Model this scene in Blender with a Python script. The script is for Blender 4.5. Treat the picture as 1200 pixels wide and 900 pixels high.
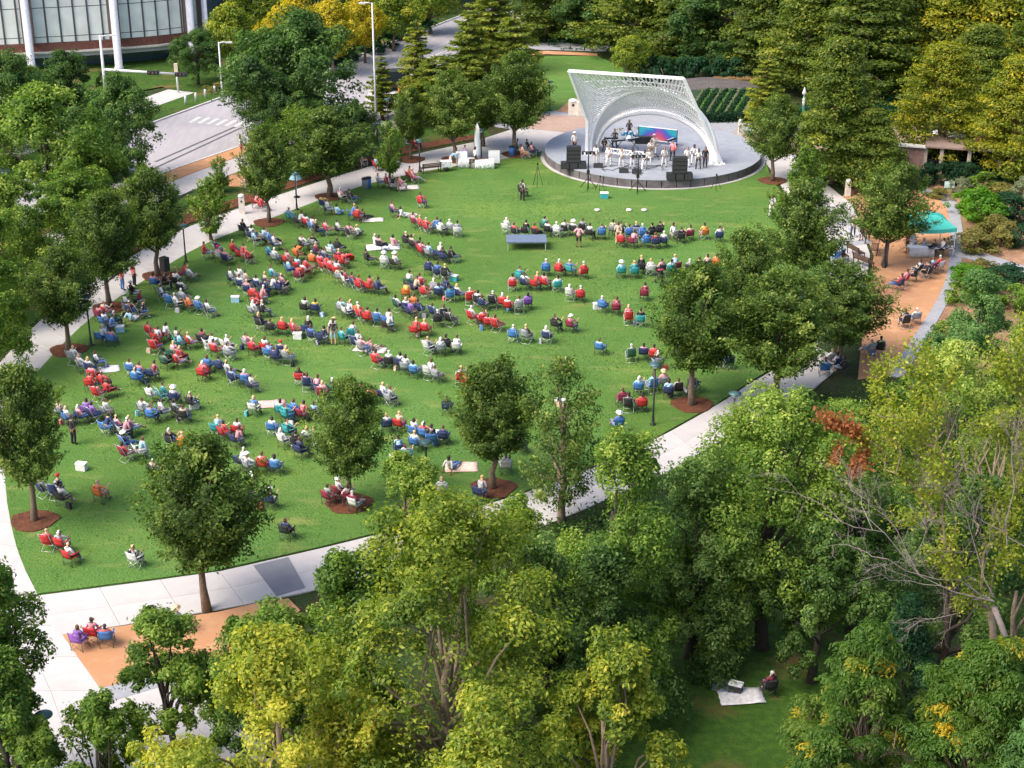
import bpy, bmesh, math, random
import numpy as np
from mathutils import Vector, Matrix
from math import radians, sin, cos, pi, atan2, sqrt

for _o in list(bpy.data.objects):
    bpy.data.objects.remove(_o)
S = bpy.context.scene
COL = S.collection

# ------------------------------------------------------------------ camera
F_PX, PITCH, CAM_H = 1900.0, radians(23.5), 37.6
cam_d = bpy.data.cameras.new('camera')
cam_d.sensor_width = 36.0
cam_d.lens = 36.0 * F_PX / 1200.0
cam_d.clip_start, cam_d.clip_end = 0.5, 6000.0
cam = bpy.data.objects.new('camera', cam_d)
COL.objects.link(cam)
cam.location = (0, 0, CAM_H)
cam.rotation_euler = (radians(90) - PITCH, 0, 0)
S.camera = cam

# ------------------------------------------------------------------ sky, sun, exposure
SUN_EL, SUN_AZ = radians(50), radians(-118)       # azimuth of the sun measured from +Y towards +X
w = bpy.data.worlds.new('World')
S.world = w
w.use_nodes = True
nt = w.node_tree
sky = nt.nodes.new('ShaderNodeTexSky')
sky.sky_type = 'NISHITA'
sky.sun_disc = False
sky.sun_elevation = SUN_EL
sky.sun_rotation = SUN_AZ
sky.air_density, sky.dust_density, sky.ozone_density = 0.8, 4.0, 0.6
bg = nt.nodes['Background']
bg.inputs['Strength'].default_value = 0.15
nt.links.new(sky.outputs['Color'], bg.inputs['Color'])
sd = bpy.data.lights.new('sun', 'SUN')
sd.energy, sd.angle, sd.color = 1.45, radians(34), (1.0, 0.93, 0.80)
so = bpy.data.objects.new('sun', sd)
COL.objects.link(so)
so.rotation_euler = Vector((sin(SUN_AZ) * cos(SUN_EL), cos(SUN_AZ) * cos(SUN_EL), sin(SUN_EL))).to_track_quat('Z', 'Y').to_euler()
S.view_settings.view_transform = 'Standard'
S.view_settings.look = 'None'
S.view_settings.exposure = 1.12
S.view_settings.gamma = 1.0
S.view_settings.use_curve_mapping = False
try:
    S.cycles.max_bounces = 5
    S.cycles.diffuse_bounces = 3
    S.cycles.transmission_bounces = 3
    S.cycles.transparent_max_bounces = 4
except Exception:
    pass

# ------------------------------------------------------------------ where a pixel of the survey photo meets the ground
SP, CP = sin(PITCH), cos(PITCH)
def G(x, y, z=0.0):
    u, v = (x - 600) / F_PX, (y - 450) / F_PX
    t = (CAM_H - z) / (SP + v * CP)
    return Vector((t * u, t * (CP - v * SP), z))
def scale_at(p):                       # pixels per metre at a point
    zc = p.y * CP + (CAM_H - p.z) * SP
    return F_PX / zc
def height_at(p, ypx):                 # height over p whose picture lies on row ypx
    v = (ypx - 450) / F_PX
    return CAM_H - p.y * (SP + v * CP) / (CP - v * SP)
def px(p):
    zc = p.y * CP + (CAM_H - p.z) * SP
    yc = -p.y * SP + (CAM_H - p.z) * CP
    return 600 + F_PX * p.x / zc, 450 + F_PX * yc / zc

# ------------------------------------------------------------------ materials
MATS = {}
def _nodes(name):
    m = bpy.data.materials.new(name)
    m.use_nodes = True
    return m, m.node_tree, m.node_tree.nodes['Principled BSDF']
def mat(name, col, rough=0.7, metal=0.0, var=0.12, scale=3.0, bump=0.0, emis=None, spec=None, fine=0.0):
    if name in MATS:
        return MATS[name]
    m, t, b = _nodes(name)
    b.inputs['Roughness'].default_value = rough
    b.inputs['Metallic'].default_value = metal
    if spec is not None:
        b.inputs['Specular IOR Level'].default_value = spec
    tc = t.nodes.new('ShaderNodeTexCoord')
    nz = t.nodes.new('ShaderNodeTexNoise')
    nz.inputs['Scale'].default_value = scale
    nz.inputs['Detail'].default_value = 5
    t.links.new(tc.outputs['Object'], nz.inputs['Vector'])
    r = t.nodes.new('ShaderNodeValToRGB')
    r.color_ramp.elements[0].position = 0.3
    r.color_ramp.elements[1].position = 0.7
    r.color_ramp.elements[0].color = (*[c * (1 - var) for c in col], 1)
    r.color_ramp.elements[1].color = (*[min(1, c * (1 + var)) for c in col], 1)
    t.links.new(nz.outputs['Fac'], r.inputs['Fac'])
    t.links.new(r.outputs['Color'], b.inputs['Base Color'])
    if bump:
        bp = t.nodes.new('ShaderNodeBump')
        bp.inputs['Strength'].default_value = bump
        bp.inputs['Distance'].default_value = 0.02
        n2 = t.nodes.new('ShaderNodeTexNoise')
        n2.inputs['Scale'].default_value = scale * 12
        n2.inputs['Detail'].default_value = 4
        t.links.new(tc.outputs['Object'], n2.inputs['Vector'])
        t.links.new(n2.outputs['Fac'], bp.inputs['Height'])
        t.links.new(bp.outputs['Normal'], b.inputs['Normal'])
    MATS[name] = m
    return m
def mix3(t, a, b_, fac):
    n = t.nodes.new('ShaderNodeMix')
    n.data_type = 'RGBA'
    for s, v in ((6, a), (7, b_)):
        if isinstance(v, tuple):
            n.inputs[s].default_value = (*v, 1)
        else:
            t.links.new(v, n.inputs[s])
    if isinstance(fac, (int, float)):
        n.inputs[0].default_value = fac
    else:
        t.links.new(fac, n.inputs[0])
    return n.outputs[2]
def noise(t, scale, detail=4, rough=0.5, vec=None, lo=0.35, hi=0.65, stretch=None):
    tc = t.nodes.new('ShaderNodeTexCoord')
    src = tc.outputs['Object']
    if stretch:
        mp = t.nodes.new('ShaderNodeMapping')
        mp.inputs['Scale'].default_value = stretch
        mp.inputs['Rotation'].default_value = (0, 0, radians(25))
        t.links.new(src, mp.inputs['Vector'])
        src = mp.outputs['Vector']
    n = t.nodes.new('ShaderNodeTexNoise')
    n.inputs['Scale'].default_value = scale
    n.inputs['Detail'].default_value = detail
    n.inputs['Roughness'].default_value = rough
    t.links.new(src, n.inputs['Vector'])
    r = t.nodes.new('ShaderNodeMapRange')
    r.inputs[1].default_value, r.inputs[2].default_value = lo, hi
    t.links.new(n.outputs['Fac'], r.inputs[0])
    return r.outputs[0]
def patterned(name, col, rough=0.85):
    """woven or printed cloth: the colour broken by paler and darker patches"""
    m, t, b = _nodes(name)
    b.inputs['Roughness'].default_value = rough
    oi = t.nodes.new('ShaderNodeObjectInfo')
    tc = t.nodes.new('ShaderNodeTexCoord')
    va = t.nodes.new('ShaderNodeVectorMath'); va.operation = 'SCALE'; va.inputs['Scale'].default_value = 40
    cx = t.nodes.new('ShaderNodeCombineXYZ')
    t.links.new(oi.outputs['Random'], cx.inputs[0]); t.links.new(oi.outputs['Random'], cx.inputs[2])
    t.links.new(cx.outputs[0], va.inputs[0])
    ad = t.nodes.new('ShaderNodeVectorMath'); ad.operation = 'ADD'
    t.links.new(tc.outputs['Object'], ad.inputs[0]); t.links.new(va.outputs[0], ad.inputs[1])
    n = t.nodes.new('ShaderNodeTexNoise'); n.inputs['Scale'].default_value = 7; n.inputs['Detail'].default_value = 3
    t.links.new(ad.outputs[0], n.inputs['Vector'])
    r = t.nodes.new('ShaderNodeMapRange'); r.inputs[1].default_value, r.inputs[2].default_value = 0.52, 0.60
    t.links.new(n.outputs['Fac'], r.inputs[0])
    # how strongly printed differs from person to person
    r2 = t.nodes.new('ShaderNodeMapRange'); r2.inputs[1].default_value, r2.inputs[2].default_value = 0.45, 0.9; r2.inputs[4].default_value = 0.8
    t.links.new(oi.outputs['Random'], r2.inputs[0])
    mu = t.nodes.new('ShaderNodeMath'); mu.operation = 'MULTIPLY'
    t.links.new(r.outputs[0], mu.inputs[0]); t.links.new(r2.outputs[0], mu.inputs[1])
    lum = sum(col) / 3
    other = (0.62, 0.60, 0.58) if lum < 0.4 else tuple(c * 0.35 for c in col)
    c1 = mix3(t, col, other, mu.outputs[0])
    hs = t.nodes.new('ShaderNodeHueSaturation')
    r3 = t.nodes.new('ShaderNodeMapRange'); r3.inputs[3].default_value, r3.inputs[4].default_value = 0.65, 1.25
    t.links.new(oi.outputs['Random'], r3.inputs[0])
    t.links.new(r3.outputs[0], hs.inputs['Value'])
    hs.inputs['Saturation'].default_value = 0.88
    t.links.new(c1, hs.inputs['Color'])
    t.links.new(hs.outputs['Color'], b.inputs['Base Color'])
    MATS[name] = m
    return m
def layered(name, base, layers, rough=0.9, bump=0.0, bscale=30, bdist=0.03):
    """base colour with noise layers (colour, scale, lo, hi, amount[, stretch])"""
    m, t, b = _nodes(name)
    b.inputs['Roughness'].default_value = rough
    b.inputs['Specular IOR Level'].default_value = 0.2
    cur = base
    for L in layers:
        c, sc, lo, hi, amt = L[:5]
        f = noise(t, sc, lo=lo, hi=hi, stretch=L[5] if len(L) > 5 else None)
        mm = t.nodes.new('ShaderNodeMath')
        mm.operation = 'MULTIPLY'
        t.links.new(f, mm.inputs[0])
        mm.inputs[1].default_value = amt
        cur = mix3(t, cur, c, mm.outputs[0])
    t.links.new(cur, b.inputs['Base Color'])
    if bump:
        bp = t.nodes.new('ShaderNodeBump')
        bp.inputs['Strength'].default_value = bump
        bp.inputs['Distance'].default_value = bdist
        t.links.new(noise(t, bscale, 5, 0.6, lo=0.2, hi=0.8), bp.inputs['Height'])
        t.links.new(bp.outputs['Normal'], b.inputs['Normal'])
    MATS[name] = m
    return m
def leaf_mat(name, cols, transl=0.5, rough=0.6):
    """cols: list of (pos, rgb) over the leaf's own tint"""
    m, t, b = _nodes(name)
    b.inputs['Roughness'].default_value = rough
    b.inputs['Specular IOR Level'].default_value = 0.4
    at = t.nodes.new('ShaderNodeAttribute')
    at.attribute_name = 'tint'
    r = t.nodes.new('ShaderNodeValToRGB')
    el = r.color_ramp.elements
    el[0].position, el[0].color = cols[0][0], (*cols[0][1], 1)
    el[1].position, el[1].color = cols[-1][0], (*cols[-1][1], 1)
    for p, c in cols[1:-1]:
        e = el.new(p)
        e.color = (*c, 1)
    oi = t.nodes.new('ShaderNodeObjectInfo')
    mr = t.nodes.new('ShaderNodeMapRange')
    mr.inputs[3].default_value, mr.inputs[4].default_value = -0.07, 0.07
    t.links.new(oi.outputs['Random'], mr.inputs[0])
    ad = t.nodes.new('ShaderNodeMath')
    t.links.new(at.outputs['Fac'], ad.inputs[0])
    t.links.new(mr.outputs[0], ad.inputs[1])
    t.links.new(ad.outputs[0], r.inputs['Fac'])
    t.links.new(r.outputs['Color'], b.inputs['Base Color'])
    tr = t.nodes.new('ShaderNodeBsdfTranslucent')
    hs = t.nodes.new('ShaderNodeHueSaturation')
    hs.inputs['Saturation'].default_value = 1.1
    hs.inputs['Value'].default_value = 1.3
    t.links.new(r.outputs['Color'], hs.inputs['Color'])
    t.links.new(hs.outputs['Color'], tr.inputs['Color'])
    mx = t.nodes.new('ShaderNodeMixShader')
    mx.inputs[0].default_value = transl
    t.links.new(b.outputs[0], mx.inputs[1])
    t.links.new(tr.outputs[0], mx.inputs[2])
    t.links.new(mx.outputs[0], t.nodes['Material Output'].inputs['Surface'])
    MATS[name] = m
    return m

# ------------------------------------------------------------------ mesh builder
class MB:
    def __init__(self):
        self.v, self.f, self.smooth = [], [], []
    def add(self, vs, fs, smooth=False, M=None):
        o = len(self.v)
        for p in vs:
            p = Vector(p)
            self.v.append(tuple(M @ p if M else p))
        for f in fs:
            self.f.append(tuple(o + i for i in f))
            self.smooth.append(smooth)
        return self
    def box(self, c, d, rz=0, M=None, taper=1.0):
        x, y, z = d[0] / 2, d[1] / 2, d[2] / 2
        R = Matrix.Translation(c) @ Matrix.Rotation(rz, 4, 'Z')
        if M:
            R = M @ R
        k = taper
        vs = [(-x, -y, -z), (x, -y, -z), (x, y, -z), (-x, y, -z), (-x * k, -y * k, z), (x * k, -y * k, z), (x * k, y * k, z), (-x * k, y * k, z)]
        return self.add(vs, [(0, 3, 2, 1), (4, 5, 6, 7), (0, 1, 5, 4), (1, 2, 6, 5), (2, 3, 7, 6), (3, 0, 4, 7)], M=R)
    def bar(self, a, b, wd, dp=None, up=(0, 0, 1)):
        a, b = Vector(a), Vector(b)
        dp = dp or wd
        d = (b - a)
        L = d.length
        d.normalize()
        u = Vector(up)
        s = d.cross(u)
        if s.length < 1e-3:
            s = d.cross(Vector((0, 1, 0)))
        s.normalize()
        u = s.cross(d)
        vs = []
        for q in (a, b):
            for i, j in ((-1, -1), (1, -1), (1, 1), (-1, 1)):
                vs.append(q + s * (i * wd / 2) + u * (j * dp / 2))
        return self.add(vs, [(0, 1, 2, 3), (7, 6, 5, 4), (0, 4, 5, 1), (1, 5, 6, 2), (2, 6, 7, 3), (3, 7, 4, 0)])
    def tube(self, pts, rad, n=6, smooth=True, caps=True):
        pts = [Vector(p) for p in pts]
        if not isinstance(rad, (list, tuple)):
            rad = [rad] * len(pts)
        vs, fs = [], []
        side = None
        for i, p in enumerate(pts):
            d = (pts[min(i + 1, len(pts) - 1)] - pts[max(i - 1, 0)])
            d.normalize()
            if side is None:
                side = d.cross(Vector((0, 0, 1)))
                if side.length < 0.05:
                    side = d.cross(Vector((0, 1, 0)))
            side = side - d * side.dot(d)
            side.normalize()
            u = side.cross(d)
            for k in range(n):
                a = 2 * pi * k / n
                vs.append(p + (side * cos(a) + u * sin(a)) * rad[i])
        for i in range(len(pts) - 1):
            for k in range(n):
                k2 = (k + 1) % n
                fs.append((i * n + k, i * n + k2, (i + 1) * n + k2, (i + 1) * n + k))
        if caps:
            fs.append(tuple(range(n))[::-1])
            fs.append(tuple((len(pts) - 1) * n + k for k in range(n)))
        return self.add(vs, fs, smooth)
    def lathe(self, prof, c=(0, 0, 0), n=16, smooth=True, M=None):
        vs, fs = [], []
        for r, z in prof:
            for k in range(n):
                a = 2 * pi * k / n
                vs.append((c[0] + r * cos(a), c[1] + r * sin(a), c[2] + z))
        for i in range(len(prof) - 1):
            for k in range(n):
                k2 = (k + 1) % n
                fs.append((i * n + k, i * n + k2, (i + 1) * n + k2, (i + 1) * n + k))
        fs.append(tuple(range(n))[::-1])
        fs.append(tuple((len(prof) - 1) * n + k for k in range(n)))
        return self.add(vs, fs, smooth, M)
    def prism(self, poly, z0, z1):
        n = len(poly)
        vs = [(p[0], p[1], z0) for p in poly] + [(p[0], p[1], z1) for p in poly]
        fs = [tuple(range(n))[::-1], tuple(range(n, 2 * n))] + [(i, (i + 1) % n, n + (i + 1) % n, n + i) for i in range(n)]
        return self.add(vs, fs)
    def sheet(self, grid, th, smooth=True):
        """grid[i][j] points, given thickness"""
        I, J = len(grid), len(grid[0])
        g = [[Vector(p) for p in r] for r in grid]
        top, bot = [], []
        for i in range(I):
            for j in range(J):
                a = g[min(i + 1, I - 1)][j] - g[max(i - 1, 0)][j]
                b = g[i][min(j + 1, J - 1)] - g[i][max(j - 1, 0)]
                nn = a.cross(b)
                nn.normalize()
                top.append(g[i][j] + nn * th / 2)
                bot.append(g[i][j] - nn * th / 2)
        N = I * J
        fs = []
        for i in range(I - 1):
            for j in range(J - 1):
                a, b, c, d = i * J + j, (i + 1) * J + j, (i + 1) * J + j + 1, i * J + j + 1
                fs.append((a, b, c, d))
                fs.append((N + d, N + c, N + b, N + a))
        ring = [j for j in range(J)] + [i * J + J - 1 for i in range(1, I)] + [(I - 1) * J + j for j in range(J - 2, -1, -1)] + [i * J for i in range(I - 2, 0, -1)]
        for k in range(len(ring)):
            a, b = ring[k], ring[(k + 1) % len(ring)]
            fs.append((a, b, N + b, N + a))
        return self.add(top + bot, fs, smooth)
    def mesh(self, name, material=None):
        me = bpy.data.meshes.new(name)
        me.from_pydata(self.v, [], self.f)
        me.polygons.foreach_set('use_smooth', self.smooth)
        if material is not None:
            me.materials.append(material)
        me.update()
        return me
    def build(self, name, material=None, parent=None, loc=None, rz=0):
        return link(name, self.mesh(name, material), parent, loc, rz)
def link(name, data, parent=None, loc=None, rz=0, material=None):
    o = bpy.data.objects.new(name, data)
    COL.objects.link(o)
    if parent is not None:
        o.parent = parent
    if loc is not None:
        o.location = loc
    if rz:
        o.rotation_euler = (0, 0, rz)
    if material is not None:
        s = o.material_slots[0]
        s.link = 'OBJECT'
        s.material = material
    return o
def tag(o, label=None, cat=None, group=None, kind=None):
    if label: o['label'] = label
    if cat: o['category'] = cat
    if group: o['group'] = group
    if kind: o['kind'] = kind
    return o
def thing(name, label, cat, loc=(0, 0, 0), rz=0, group=None):
    o = link(name, None, None, loc, rz)
    o.empty_display_size = 0.3
    return tag(o, label, cat, group)
def copy_tree(o, parent=None):
    c = o.copy()
    COL.objects.link(c)
    c.parent = parent
    for ch in list(o.children):
        copy_tree(ch, c)
    return c
# ================================================================== the ground
M_LAWN = layered('lawn_grass', (0.090, 0.200, 0.042), [
    ((0.20, 0.24, 0.09), 0.07, 0.55, 0.70, 0.45), ((0.17, 0.13, 0.06), 0.55, 0.66, 0.80, 0.6), ((0.13, 0.25, 0.05), 0.22, 0.48, 0.52, 0.35, (0.05, 1, 1)),
    ((0.066, 0.150, 0.022), 0.035, 0.40, 0.62, 0.75), ((0.19, 0.29, 0.055), 0.13, 0.50, 0.75, 0.55),
    ((0.28, 0.28, 0.09), 0.33, 0.56, 0.76, 0.6, (1, 2.6, 1)), ((0.065, 0.14, 0.020), 1.3, 0.45, 0.75, 0.40, (1, 2, 1)),
    ((0.20, 0.30, 0.05), 9.0, 0.45, 0.8, 0.30)], bump=0.9, bscale=9, bdist=0.08)
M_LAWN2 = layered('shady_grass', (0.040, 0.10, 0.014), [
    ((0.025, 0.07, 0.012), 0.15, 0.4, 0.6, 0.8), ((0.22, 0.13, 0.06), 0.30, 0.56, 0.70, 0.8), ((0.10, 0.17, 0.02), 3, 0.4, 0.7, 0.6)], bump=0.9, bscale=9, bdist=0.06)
M_CONC = layered('pale_concrete', (0.49, 0.465, 0.46), [((0.34, 0.31, 0.28), 0.5, 0.60, 0.74, 0.55),
    ((0.43, 0.405, 0.395), 0.25, 0.35, 0.7, 0.7), ((0.54, 0.515, 0.505), 1.5, 0.45, 0.7, 0.5), ((0.36, 0.335, 0.32), 6, 0.62, 0.8, 0.5)], rough=0.85, bump=0.15)
def add_slab_variation(m, amount=0.035):
    t = m.node_tree
    b = t.nodes['Principled BSDF']
    src = b.inputs['Base Color'].links[0].from_socket
    oi = t.nodes.new('ShaderNodeObjectInfo')
    mr = t.nodes.new('ShaderNodeMapRange')
    mr.inputs[3].default_value, mr.inputs[4].default_value = 1 - amount, 1 + amount * 0.4
    t.links.new(oi.outputs['Random'], mr.inputs[0])
    hs = t.nodes.new('ShaderNodeHueSaturation')
    t.links.new(mr.outputs[0], hs.inputs['Value'])
    t.links.new(src, hs.inputs['Color'])
    t.links.new(hs.outputs['Color'], b.inputs['Base Color'])
add_slab_variation(M_CONC)
M_CONC2 = layered('grey_concrete', (0.30, 0.305, 0.335), [((0.29, 0.295, 0.315), 0.4, 0.35, 0.7, 0.7), ((0.40, 0.40, 0.43), 2.5, 0.45, 0.7, 0.5)], rough=0.85, bump=0.15)
M_DG = layered('orange_crushed_granite', (0.47, 0.25, 0.135), [
    ((0.46, 0.23, 0.11), 0.3, 0.35, 0.7, 0.7), ((0.64, 0.38, 0.22), 1.1, 0.5, 0.75, 0.6), ((0.40, 0.21, 0.11), 14, 0.5, 0.8, 0.5)], bump=0.5, bscale=40)
M_MULCH = layered('red_brown_mulch', (0.17, 0.065, 0.035), [
    ((0.08, 0.035, 0.02), 2.5, 0.4, 0.7, 0.8), ((0.28, 0.12, 0.07), 9, 0.5, 0.75, 0.7)], bump=1.0, bscale=25, bdist=0.06)
M_ROAD = layered('pale_asphalt', (0.36, 0.345, 0.365), [
    ((0.29, 0.28, 0.30), 0.12, 0.35, 0.7, 0.8), ((0.41, 0.39, 0.41), 0.6, 0.45, 0.7, 0.6, (4, 0.6, 1)), ((0.26, 0.25, 0.27), 2.2, 0.62, 0.8, 0.5)], rough=0.8, bump=0.1)
M_BRICKPAVE = layered('pink_brick_paving', (0.40, 0.285, 0.235), [
    ((0.34, 0.235, 0.19), 0.5, 0.35, 0.7, 0.8), ((0.47, 0.35, 0.30), 2.2, 0.5, 0.7, 0.6), ((0.30, 0.20, 0.16), 9, 0.5, 0.8, 0.5)], bump=0.3)
M_SOIL = layered('dark_planted_soil', (0.045, 0.07, 0.02), [
    ((0.09, 0.06, 0.035), 0.2, 0.4, 0.6, 0.7), ((0.05, 0.11, 0.02), 1.0, 0.4, 0.7, 0.8), ((0.02, 0.03, 0.012), 5, 0.4, 0.7, 0.7)], bump=1.0, bscale=12, bdist=0.1)
M_GARDEN = layered('garden_mulch', (0.36, 0.21, 0.125), [
    ((0.22, 0.12, 0.07), 0.6, 0.35, 0.65, 0.8), ((0.45, 0.30, 0.20), 2.0, 0.5, 0.7, 0.6), ((0.10, 0.14, 0.04), 0.35, 0.5, 0.65, 0.7)], bump=0.8, bscale=20)
M_WHITEPAINT = mat('road_paint', (0.52, 0.52, 0.51), 0.7, var=0.25, scale=4)
M_DARKSTRIP = mat('dark_strip', (0.09, 0.09, 0.10), 0.8)

def crv(pts, n=6, closed=False):
    """Catmull-Rom through 2-D/3-D points"""
    P = [Vector(p) for p in pts]
    out = []
    N = len(P)
    rng_ = range(N if closed else N - 1)
    for i in rng_:
        p0 = P[(i - 1) % N] if closed or i > 0 else P[0]
        p1, p2 = P[i], P[(i + 1) % N]
        p3 = P[(i + 2) % N] if closed or i < N - 2 else P[-1]
        for k in range(n):
            t = k / n
            out.append(0.5 * ((2 * p1) + (p2 - p0) * t + (2 * p0 - 5 * p1 + 4 * p2 - p3) * t * t + (3 * p1 - p0 - 3 * p2 + p3) * t ** 3))
    if not closed:
        out.append(P[-1])
    return out
def gp(pts):
    return [G(*p) for p in pts]
def flat(name, poly, z, m, thick=0.0, **kw):
    """one flat sheet (or a slab with edges down to z-thick)"""
    b = MB()
    poly = [(p[0], p[1]) for p in poly]
    if thick:
        b.prism(poly, z - thick, z)
    else:
        b.add([(x, y, z) for x, y in poly], [tuple(range(len(poly)))])
    me = b.mesh(name, m)
    # make sure the sheet faces up
    o = link(name, me)
    if not thick and me.polygons[0].normal.z < 0:
        me.flip_normals()
    return tag(o, kind=kw.get('kind', 'structure'))

b = MB()
b.add([(-3000, -400, -0.02), (3000, -400, -0.02), (3000, 4500, -0.02), (-3000, 4500, -0.02)], [(0, 1, 2, 3)])
tag(b.build('ground', M_SOIL), kind='structure')

# the great lawn: outline walked clockwise, smooth on the left, straight at the bottom
left_in = [(44, 697), (24, 655), (12, 610), (6, 560), (8, 510), (22, 465), (50, 430), (88, 390), (130, 356), (176, 325), (240, 287), (330, 252), (420, 220), (500, 201), (580, 189), (645, 176)]
lawn_left = crv([G(*p) for p in left_in], 4)
lawn_poly = lawn_left + gp([(700, 165), (880, 165), (897, 190), (905, 212), (926, 240), (962, 250), (972, 300), (960, 345), (948, 400), (918, 426), (882, 446), (840, 474), (759, 519), (650, 566), (600, 581), (500, 611), (375, 642), (251, 670)])
flat('lawn', lawn_poly, 0.07, M_LAWN, thick=0.12)
# left path: slabs between the lawn edge and the outer edge
left_out = [(-40, 697), (-48, 655), (-54, 610), (-50, 560), (-44, 510), (-30, 465), (4, 421), (52, 372), (104, 330), (152, 302), (222, 266), (318, 232), (412, 202), (492, 180), (578, 163), (640, 152)]
lawn_right_edge = gp([(897, 190), (926, 240), (962, 250)])

def slab_band(name, inner, outer, step, z, m, rows=1, gap=0.012, thick=0.08):
    """a path of cast slabs, each one a piece of its own"""
    root = tag(flat(name, list(inner) + list(reversed(outer)), z - 0.02, mat('joint_filler', (0.25, 0.24, 0.23), 0.9)), kind='structure')
    # resample both edges by the same parameter
    def resamp(P, n):
        L = [0]
        for i in range(1, len(P)):
            L.append(L[-1] + (P[i] - P[i - 1]).length)
        out = []
        for k in range(n + 1):
            s = L[-1] * k / n
            i = max(j for j in range(len(L)) if L[j] <= s + 1e-9)
            i = min(i, len(P) - 2)
            t = (s - L[i]) / max(1e-6, L[i + 1] - L[i])
            out.append(P[i].lerp(P[i + 1], t))
        return out
    n = max(1, int(sum((inner[i + 1] - inner[i]).length for i in range(len(inner) - 1)) / step))
    A, B = resamp(inner, n), resamp(outer, n)
    for i in range(n):
        for r in range(rows):
            t0, t1 = r / rows, (r + 1) / rows
            q = [A[i].lerp(B[i], t0), A[i + 1].lerp(B[i + 1], t0), A[i + 1].lerp(B[i + 1], t1), A[i].lerp(B[i], t1)]
            c = sum(q, Vector()) / 4
            q = [p + (c - p).normalized() * gap for p in q]
            bb = MB()
            if (q[1] - q[0]).cross(q[2] - q[0]).z < 0:
                q.reverse()
            bb.prism([(p.x - c.x, p.y - c.y) for p in q], -thick, random.uniform(0, 0.003))
            o = bb.build('slab', m, root, Vector((c.x, c.y, z)))
    return root
random.seed(5)
li = crv([G(*p) for p in left_in], 4)
lo_ = crv([G(*p) for p in left_out], 4)
slab_band('lawn_path', li, lo_, 2.4, 0.05, M_CONC, rows=1)
# pale band along the bottom of the lawn
bi = gp([(44, 699), (251, 672), (375, 644), (500, 613), (600, 583), (650, 568), (759, 521), (840, 476), (882, 448), (918, 428), (948, 402)])
bo = gp([(66, 746), (255, 716), (392, 688), (520, 655), (625, 622), (680, 600), (795, 548), (872, 500), (918, 478), (955, 456), (990, 425)])
slab_band('south_path', bi, bo, 2.6, 0.05, M_CONC, rows=2)
# plaza at the lower left
def C_(pts): return [Vector((p[0], p[1], 0)) for p in pts]
slab_band('corner_plaza', gp([(-60, 699), (-60, 760), (-60, 830), (-70, 930), (-80, 1010)]), gp([(44, 699), (72, 744), (118, 808), (170, 900), (215, 1010)]), 2.6, 0.05, M_CONC, rows=3)
slab_band('plaza_walk', gp([(118, 810), (180, 905), (240, 1010)]), gp([(235, 775), (330, 860), (420, 960)]), 2.6, 0.05, M_CONC, rows=2)
flat('granite_bed', gp([(72, 745), (255, 718), (300, 708), (338, 702), (352, 716), (300, 755), (236, 778), (118, 808)]), 0.045, M_DG, thick=0.05)
flat('grey_paving_band', gp([(297, 664), (338, 654), (358, 690), (324, 700)]), 0.065, layered('dark_grey_paving', (0.20, 0.205, 0.23), [((0.16, 0.165, 0.19), 0.6, 0.4, 0.65, 0.8), ((0.25, 0.25, 0.28), 4, 0.5, 0.75, 0.5)]), thick=0.02)
flat('grey_paving_edge', gp([(118, 808), (232, 778), (242, 790), (128, 824)]), 0.062, M_CONC2, thick=0.02)
# planted verges left of the left path and right of the lawn
flat('verge_grass', [p for p in crv([G(x - 3, y - 3) for x, y in left_out[6:15]], 4)] + gp([(560, 140), (480, 150), (430, 160), (380, 172), (300, 200), (230, 225), (150, 262), (60, 320), (-30, 380)]), 0.03, M_LAWN2)
flat('verge_mulch', gp([(150, 300), (222, 262), (318, 228), (412, 198), (492, 176), (560, 162), (556, 158), (490, 168), (410, 190), (316, 220), (218, 252), (146, 288)]), 0.04, M_MULCH)
# plazas round the stage
flat('west_forecourt', gp([(560, 165), (600, 152), (640, 150), (700, 150), (700, 196), (640, 180), (610, 182), (575, 190)]), 0.052, M_CONC, thick=0.05)
flat('brick_forecourt', gp([(598, 150), (626, 134), (690, 138), (700, 158), (690, 158)]), 0.060, M_BRICKPAVE)
flat('service_court', gp([(560, 146), (600, 135), (660, 118), (700, 108), (900, 130), (960, 150), (980, 190), (900, 190), (700, 175), (690, 160), (600, 152)]), 0.035, M_CONC2)
flat('granite_patch', gp([(652, 131), (672, 116), (692, 116), (692, 134)]), 0.064, M_DG)
flat('brick_band', gp([(800, 157), (845, 152), (890, 158), (960, 162), (985, 172), (985, 188), (880, 176), (800, 172)]), 0.060, M_BRICKPAVE)
flat('east_service_path', gp([(835, 146), (870, 146), (905, 136), (905, 128), (925, 128), (925, 150), (900, 158), (850, 156)]), 0.066, M_CONC2)
# the white path down the right of the lawn
ri = gp([(884, 180), (899, 192), (928, 238), (962, 250), (974, 300), (962, 345), (950, 402)])
ro = gp([(924, 180), (950, 198), (975, 222), (999, 240), (1020, 300), (1012, 350), (1004, 402)])
slab_band('east_path', ri, ro, 2.4, 0.05, M_CONC, rows=2)
flat('grey_paving_strip', gp([(984, 285), (1018, 281), (1022, 286), (985, 291)]), 0.066, M_CONC2)
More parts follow.
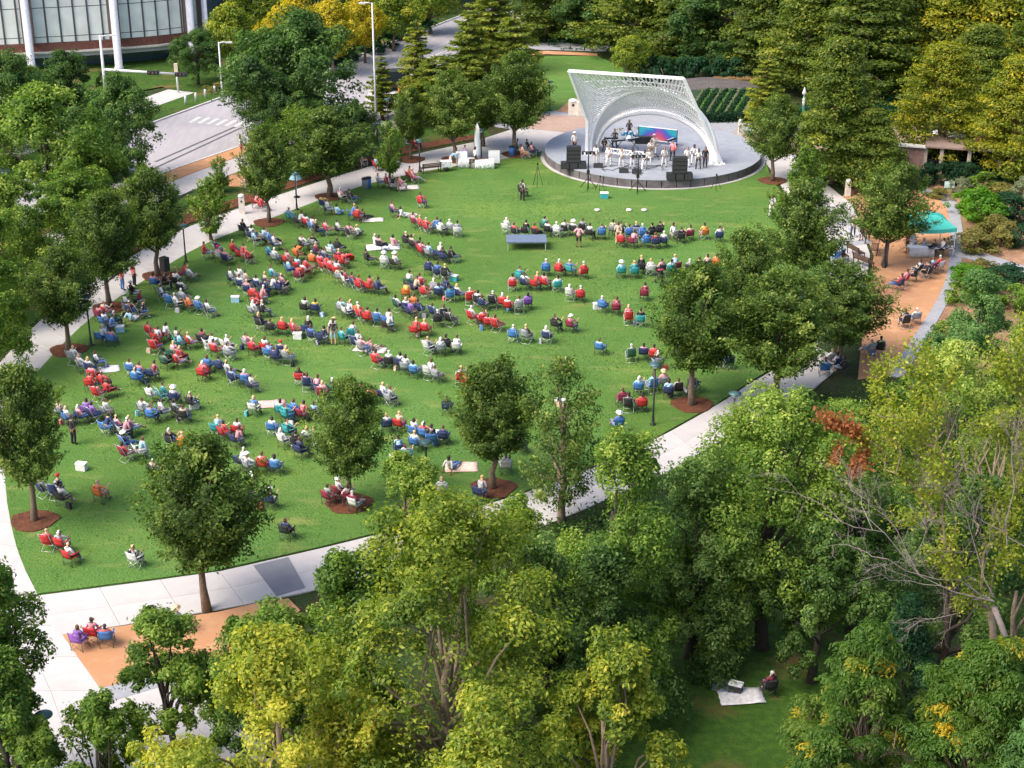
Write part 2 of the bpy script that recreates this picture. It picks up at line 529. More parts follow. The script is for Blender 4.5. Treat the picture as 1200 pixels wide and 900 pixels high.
# orange granite terrace and its curved grey edge path
te = crv([G(*p) for p in [(1078, 226), (1106, 238), (1112, 262), (1113, 290), (1110, 320), (1098, 352), (1070, 396), (1040, 440)]], 5)
to = crv([G(*p) for p in [(1086, 222), (1118, 234), (1127, 262), (1128, 290), (1124, 320), (1112, 352), (1086, 398), (1058, 444)]], 5)
flat('granite_terrace', gp([(985, 232), (1010, 214), (1060, 216)]) + te + gp([(1005, 445), (1010, 400), (1016, 350), (1024, 300), (1003, 242)]), 0.045, M_DG, thick=0.05)
slab_band('terrace_path', te, to, 2.2, 0.055, M_CONC2)
flat('garden_bed', [G(1086, 214)] + to + gp([(1120, 520), (1320, 520), (1320, 200), (1200, 190)]), 0.02, M_GARDEN)
flat('garden_path', gp([(1126, 292), (1150, 296), (1200, 312), (1300, 330), (1300, 344), (1200, 324), (1150, 308), (1126, 302)]), 0.045, M_CONC2)
flat('upper_terrace', gp([(1050, 160), (1040, 140), (1060, 140), (1080, 156), (1084, 172), (1054, 172)]), 0.05, M_BRICKPAVE)
# second lawn behind the stage, with its brown strip and walk
flat('upper_lawn', gp([(606, 66), (700, 66), (730, 80), (735, 108), (690, 114), (652, 130), (625, 134), (600, 110), (595, 80)]), 0.05, M_LAWN)
flat('upper_walk', gp([(595, 52), (652, 50), (740, 56), (740, 62), (640, 59), (600, 60)]), 0.055, M_CONC2)
flat('bare_strip', gp([(590, 62), (640, 60), (700, 63), (700, 66), (640, 64), (590, 67)]), 0.057, M_DG)
# shaded lawn at the lower right
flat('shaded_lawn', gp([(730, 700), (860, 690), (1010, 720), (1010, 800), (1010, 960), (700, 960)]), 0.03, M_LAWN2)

# ------------------------------------------------------------------ roads at the upper left
road_up = gp([(-260, 300), (0, 218), (120, 166), (205, 135), (262, 114), (420, 66), (540, 19), (640, -8)])
road_lo = gp([(-260, 370), (0, 282), (120, 232), (210, 197), (300, 166), (440, 116), (566, 50), (680, 12)])
flat('road', road_up + list(reversed(road_lo)), 0.02, M_ROAD)
flat('side_road', gp([(262, 116), (335, 98), (470, 150), (560, 130), (420, 166), (350, 176), (300, 166)]), 0.026, M_ROAD)
def kerb(name, line, wd=0.2, h=0.14):
    bb = MB()
    for i in range(len(line) - 1):
        a, c = line[i].copy(), line[i + 1].copy()
        a.z = c.z = h / 2
        bb.bar(a, c, wd, h)
    return tag(bb.build(name, mat('kerb_stone', (0.56, 0.54, 0.52), 0.85)), kind='structure')
kerb('kerb', road_up[:5])
kerb('kerb', road_lo[:5])
kerb('kerb', gp([(420, 66), (540, 19)]))
def strip(name, line, off0, off1, z, m, thick=0.06):
    A, B = [], []
    for i, p in enumerate(line):
        d = line[min(i + 1, len(line) - 1)] - line[max(i - 1, 0)]
        n_ = Vector((-d.y, d.x, 0)).normalized()
        A.append(p + n_ * off0)
        B.append(p + n_ * off1)
    return flat(name, A + list(reversed(B)), z, m, thick=thick)
strip('granite_verge', road_lo[:5], -0.2, -2.2, 0.13, M_DG, 0.12)
strip('pavement', road_lo[:6], -2.25, -5.2, 0.12, M_CONC, 0.12)
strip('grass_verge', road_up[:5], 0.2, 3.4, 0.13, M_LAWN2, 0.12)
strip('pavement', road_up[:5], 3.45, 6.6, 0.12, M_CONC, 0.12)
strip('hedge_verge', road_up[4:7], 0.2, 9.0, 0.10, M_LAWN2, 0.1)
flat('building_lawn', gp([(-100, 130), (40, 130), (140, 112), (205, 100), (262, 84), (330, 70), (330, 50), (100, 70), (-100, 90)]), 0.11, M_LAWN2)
flat('parking_court', gp([(440, 84), (520, 92), (560, 120), (470, 150), (425, 128)]), 0.03, M_CONC)
# painted crossing and thin dark strips on the road
xw = MB()
for k in range(9):
    cx, cy = 228 + k * 10.5, 140.5 + k * 1.0
    q = gp([(cx - 8, cy + 3.2), (cx + 4, cy - 3.4), (cx + 8.5, cy - 2.9), (cx - 3, cy + 3.8)])
    bb = MB()
    c0 = sum(q, Vector()) / 4
    bb.prism([(p.x - c0.x, p.y - c0.y) for p in q], 0, 0.004)
    tag(bb.build('crossing_stripe', M_WHITEPAINT, None, Vector((c0.x, c0.y, 0.031))), kind='structure')
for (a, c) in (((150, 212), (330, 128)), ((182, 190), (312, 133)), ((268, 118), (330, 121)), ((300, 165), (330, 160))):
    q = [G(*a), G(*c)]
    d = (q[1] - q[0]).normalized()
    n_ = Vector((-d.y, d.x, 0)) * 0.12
    flat('road_dark_strip', [q[0] - n_, q[1] - n_, q[1] + n_, q[0] + n_], 0.034, M_DARKSTRIP)
for (a, c) in (((455, 78), (560, 36)), ((440, 94), (565, 42))):
    q = [G(*a), G(*c)]
    d = (q[1] - q[0]).normalized()
    n_ = Vector((-d.y, d.x, 0)) * 0.1
    flat('lane_line', [q[0] - n_, q[1] - n_, q[1] + n_, q[0] + n_], 0.036, M_WHITEPAINT)
# mulch rings under the lawn trees are laid with each tree
# ================================================================== trees
LEAF = {
 'elm': leaf_mat('elm_leaves', [(0.0, (0.034, 0.071, 0.014)), (0.42, (0.09, 0.167, 0.025)), (0.75, (0.218, 0.305, 0.052)), (1.0, (0.46, 0.506, 0.127))]),
 'light': leaf_mat('fresh_green_leaves', [(0.0, (0.046, 0.109, 0.016)), (0.45, (0.144, 0.259, 0.032)), (0.8, (0.31, 0.425, 0.069)), (1.0, (0.529, 0.598, 0.149))]),
 'dark': leaf_mat('dark_oak_leaves', [(0.0, (0.021, 0.055, 0.014)), (0.45, (0.069, 0.149, 0.03)), (0.8, (0.155, 0.27, 0.057)), (1.0, (0.322, 0.437, 0.127))]),
 'gold': leaf_mat('golden_leaves', [(0.0, (0.16, 0.20, 0.014)), (0.4, (0.42, 0.38, 0.022)), (0.8, (0.64, 0.50, 0.03)), (1.0, (0.72, 0.55, 0.05))]),
 'yg': leaf_mat('yellow_green_leaves', [(0.0, (0.06, 0.12, 0.014)), (0.35, (0.155, 0.235, 0.024)), (0.7, (0.33, 0.40, 0.045)), (1.0, (0.58, 0.54, 0.07))]),
 'cyp': leaf_mat('feathery_green_leaves', [(0.0, (0.048, 0.09, 0.014)), (0.45, (0.132, 0.196, 0.025)), (0.8, (0.276, 0.322, 0.044)), (1.0, (0.437, 0.437, 0.069))]),
 'cypy': leaf_mat('feathery_yellow_leaves', [(0.0, (0.08, 0.13, 0.012)), (0.4, (0.22, 0.27, 0.022)), (0.75, (0.45, 0.42, 0.035)), (1.0, (0.64, 0.50, 0.04))]),
 'blue': leaf_mat('blue_green_leaves', [(0.0, (0.04, 0.10, 0.02)), (0.5, (0.11, 0.24, 0.06)), (0.9, (0.21, 0.36, 0.11)), (1.0, (0.36, 0.48, 0.18))]),
 'comp': leaf_mat('long_green_leaflets', [(0.0, (0.035, 0.10, 0.015)), (0.5, (0.10, 0.20, 0.025)), (0.80, (0.19, 0.28, 0.045)), (0.90, (0.48, 0.40, 0.03)), (1.0, (0.55, 0.42, 0.03))]),
 'rust': leaf_mat('rust_orange_leaves', [(0.0, (0.24, 0.085, 0.03)), (1.0, (0.52, 0.22, 0.08))]),
 'straw': leaf_mat('straw_grass_blades', [(0.0, (0.34, 0.22, 0.10)), (1.0, (0.58, 0.42, 0.22))]),
 'sage': leaf_mat('sage_leaves', [(0.0, (0.14, 0.19, 0.09)), (1.0, (0.34, 0.38, 0.22))]),
 'lime': leaf_mat('lime_shrub_leaves', [(0.0, (0.06, 0.19, 0.012)), (1.0, (0.17, 0.36, 0.02))]),
 'olive': leaf_mat('olive_shrub_leaves', [(0.0, (0.14, 0.15, 0.03)), (1.0, (0.36, 0.32, 0.09))]),
 'deep': leaf_mat('deep_green_leaves', [(0.0, (0.010, 0.045, 0.018)), (1.0, (0.035, 0.12, 0.04))]),
}
BARK = mat('grey_brown_bark', (0.17, 0.125, 0.09), 0.95, var=0.35, scale=6, bump=0.6)
BARK_L = mat('pale_bark', (0.27, 0.205, 0.145), 0.95, var=0.3, scale=5, bump=0.5)
BARK_D = mat('dark_bark', (0.05, 0.04, 0.032), 0.95, var=0.35, scale=6, bump=0.6)
TWIG = mat('bare_twig_bark', (0.25, 0.205, 0.19), 0.95, var=0.25, scale=4)

def leaf_mesh(name, P, N, L, Wd, tint, rs, m, T=None):
    """rhombus leaves: centres P, normals N, length L, width Wd (arrays)"""
    n = len(P)
    N = N / (np.linalg.norm(N, axis=1, keepdims=True) + 1e-9)
    if T is None:
        T = rs.normal(size=(n, 3))
    T = T - N * (T * N).sum(1, keepdims=True)
    T /= (np.linalg.norm(T, axis=1, keepdims=True) + 1e-9)
    B = np.cross(N, T)
    L = np.broadcast_to(np.asarray(L, float), (n,))[:, None]
    Wd = np.broadcast_to(np.asarray(Wd, float), (n,))[:, None]
    V = np.empty((n, 4, 3))
    V[:, 0] = P - T * L / 2
    V[:, 1] = P + B * Wd / 2 + N * L * 0.10
    V[:, 2] = P + T * L / 2 - N * L * 0.12
    V[:, 3] = P - B * Wd / 2 + N * L * 0.10
    me = bpy.data.meshes.new(name)
    me.vertices.add(n * 4)
    me.vertices.foreach_set('co', V.reshape(-1).astype(np.float32))
    me.loops.add(n * 4)
    me.loops.foreach_set('vertex_index', np.arange(n * 4, dtype=np.int32))
    me.polygons.add(n)
    me.polygons.foreach_set('loop_start', np.arange(0, n * 4, 4, dtype=np.int32))
    a = me.attributes.new('tint', 'FLOAT', 'POINT')
    a.data.foreach_set('value', np.repeat(np.clip(tint, 0, 1), 4).astype(np.float32))
    me.materials.append(m)
    me.update(calc_edges=True)
    return me

def unit_dirs(rs, n, up=0.0):
    d = rs.normal(size=(n, 3))
    d /= np.linalg.norm(d, axis=1, keepdims=True)
    if up:
        d[:, 2] += up
        d /= np.linalg.norm(d, axis=1, keepdims=True)
    return d

def clumps_for(kind, H, W, cb, rs, ncl):
    """clump centres, radii, flattening; crown between cb*H and H"""
    z0, z1 = cb * H, H
    h = rs.random(ncl) ** 0.85
    th = rs.random(ncl) * 2 * pi
    ph = rs.random(6) * 2 * pi
    if kind == 'vase':
        prof = np.interp(h, [0, .12, .45, .75, 1], [0.28, 0.62, 1.0, 0.78, 0.18])
    elif kind == 'oval':
        prof = np.interp(h, [0, .15, .4, .7, .9, 1], [0.45, 0.82, 1.0, 0.82, 0.45, 0.15])
    elif kind == 'cone':
        prof = np.interp(h, [0, .12, .5, .85, 1], [0.85, 1.0, 0.66, 0.25, 0.04])
    elif kind == 'tiered':
        prof = np.interp(h, [0, .12, .4, .7, .9, 1], [0.8, 1.0, 0.86, 0.60, 0.35, 0.12])
    elif kind == 'broad':
        prof = np.interp(h, [0, .2, .5, .8, 1], [0.75, 1.0, 0.95, 0.65, 0.2])
    else:
        prof = np.interp(h, [0, .2, .5, .8, 1], [0.6, 0.95, 1.0, 0.7, 0.25])
    wob = 1 + 0.16 * np.sin(2 * th + ph[0] + 3 * h) + 0.12 * np.sin(3 * th + ph[1] - 5 * h) + 0.08 * np.sin(5 * th + ph[2] + 9 * h)
    rad = (0.35 + 0.65 * rs.random(ncl) ** 0.45) * prof * wob * W / 2
    rc = W * 0.105 * (0.65 + 0.7 * rs.random(ncl))
    rad = np.maximum(0, rad - rc * 0.6)
    if kind == 'tiered':
        h = np.where(rs.random(ncl) < 0.6, (np.floor(h * 9 + th * 0.3) - th * 0.3 + rs.random(ncl) * 0.5) / 9, h)
        h = np.clip(h, 0, 1)
    C = np.stack([rad * np.cos(th), rad * np.sin(th), z0 + h * (z1 - z0)], 1)
    C[:, 2] = np.minimum(C[:, 2], z1 - rc * 0.5)
    return C, rc, rad / (W / 2)

def make_crown(name, kind, H, W, cb, seed, m, ncl=90, per=130, L=0.28, flat_=0.75, loose=0.0, tb=0.0, patch=None, hole=None):
    rs = np.random.RandomState(seed)
    if kind == 'lobed':
        nl = max(8, ncl // 9)
        LC, lr, _ = clumps_for('broad', H, W, cb, rs, nl)
        lr = W * (0.12 + 0.08 * rs.random(nl)) * max(1.0, min(1.7, (H * (1 - cb) / W) ** 0.5))
        LC[:, :2] *= 1.22
        C, rc = [], []
        ctint = []
        for i in range(nl):
            k = ncl // nl
            d = unit_dirs(rs, k, 0.45)
            C.append(LC[i] + d * lr[i] * (0.6 + 0.4 * rs.random((k, 1))) * np.array([1, 1, 0.9]))
            rc.append(lr[i] * (0.30 + 0.2 * rs.random(k)))
            ctint.append(np.full(k, rs.normal() * 0.10))
        C, rc, ctint = np.concatenate(C), np.concatenate(rc), np.concatenate(ctint)
    else:
        C, rc, _ = clumps_for(kind, H, W, cb, rs, ncl)
        ctint = rs.normal(size=len(C)) * 0.10
    zt = (C[:, 2] - cb * H) / (H - cb * H)
    ctint = ctint + 0.42 + tb + 0.10 * rs.normal(size=len(C))
    P, N, TT = [], [], []
    for i in range(len(C)):
        k = int(per * (0.7 + 0.6 * rs.random()))
        d = unit_dirs(rs, k, 0.25)
        r = rc[i] * (0.45 + 0.6 * rs.random((k, 1)) ** 0.6)
        if loose:
            r = r * (1 + loose * rs.random((k, 1)) ** 3)
        sc = np.array([1, 1, flat_])
        q = C[i] + d * r * sc
        P.append(q)
        out = C[i] - np.array([0, 0, cb * H + 0.35 * (H - cb * H)])
        out = out / (np.linalg.norm(out) + 1e-6)
        N.append(d * 0.7 + out * 0.3 + np.array([0, 0, 0.35]) + rs.normal(size=(k, 3)) * 0.42)
        t = ctint[i] + rs.normal(size=k) * 0.19 + 0.10 * d[:, 2]  # wide tint spread and brighter clump tops paint highlights into the leaves
        if patch and rs.random() < patch:
            t = t + 0.45
        TT.append(t)
    P, N, TT = np.concatenate(P), np.concatenate(N), np.concatenate(TT)
    n = len(P)
    # fit the crown to its measured size
    zlo, zhi = np.percentile(P[:, 2], 0.8), np.percentile(P[:, 2], 99.7)
    rr = np.percentile(np.hypot(P[:, 0], P[:, 1]), 96)
    kz, kr = (H - cb * H) / (zhi - zlo), (W / 2) / rr
    for A in (P, C):
        A[:, 2] = cb * H + (A[:, 2] - zlo) * kz
        A[:, :2] *= kr
    if hole:                                  # a gap in the foliage that lets the limbs show
        x0, z0, rx, rz_, keep = hole
        out = (P[:, 1] < W * 0.15) & (((P[:, 0] - x0) / rx) ** 2 + ((P[:, 2] + P[:, 1] * 0.5 - z0) / rz_) ** 2 < 1) & (rs.random(n) > keep)
        P, N, TT = P[~out], N[~out], TT[~out]
        n = len(P)
    Ls = L * (0.55 + 0.7 * rs.random(n))
    me = leaf_mesh(name, P, N, Ls, Ls * 0.52, TT, rs, m)
    return me, C

def frond_crown(name, H, W, cb, seed, m, tiers=14, L=0.30, dens=1.0, tb=0.0):
    """layered feathery conifer: boughs that reach out and lift at the tips"""
    rs = np.random.RandomState(seed)
    P, N, TT, T = [], [], [], []
    boughs = []
    for i in range(tiers):
        h = (i + 0.3 * rs.random()) / tiers
        nb = int(7 + 5 * (1 - h))
        for j in range(nb):
            a = 2 * pi * (j + rs.random() * 0.8) / nb + i * 0.7
            rr = W / 2 * np.interp(h, [0, .1, .5, .85, 1], [0.8, 1.0, 0.84, 0.50, 0.14]) * (0.55 + 0.55 * rs.random())
            z = cb * H + (h + (rs.random() - 0.5) * 0.06) * (H - cb * H) * 0.97
            k = int((45 + 80 * rr / (W / 2)) * dens)
            s = rs.random(k) ** 0.6
            wid = 0.20 * rr * (0.25 + np.sin(s * pi * 0.85))
            lat = (rs.random(k) * 2 - 1) * wid
            dirv = np.array([cos(a), sin(a), 0.0]); sid = np.array([-sin(a), cos(a), 0.0])
            lift = 0.12 * rr * s ** 2 - 0.10 * rr * s + (rs.random(k) - 0.5) * 0.13 * rr
            q = dirv * (s * rr)[:, None] + sid * lat[:, None]
            q[:, 2] += z + lift
            P.append(q)
            N.append(np.array([0, 0, 1.0]) + rs.normal(size=(k, 3)) * 0.40 + dirv * 0.25)
            T.append(dirv + sid * np.sign(lat)[:, None] * 0.7 + rs.normal(size=(k, 3)) * 0.3)
            TT.append(0.40 + tb + rs.normal() * 0.11 + rs.normal(size=k) * 0.12 + 0.15 * (s - 0.5))
            boughs.append((Vector((0, 0, z)), Vector(tuple(dirv * rr * 0.8)) + Vector((0, 0, z + 0.02 * rr))))
    P, N, T, TT = map(np.concatenate, (P, N, T, TT))
    n = len(P)
    Ls = L * (0.7 + 0.6 * rs.random(n))
    return leaf_mesh(name, P, N, Ls, Ls * 0.45, TT, rs, m, T), boughs

def spray_crown(name, H, W, cb, seed, m, nsp=130, per=120, L=0.18, tb=0.0):
    """crown of upswept sprays that leave the trunk and fray at the tips"""
    rs = np.random.RandomState(seed)
    P, N, T, TT, tips = [], [], [], [], []
    ph = rs.random(4) * 6.28
    for i in range(nsp):
        h = rs.random() ** 0.9
        a = rs.random() * 2 * pi
        prof = np.interp(h, [0, .14, .38, .65, .85, 1], [0.50, 0.82, 1.0, 0.94, 0.66, 0.22])
        wob_ = 1 + 0.17 * sin(2 * a + ph[0] + 4 * h) + 0.15 * sin(3 * a + ph[1] - 3 * h) + (0.35 if rs.random() < 0.12 else 0)
        R = W / 2 * prof * wob_ * (0.25 + 0.75 * rs.random() ** 0.4)
        zt = cb * H + h * (1 - cb) * H
        tip = np.array([cos(a) * R, sin(a) * R, zt])
        rise = R * (0.55 + 0.5 * rs.random()) + 0.15
        org_ = np.array([cos(a) * R * 0.25, sin(a) * R * 0.25, max(cb * H * 0.9, zt - rise)])
        d = tip - org_
        ln = np.linalg.norm(d)
        k = int(per * (0.5 + 0.5 * ln / (W / 2)) * (0.7 + 0.6 * rs.random()))
        s = rs.random(k) ** 0.7
        wid = (0.055 * W) * (1.15 - 0.75 * s) 
        q = org_ + d * s[:, None] + rs.normal(size=(k, 3)) * wid[:, None] * np.array([1, 1, 0.8])
        P.append(q)
        dn = d / (ln + 1e-6)
        T.append(dn + rs.normal(size=(k, 3)) * 0.5)
        N.append(np.array([0, 0, 0.8]) + np.array([cos(a), sin(a), 0]) * 0.5 + rs.normal(size=(k, 3)) * 0.5)
        TT.append(0.38 + tb + rs.normal() * 0.12 + rs.normal(size=k) * 0.20 + 0.16 * (s - 0.4))  # broad tint spread puts bright highlights into the leaf colour
        tips.append(tip * np.array([0.8, 0.8, 0.97]))
    P, N, T, TT = map(np.concatenate, (P, N, T, TT))
    C = np.array(tips)
    zlo, zhi = np.percentile(P[:, 2], 0.8), np.percentile(P[:, 2], 99.8)
    rr = np.percentile(np.hypot(P[:, 0], P[:, 1]), 95)
    for A in (P, C):
        A[:, 2] = cb * H + (A[:, 2] - zlo) * (H - cb * H) / (zhi - zlo)
        A[:, :2] *= (W / 2) / rr
    Ls = L * (0.6 + 0.7 * rs.random(len(P)))
    return leaf_mesh(name, P, N, Ls, Ls * 0.5, TT, rs, m, T), C

def wobble(a, b, rs, k=4, amt=0.08):
    a, b = Vector(a), Vector(b)
    L = (b - a).length
    pts = [a.lerp(b, i / k) for i in range(k + 1)]
    for i in range(1, k):
        pts[i] += Vector(rs.normal(size=3)) * L * amt * 0.5
        pts[i].z += L * 0.04
    return pts
def make_trunk(name, H, W, cb, seed, m, C=None, limbs=14, r0=None, lean=0.03, top=0.72):
    rs = np.random.RandomState(seed + 77)
    b = MB()
    r0 = r0 or max(0.10, 0.020 * H + 0.03)
    tp = Vector((rs.normal() * lean * H, rs.normal() * lean * H, H * top))
    pts = wobble((0, 0, -0.15), tp, rs, 6, 0.03)
    b.tube(pts, [r0 * (1.35 if i == 0 else 1 - 0.75 * i / 6) for i in range(7)], 8)
    if C is not None and len(C):
        idx = rs.choice(len(C), min(limbs, len(C)), replace=False)
        for i in idx:
            c = Vector(C[i])
            s = min(0.95, max(0.30, (c.z / H) * 0.62))
            k = s * 6
            base = pts[int(k)].lerp(pts[min(6, int(k) + 1)], k - int(k))
            rr = r0 * (0.55 - 0.35 * s)
            q = wobble(base, c, rs, 3, 0.10)
            b.tube(q, [rr, rr * 0.7, rr * 0.45, rr * 0.2], 5, caps=False)
    return b.mesh(name, m)

# ---- a small library of tree shapes, each used several times with its own turn and stretch
LIB = {}
def lib(kind):
    if kind in LIB:
        return LIB[kind]
    out = []
    spec = {   # shape, H, W, cb, mat, ncl, per, L, flat, loose, bark
     'elm':   ('spray', 8, 5, 0.31, 'elm', 190, 150, 0.19, 0.8, 0.5, BARK, 4),
     'elmsparse': ('spray', 8, 4.5, 0.16, 'elm', 100, 95, 0.18, 0.9, 0.9, BARK_L, 1),
     'young': ('spray', 4, 2.4, 0.16, 'light', 80, 90, 0.15, 0.9, 0.6, BARK, 2),
     'oak':   ('lobed', 10, 10, 0.22, 'dark', 330, 110, 0.25, 0.7, 0.6, BARK_D, 2),
     'green': ('lobed', 9, 8, 0.22, 'light', 300, 100, 0.22, 0.7, 0.7, BARK_D, 3),
     'gold':  ('oval', 8, 6, 0.30, 'gold', 110, 90, 0.32, 0.8, 0.5, BARK, 2),
     'locust': ('oval', 8, 6, 0.30, 'yg', 110, 90, 0.32, 0.8, 0.5, BARK, 1),
     'forest': ('lobed', 15, 11, 0.10, 'dark', 260, 100, 0.42, 0.6, 0.6, BARK_D, 2),
     'cyp':   ('tiered', 14, 8, 0.10, 'cyp', 300, 110, 0.31, 0.45, 0.8, BARK, 3),
     'cypy':  ('tiered', 14, 8, 0.12, 'cypy', 300, 110, 0.31, 0.45, 0.8, BARK, 2),
     'cypdark': ('tiered', 16, 10, 0.06, 'cyp', 300, 100, 0.42, 0.34, 0.5, BARK, 2),
    }
    if kind in spec:
        sh, H, W, cb, mm, ncl, per, L, fl, lo, bk, nv = spec[kind]
        for v in range(nv):
            if sh == 'spray':
                cm, C = spray_crown('crown', H, W, cb, 11 * v + len(kind) * 101, LEAF[mm], ncl, per, L)
            else:
                cm, C = make_crown('crown', sh, H, W, cb, 11 * v + len(kind) * 101, LEAF[mm], ncl, per, L, fl, lo)
            tm = make_trunk('trunk', H, W, cb, 5 + v, bk, C, 14)
            out.append((cm, tm, H, W))
    elif kind == 'cypthin':
        H, W, cb, mm, tr, L, dn = {'cyp': (14, 8, 0.14, 'cyp', 15, 0.42, 1.5), 'cypy': (14, 8, 0.16, 'cypy', 15, 0.42, 1.5),
                          'cypthin': (11, 4.4, 0.12, 'cyp', 16, 0.30, 0.8), 'cypdark': (16, 10, 0.08, 'cyp', 15, 0.52, 1.5)}[kind]
        for v in range(2):
            cm, B = frond_crown('crown', H, W, cb, 40 + v * 7 + len(kind), LEAF[mm], tr, L, dn, tb=0.22)
            b = MB()
            b.tube([(0, 0, -0.1), (0.05, 0, H * 0.5), (0, 0.04, H * 0.98)], [0.26, 0.15, 0.03], 8)
            for p, q in B[::4]:
                b.tube([p, q], [0.05, 0.015], 4, caps=False)
            out.append((cm, b.mesh('trunk', BARK), H, W))
    LIB[kind] = out
    return out
tree_count = [0]
def tree(kind, name, bx, by, ytop, wpx, label, group=None, mulch=False, cat='tree'):
    B = G(bx, by)
    H = height_at(B, ytop)
    W = wpx / scale_at(Vector((B.x, B.y, H * 0.55)))
    L = lib(kind)
    cm, tm, h0, w0 = L[tree_count[0] % len(L)]
    tree_count[0] += 1
    rz = random.random() * 6.28
    r = thing(name, label, cat, (B.x, B.y, 0.03), rz, group)
    k_ = random.uniform(0.88, 1.12)
    r.scale = (W / w0 * k_, W / w0 / k_, H / h0)
    r.rotation_euler = (random.uniform(-0.04, 0.04), random.uniform(-0.04, 0.04), rz)
    link('crown', cm, r)
    link('trunk', tm, r)
    if mulch:
        b = MB()
        n = 26
        b.prism([((1.15 + 0.12 * sin(3 * a) + random.uniform(-.05, .05)) * cos(a), (1.1 + random.uniform(-.06, .06)) * sin(a)) for a in [2 * pi * k / n for k in range(n)]], 0, 0.05)
        o = b.build('mulch_ring', M_MULCH, None, (B.x, B.y, 0.066))
        tag(o, kind='structure')
    return r
# ------------------------------------------------------------------ trees round the lawn
random.seed(21)
gL = 'shade trees planted round the lawn'
tree('elm', 'elm_tree', 40, 612, 428, 96, 'round elm in a mulch ring at the lower left edge of the lawn', gL, True)
tree('elm', 'elm_tree', 243, 716, 518, 140, 'widest dark elm rising from the granite bed below the lawn', gL)
tree('elm', 'elm_tree', 409, 592, 446, 96, 'slim elm on the lawn above the bright foreground maple', gL, True)
tree('elm', 'elm_tree', 578, 574, 420, 100, 'rounded elm in a red mulch ring near the picnic blanket', gL, True)
tree('elmsparse', 'thin_elm_tree', 658, 612, 418, 108, 'thin see-through elm beside the south path', gL)
tree('elm', 'elm_tree', 811, 476, 312, 112, 'full elm with a pale trunk in a mulch ring where the paths meet', gL, True)
tree('elm', 'elm_tree', 912, 474, 318, 128, 'large elm standing over the lower end of the east path', gL)
tree('elm', 'elm_tree', 872, 395, 272, 82, 'elm behind the full one on the east edge of the lawn', gL)
tree('elm', 'elm_tree', 942, 350, 212, 92, 'tall narrow elm halfway up the east edge of the lawn', gL)
tree('young', 'young_tree', 940, 262, 170, 48, 'small leafy tree near the top of the east path', gL)
tree('elm', 'elm_tree', 986, 428, 308, 112, 'broad elm between the east path and the orange terrace', gL)
tree('elm', 'elm_tree', 1036, 312, 190, 84, 'neat elm beside the teal canopy', gL)
tree('elm', 'elm_tree', 905, 213, 112, 62, 'compact round tree in a mulch ring right of the stage', gL, True)
tree('cypthin', 'feathery_tree', 893, 160, 66, 56, 'thin yellow-green feathery tree behind the compact round tree')
tree('elm', 'elm_tree', 604, 182, 62, 82, 'dark elm left of the stage over a seated group', gL, True)
tree('elm', 'elm_tree', 533, 188, 84, 66, 'elm by the white banners on the north path', gL, True)
tree('elm', 'elm_tree', 567, 172, 96, 56, 'elm between the banner elm and the dark elm', gL)
tree('elm', 'elm_tree', 482, 188, 104, 42, 'small dark elm with a pale trunk beyond the north path', gL, True)
tree('young', 'young_tree', 457, 212, 142, 36, 'small bright sapling on the north path verge', gL)
tree('elm', 'elm_tree', 315, 262, 148, 64, 'oval elm in a mulch ring on the lawn edge near the blue recliners', gL, True)
tree('elm', 'elm_tree', 386, 232, 128, 92, 'elm shading the man in the yellow shirt', gL, True)
tree('young', 'young_tree', 248, 282, 208, 44, 'light green young tree left of the pale bollard', gL)
tree('young', 'young_tree', 258, 226, 184, 26, 'little shrub-like tree beside the orange street verge', gL)
tree('elm', 'elm_tree', 186, 325, 196, 82, 'elm behind the loudspeaker on the left path', gL, True)
tree('elm', 'elm_tree', 129, 362, 226, 86, 'elm behind the two people standing in red', gL, True)
tree('elm', 'elm_tree', 80, 412, 290, 84, 'elm above the left lamp post', gL, True)
tree('green', 'leafy_tree', -5, 445, 300, 130, 'yellowish bushy tree at the left edge of the photo')
tree('green', 'leafy_tree', -12, 385, 240, 130, 'bushy tree cut off by the left edge above the path')
tree('green', 'leafy_tree', 110, 262, 170, 110, 'green tree between the parked cars and the left path')
# left side street trees
tree('green', 'leafy_tree', 62, 262, 98, 176, 'large mid-green tree at far left with dark forked trunks')
tree('oak', 'oak_tree', 150, 218, 88, 124, 'dark oak under the traffic signal arm')
tree('oak', 'oak_tree', 8, 180, 62, 100, 'dark tree below the first white column')
tree('oak', 'oak_tree', 82, 150, 60, 96, 'dark tree below the second white column')
tree('green', 'leafy_tree', 22, 150, 70, 60, 'small yellow-green tree among the dark ones at far left')
tree('green', 'leafy_tree', 96, 300, 190, 120, 'mid-green tree in front of the parked car')
tree('green', 'leafy_tree', 20, 330, 205, 110, 'mid-green tree beside the wooden deck at far left')
tree('oak', 'oak_tree', 360, 178, 12, 192, 'biggest dark oak over the street corner')
tree('oak', 'oak_tree', 312, 150, 40, 80, 'dark oak between the corner oak and the street light')
tree('green', 'leafy_tree', 352, 206, 124, 88, 'low green tree in front of the biggest oak')
tree('oak', 'oak_tree', 338, 196, 92, 96, 'dark tree between the biggest oak and the elm near the blue recliners')
tree('oak', 'oak_tree', 418, 196, 118, 60, 'dark low tree right of the biggest oak')
tree('oak', 'oak_tree', 232, 100, 36, 68, 'dark small tree in front of the glass building')
tree('locust', 'locust_tree', 272, 90, 4, 60, 'yellow-green locust in front of the last columns', 'locusts lining the street')
gG = 'locusts lining the street'
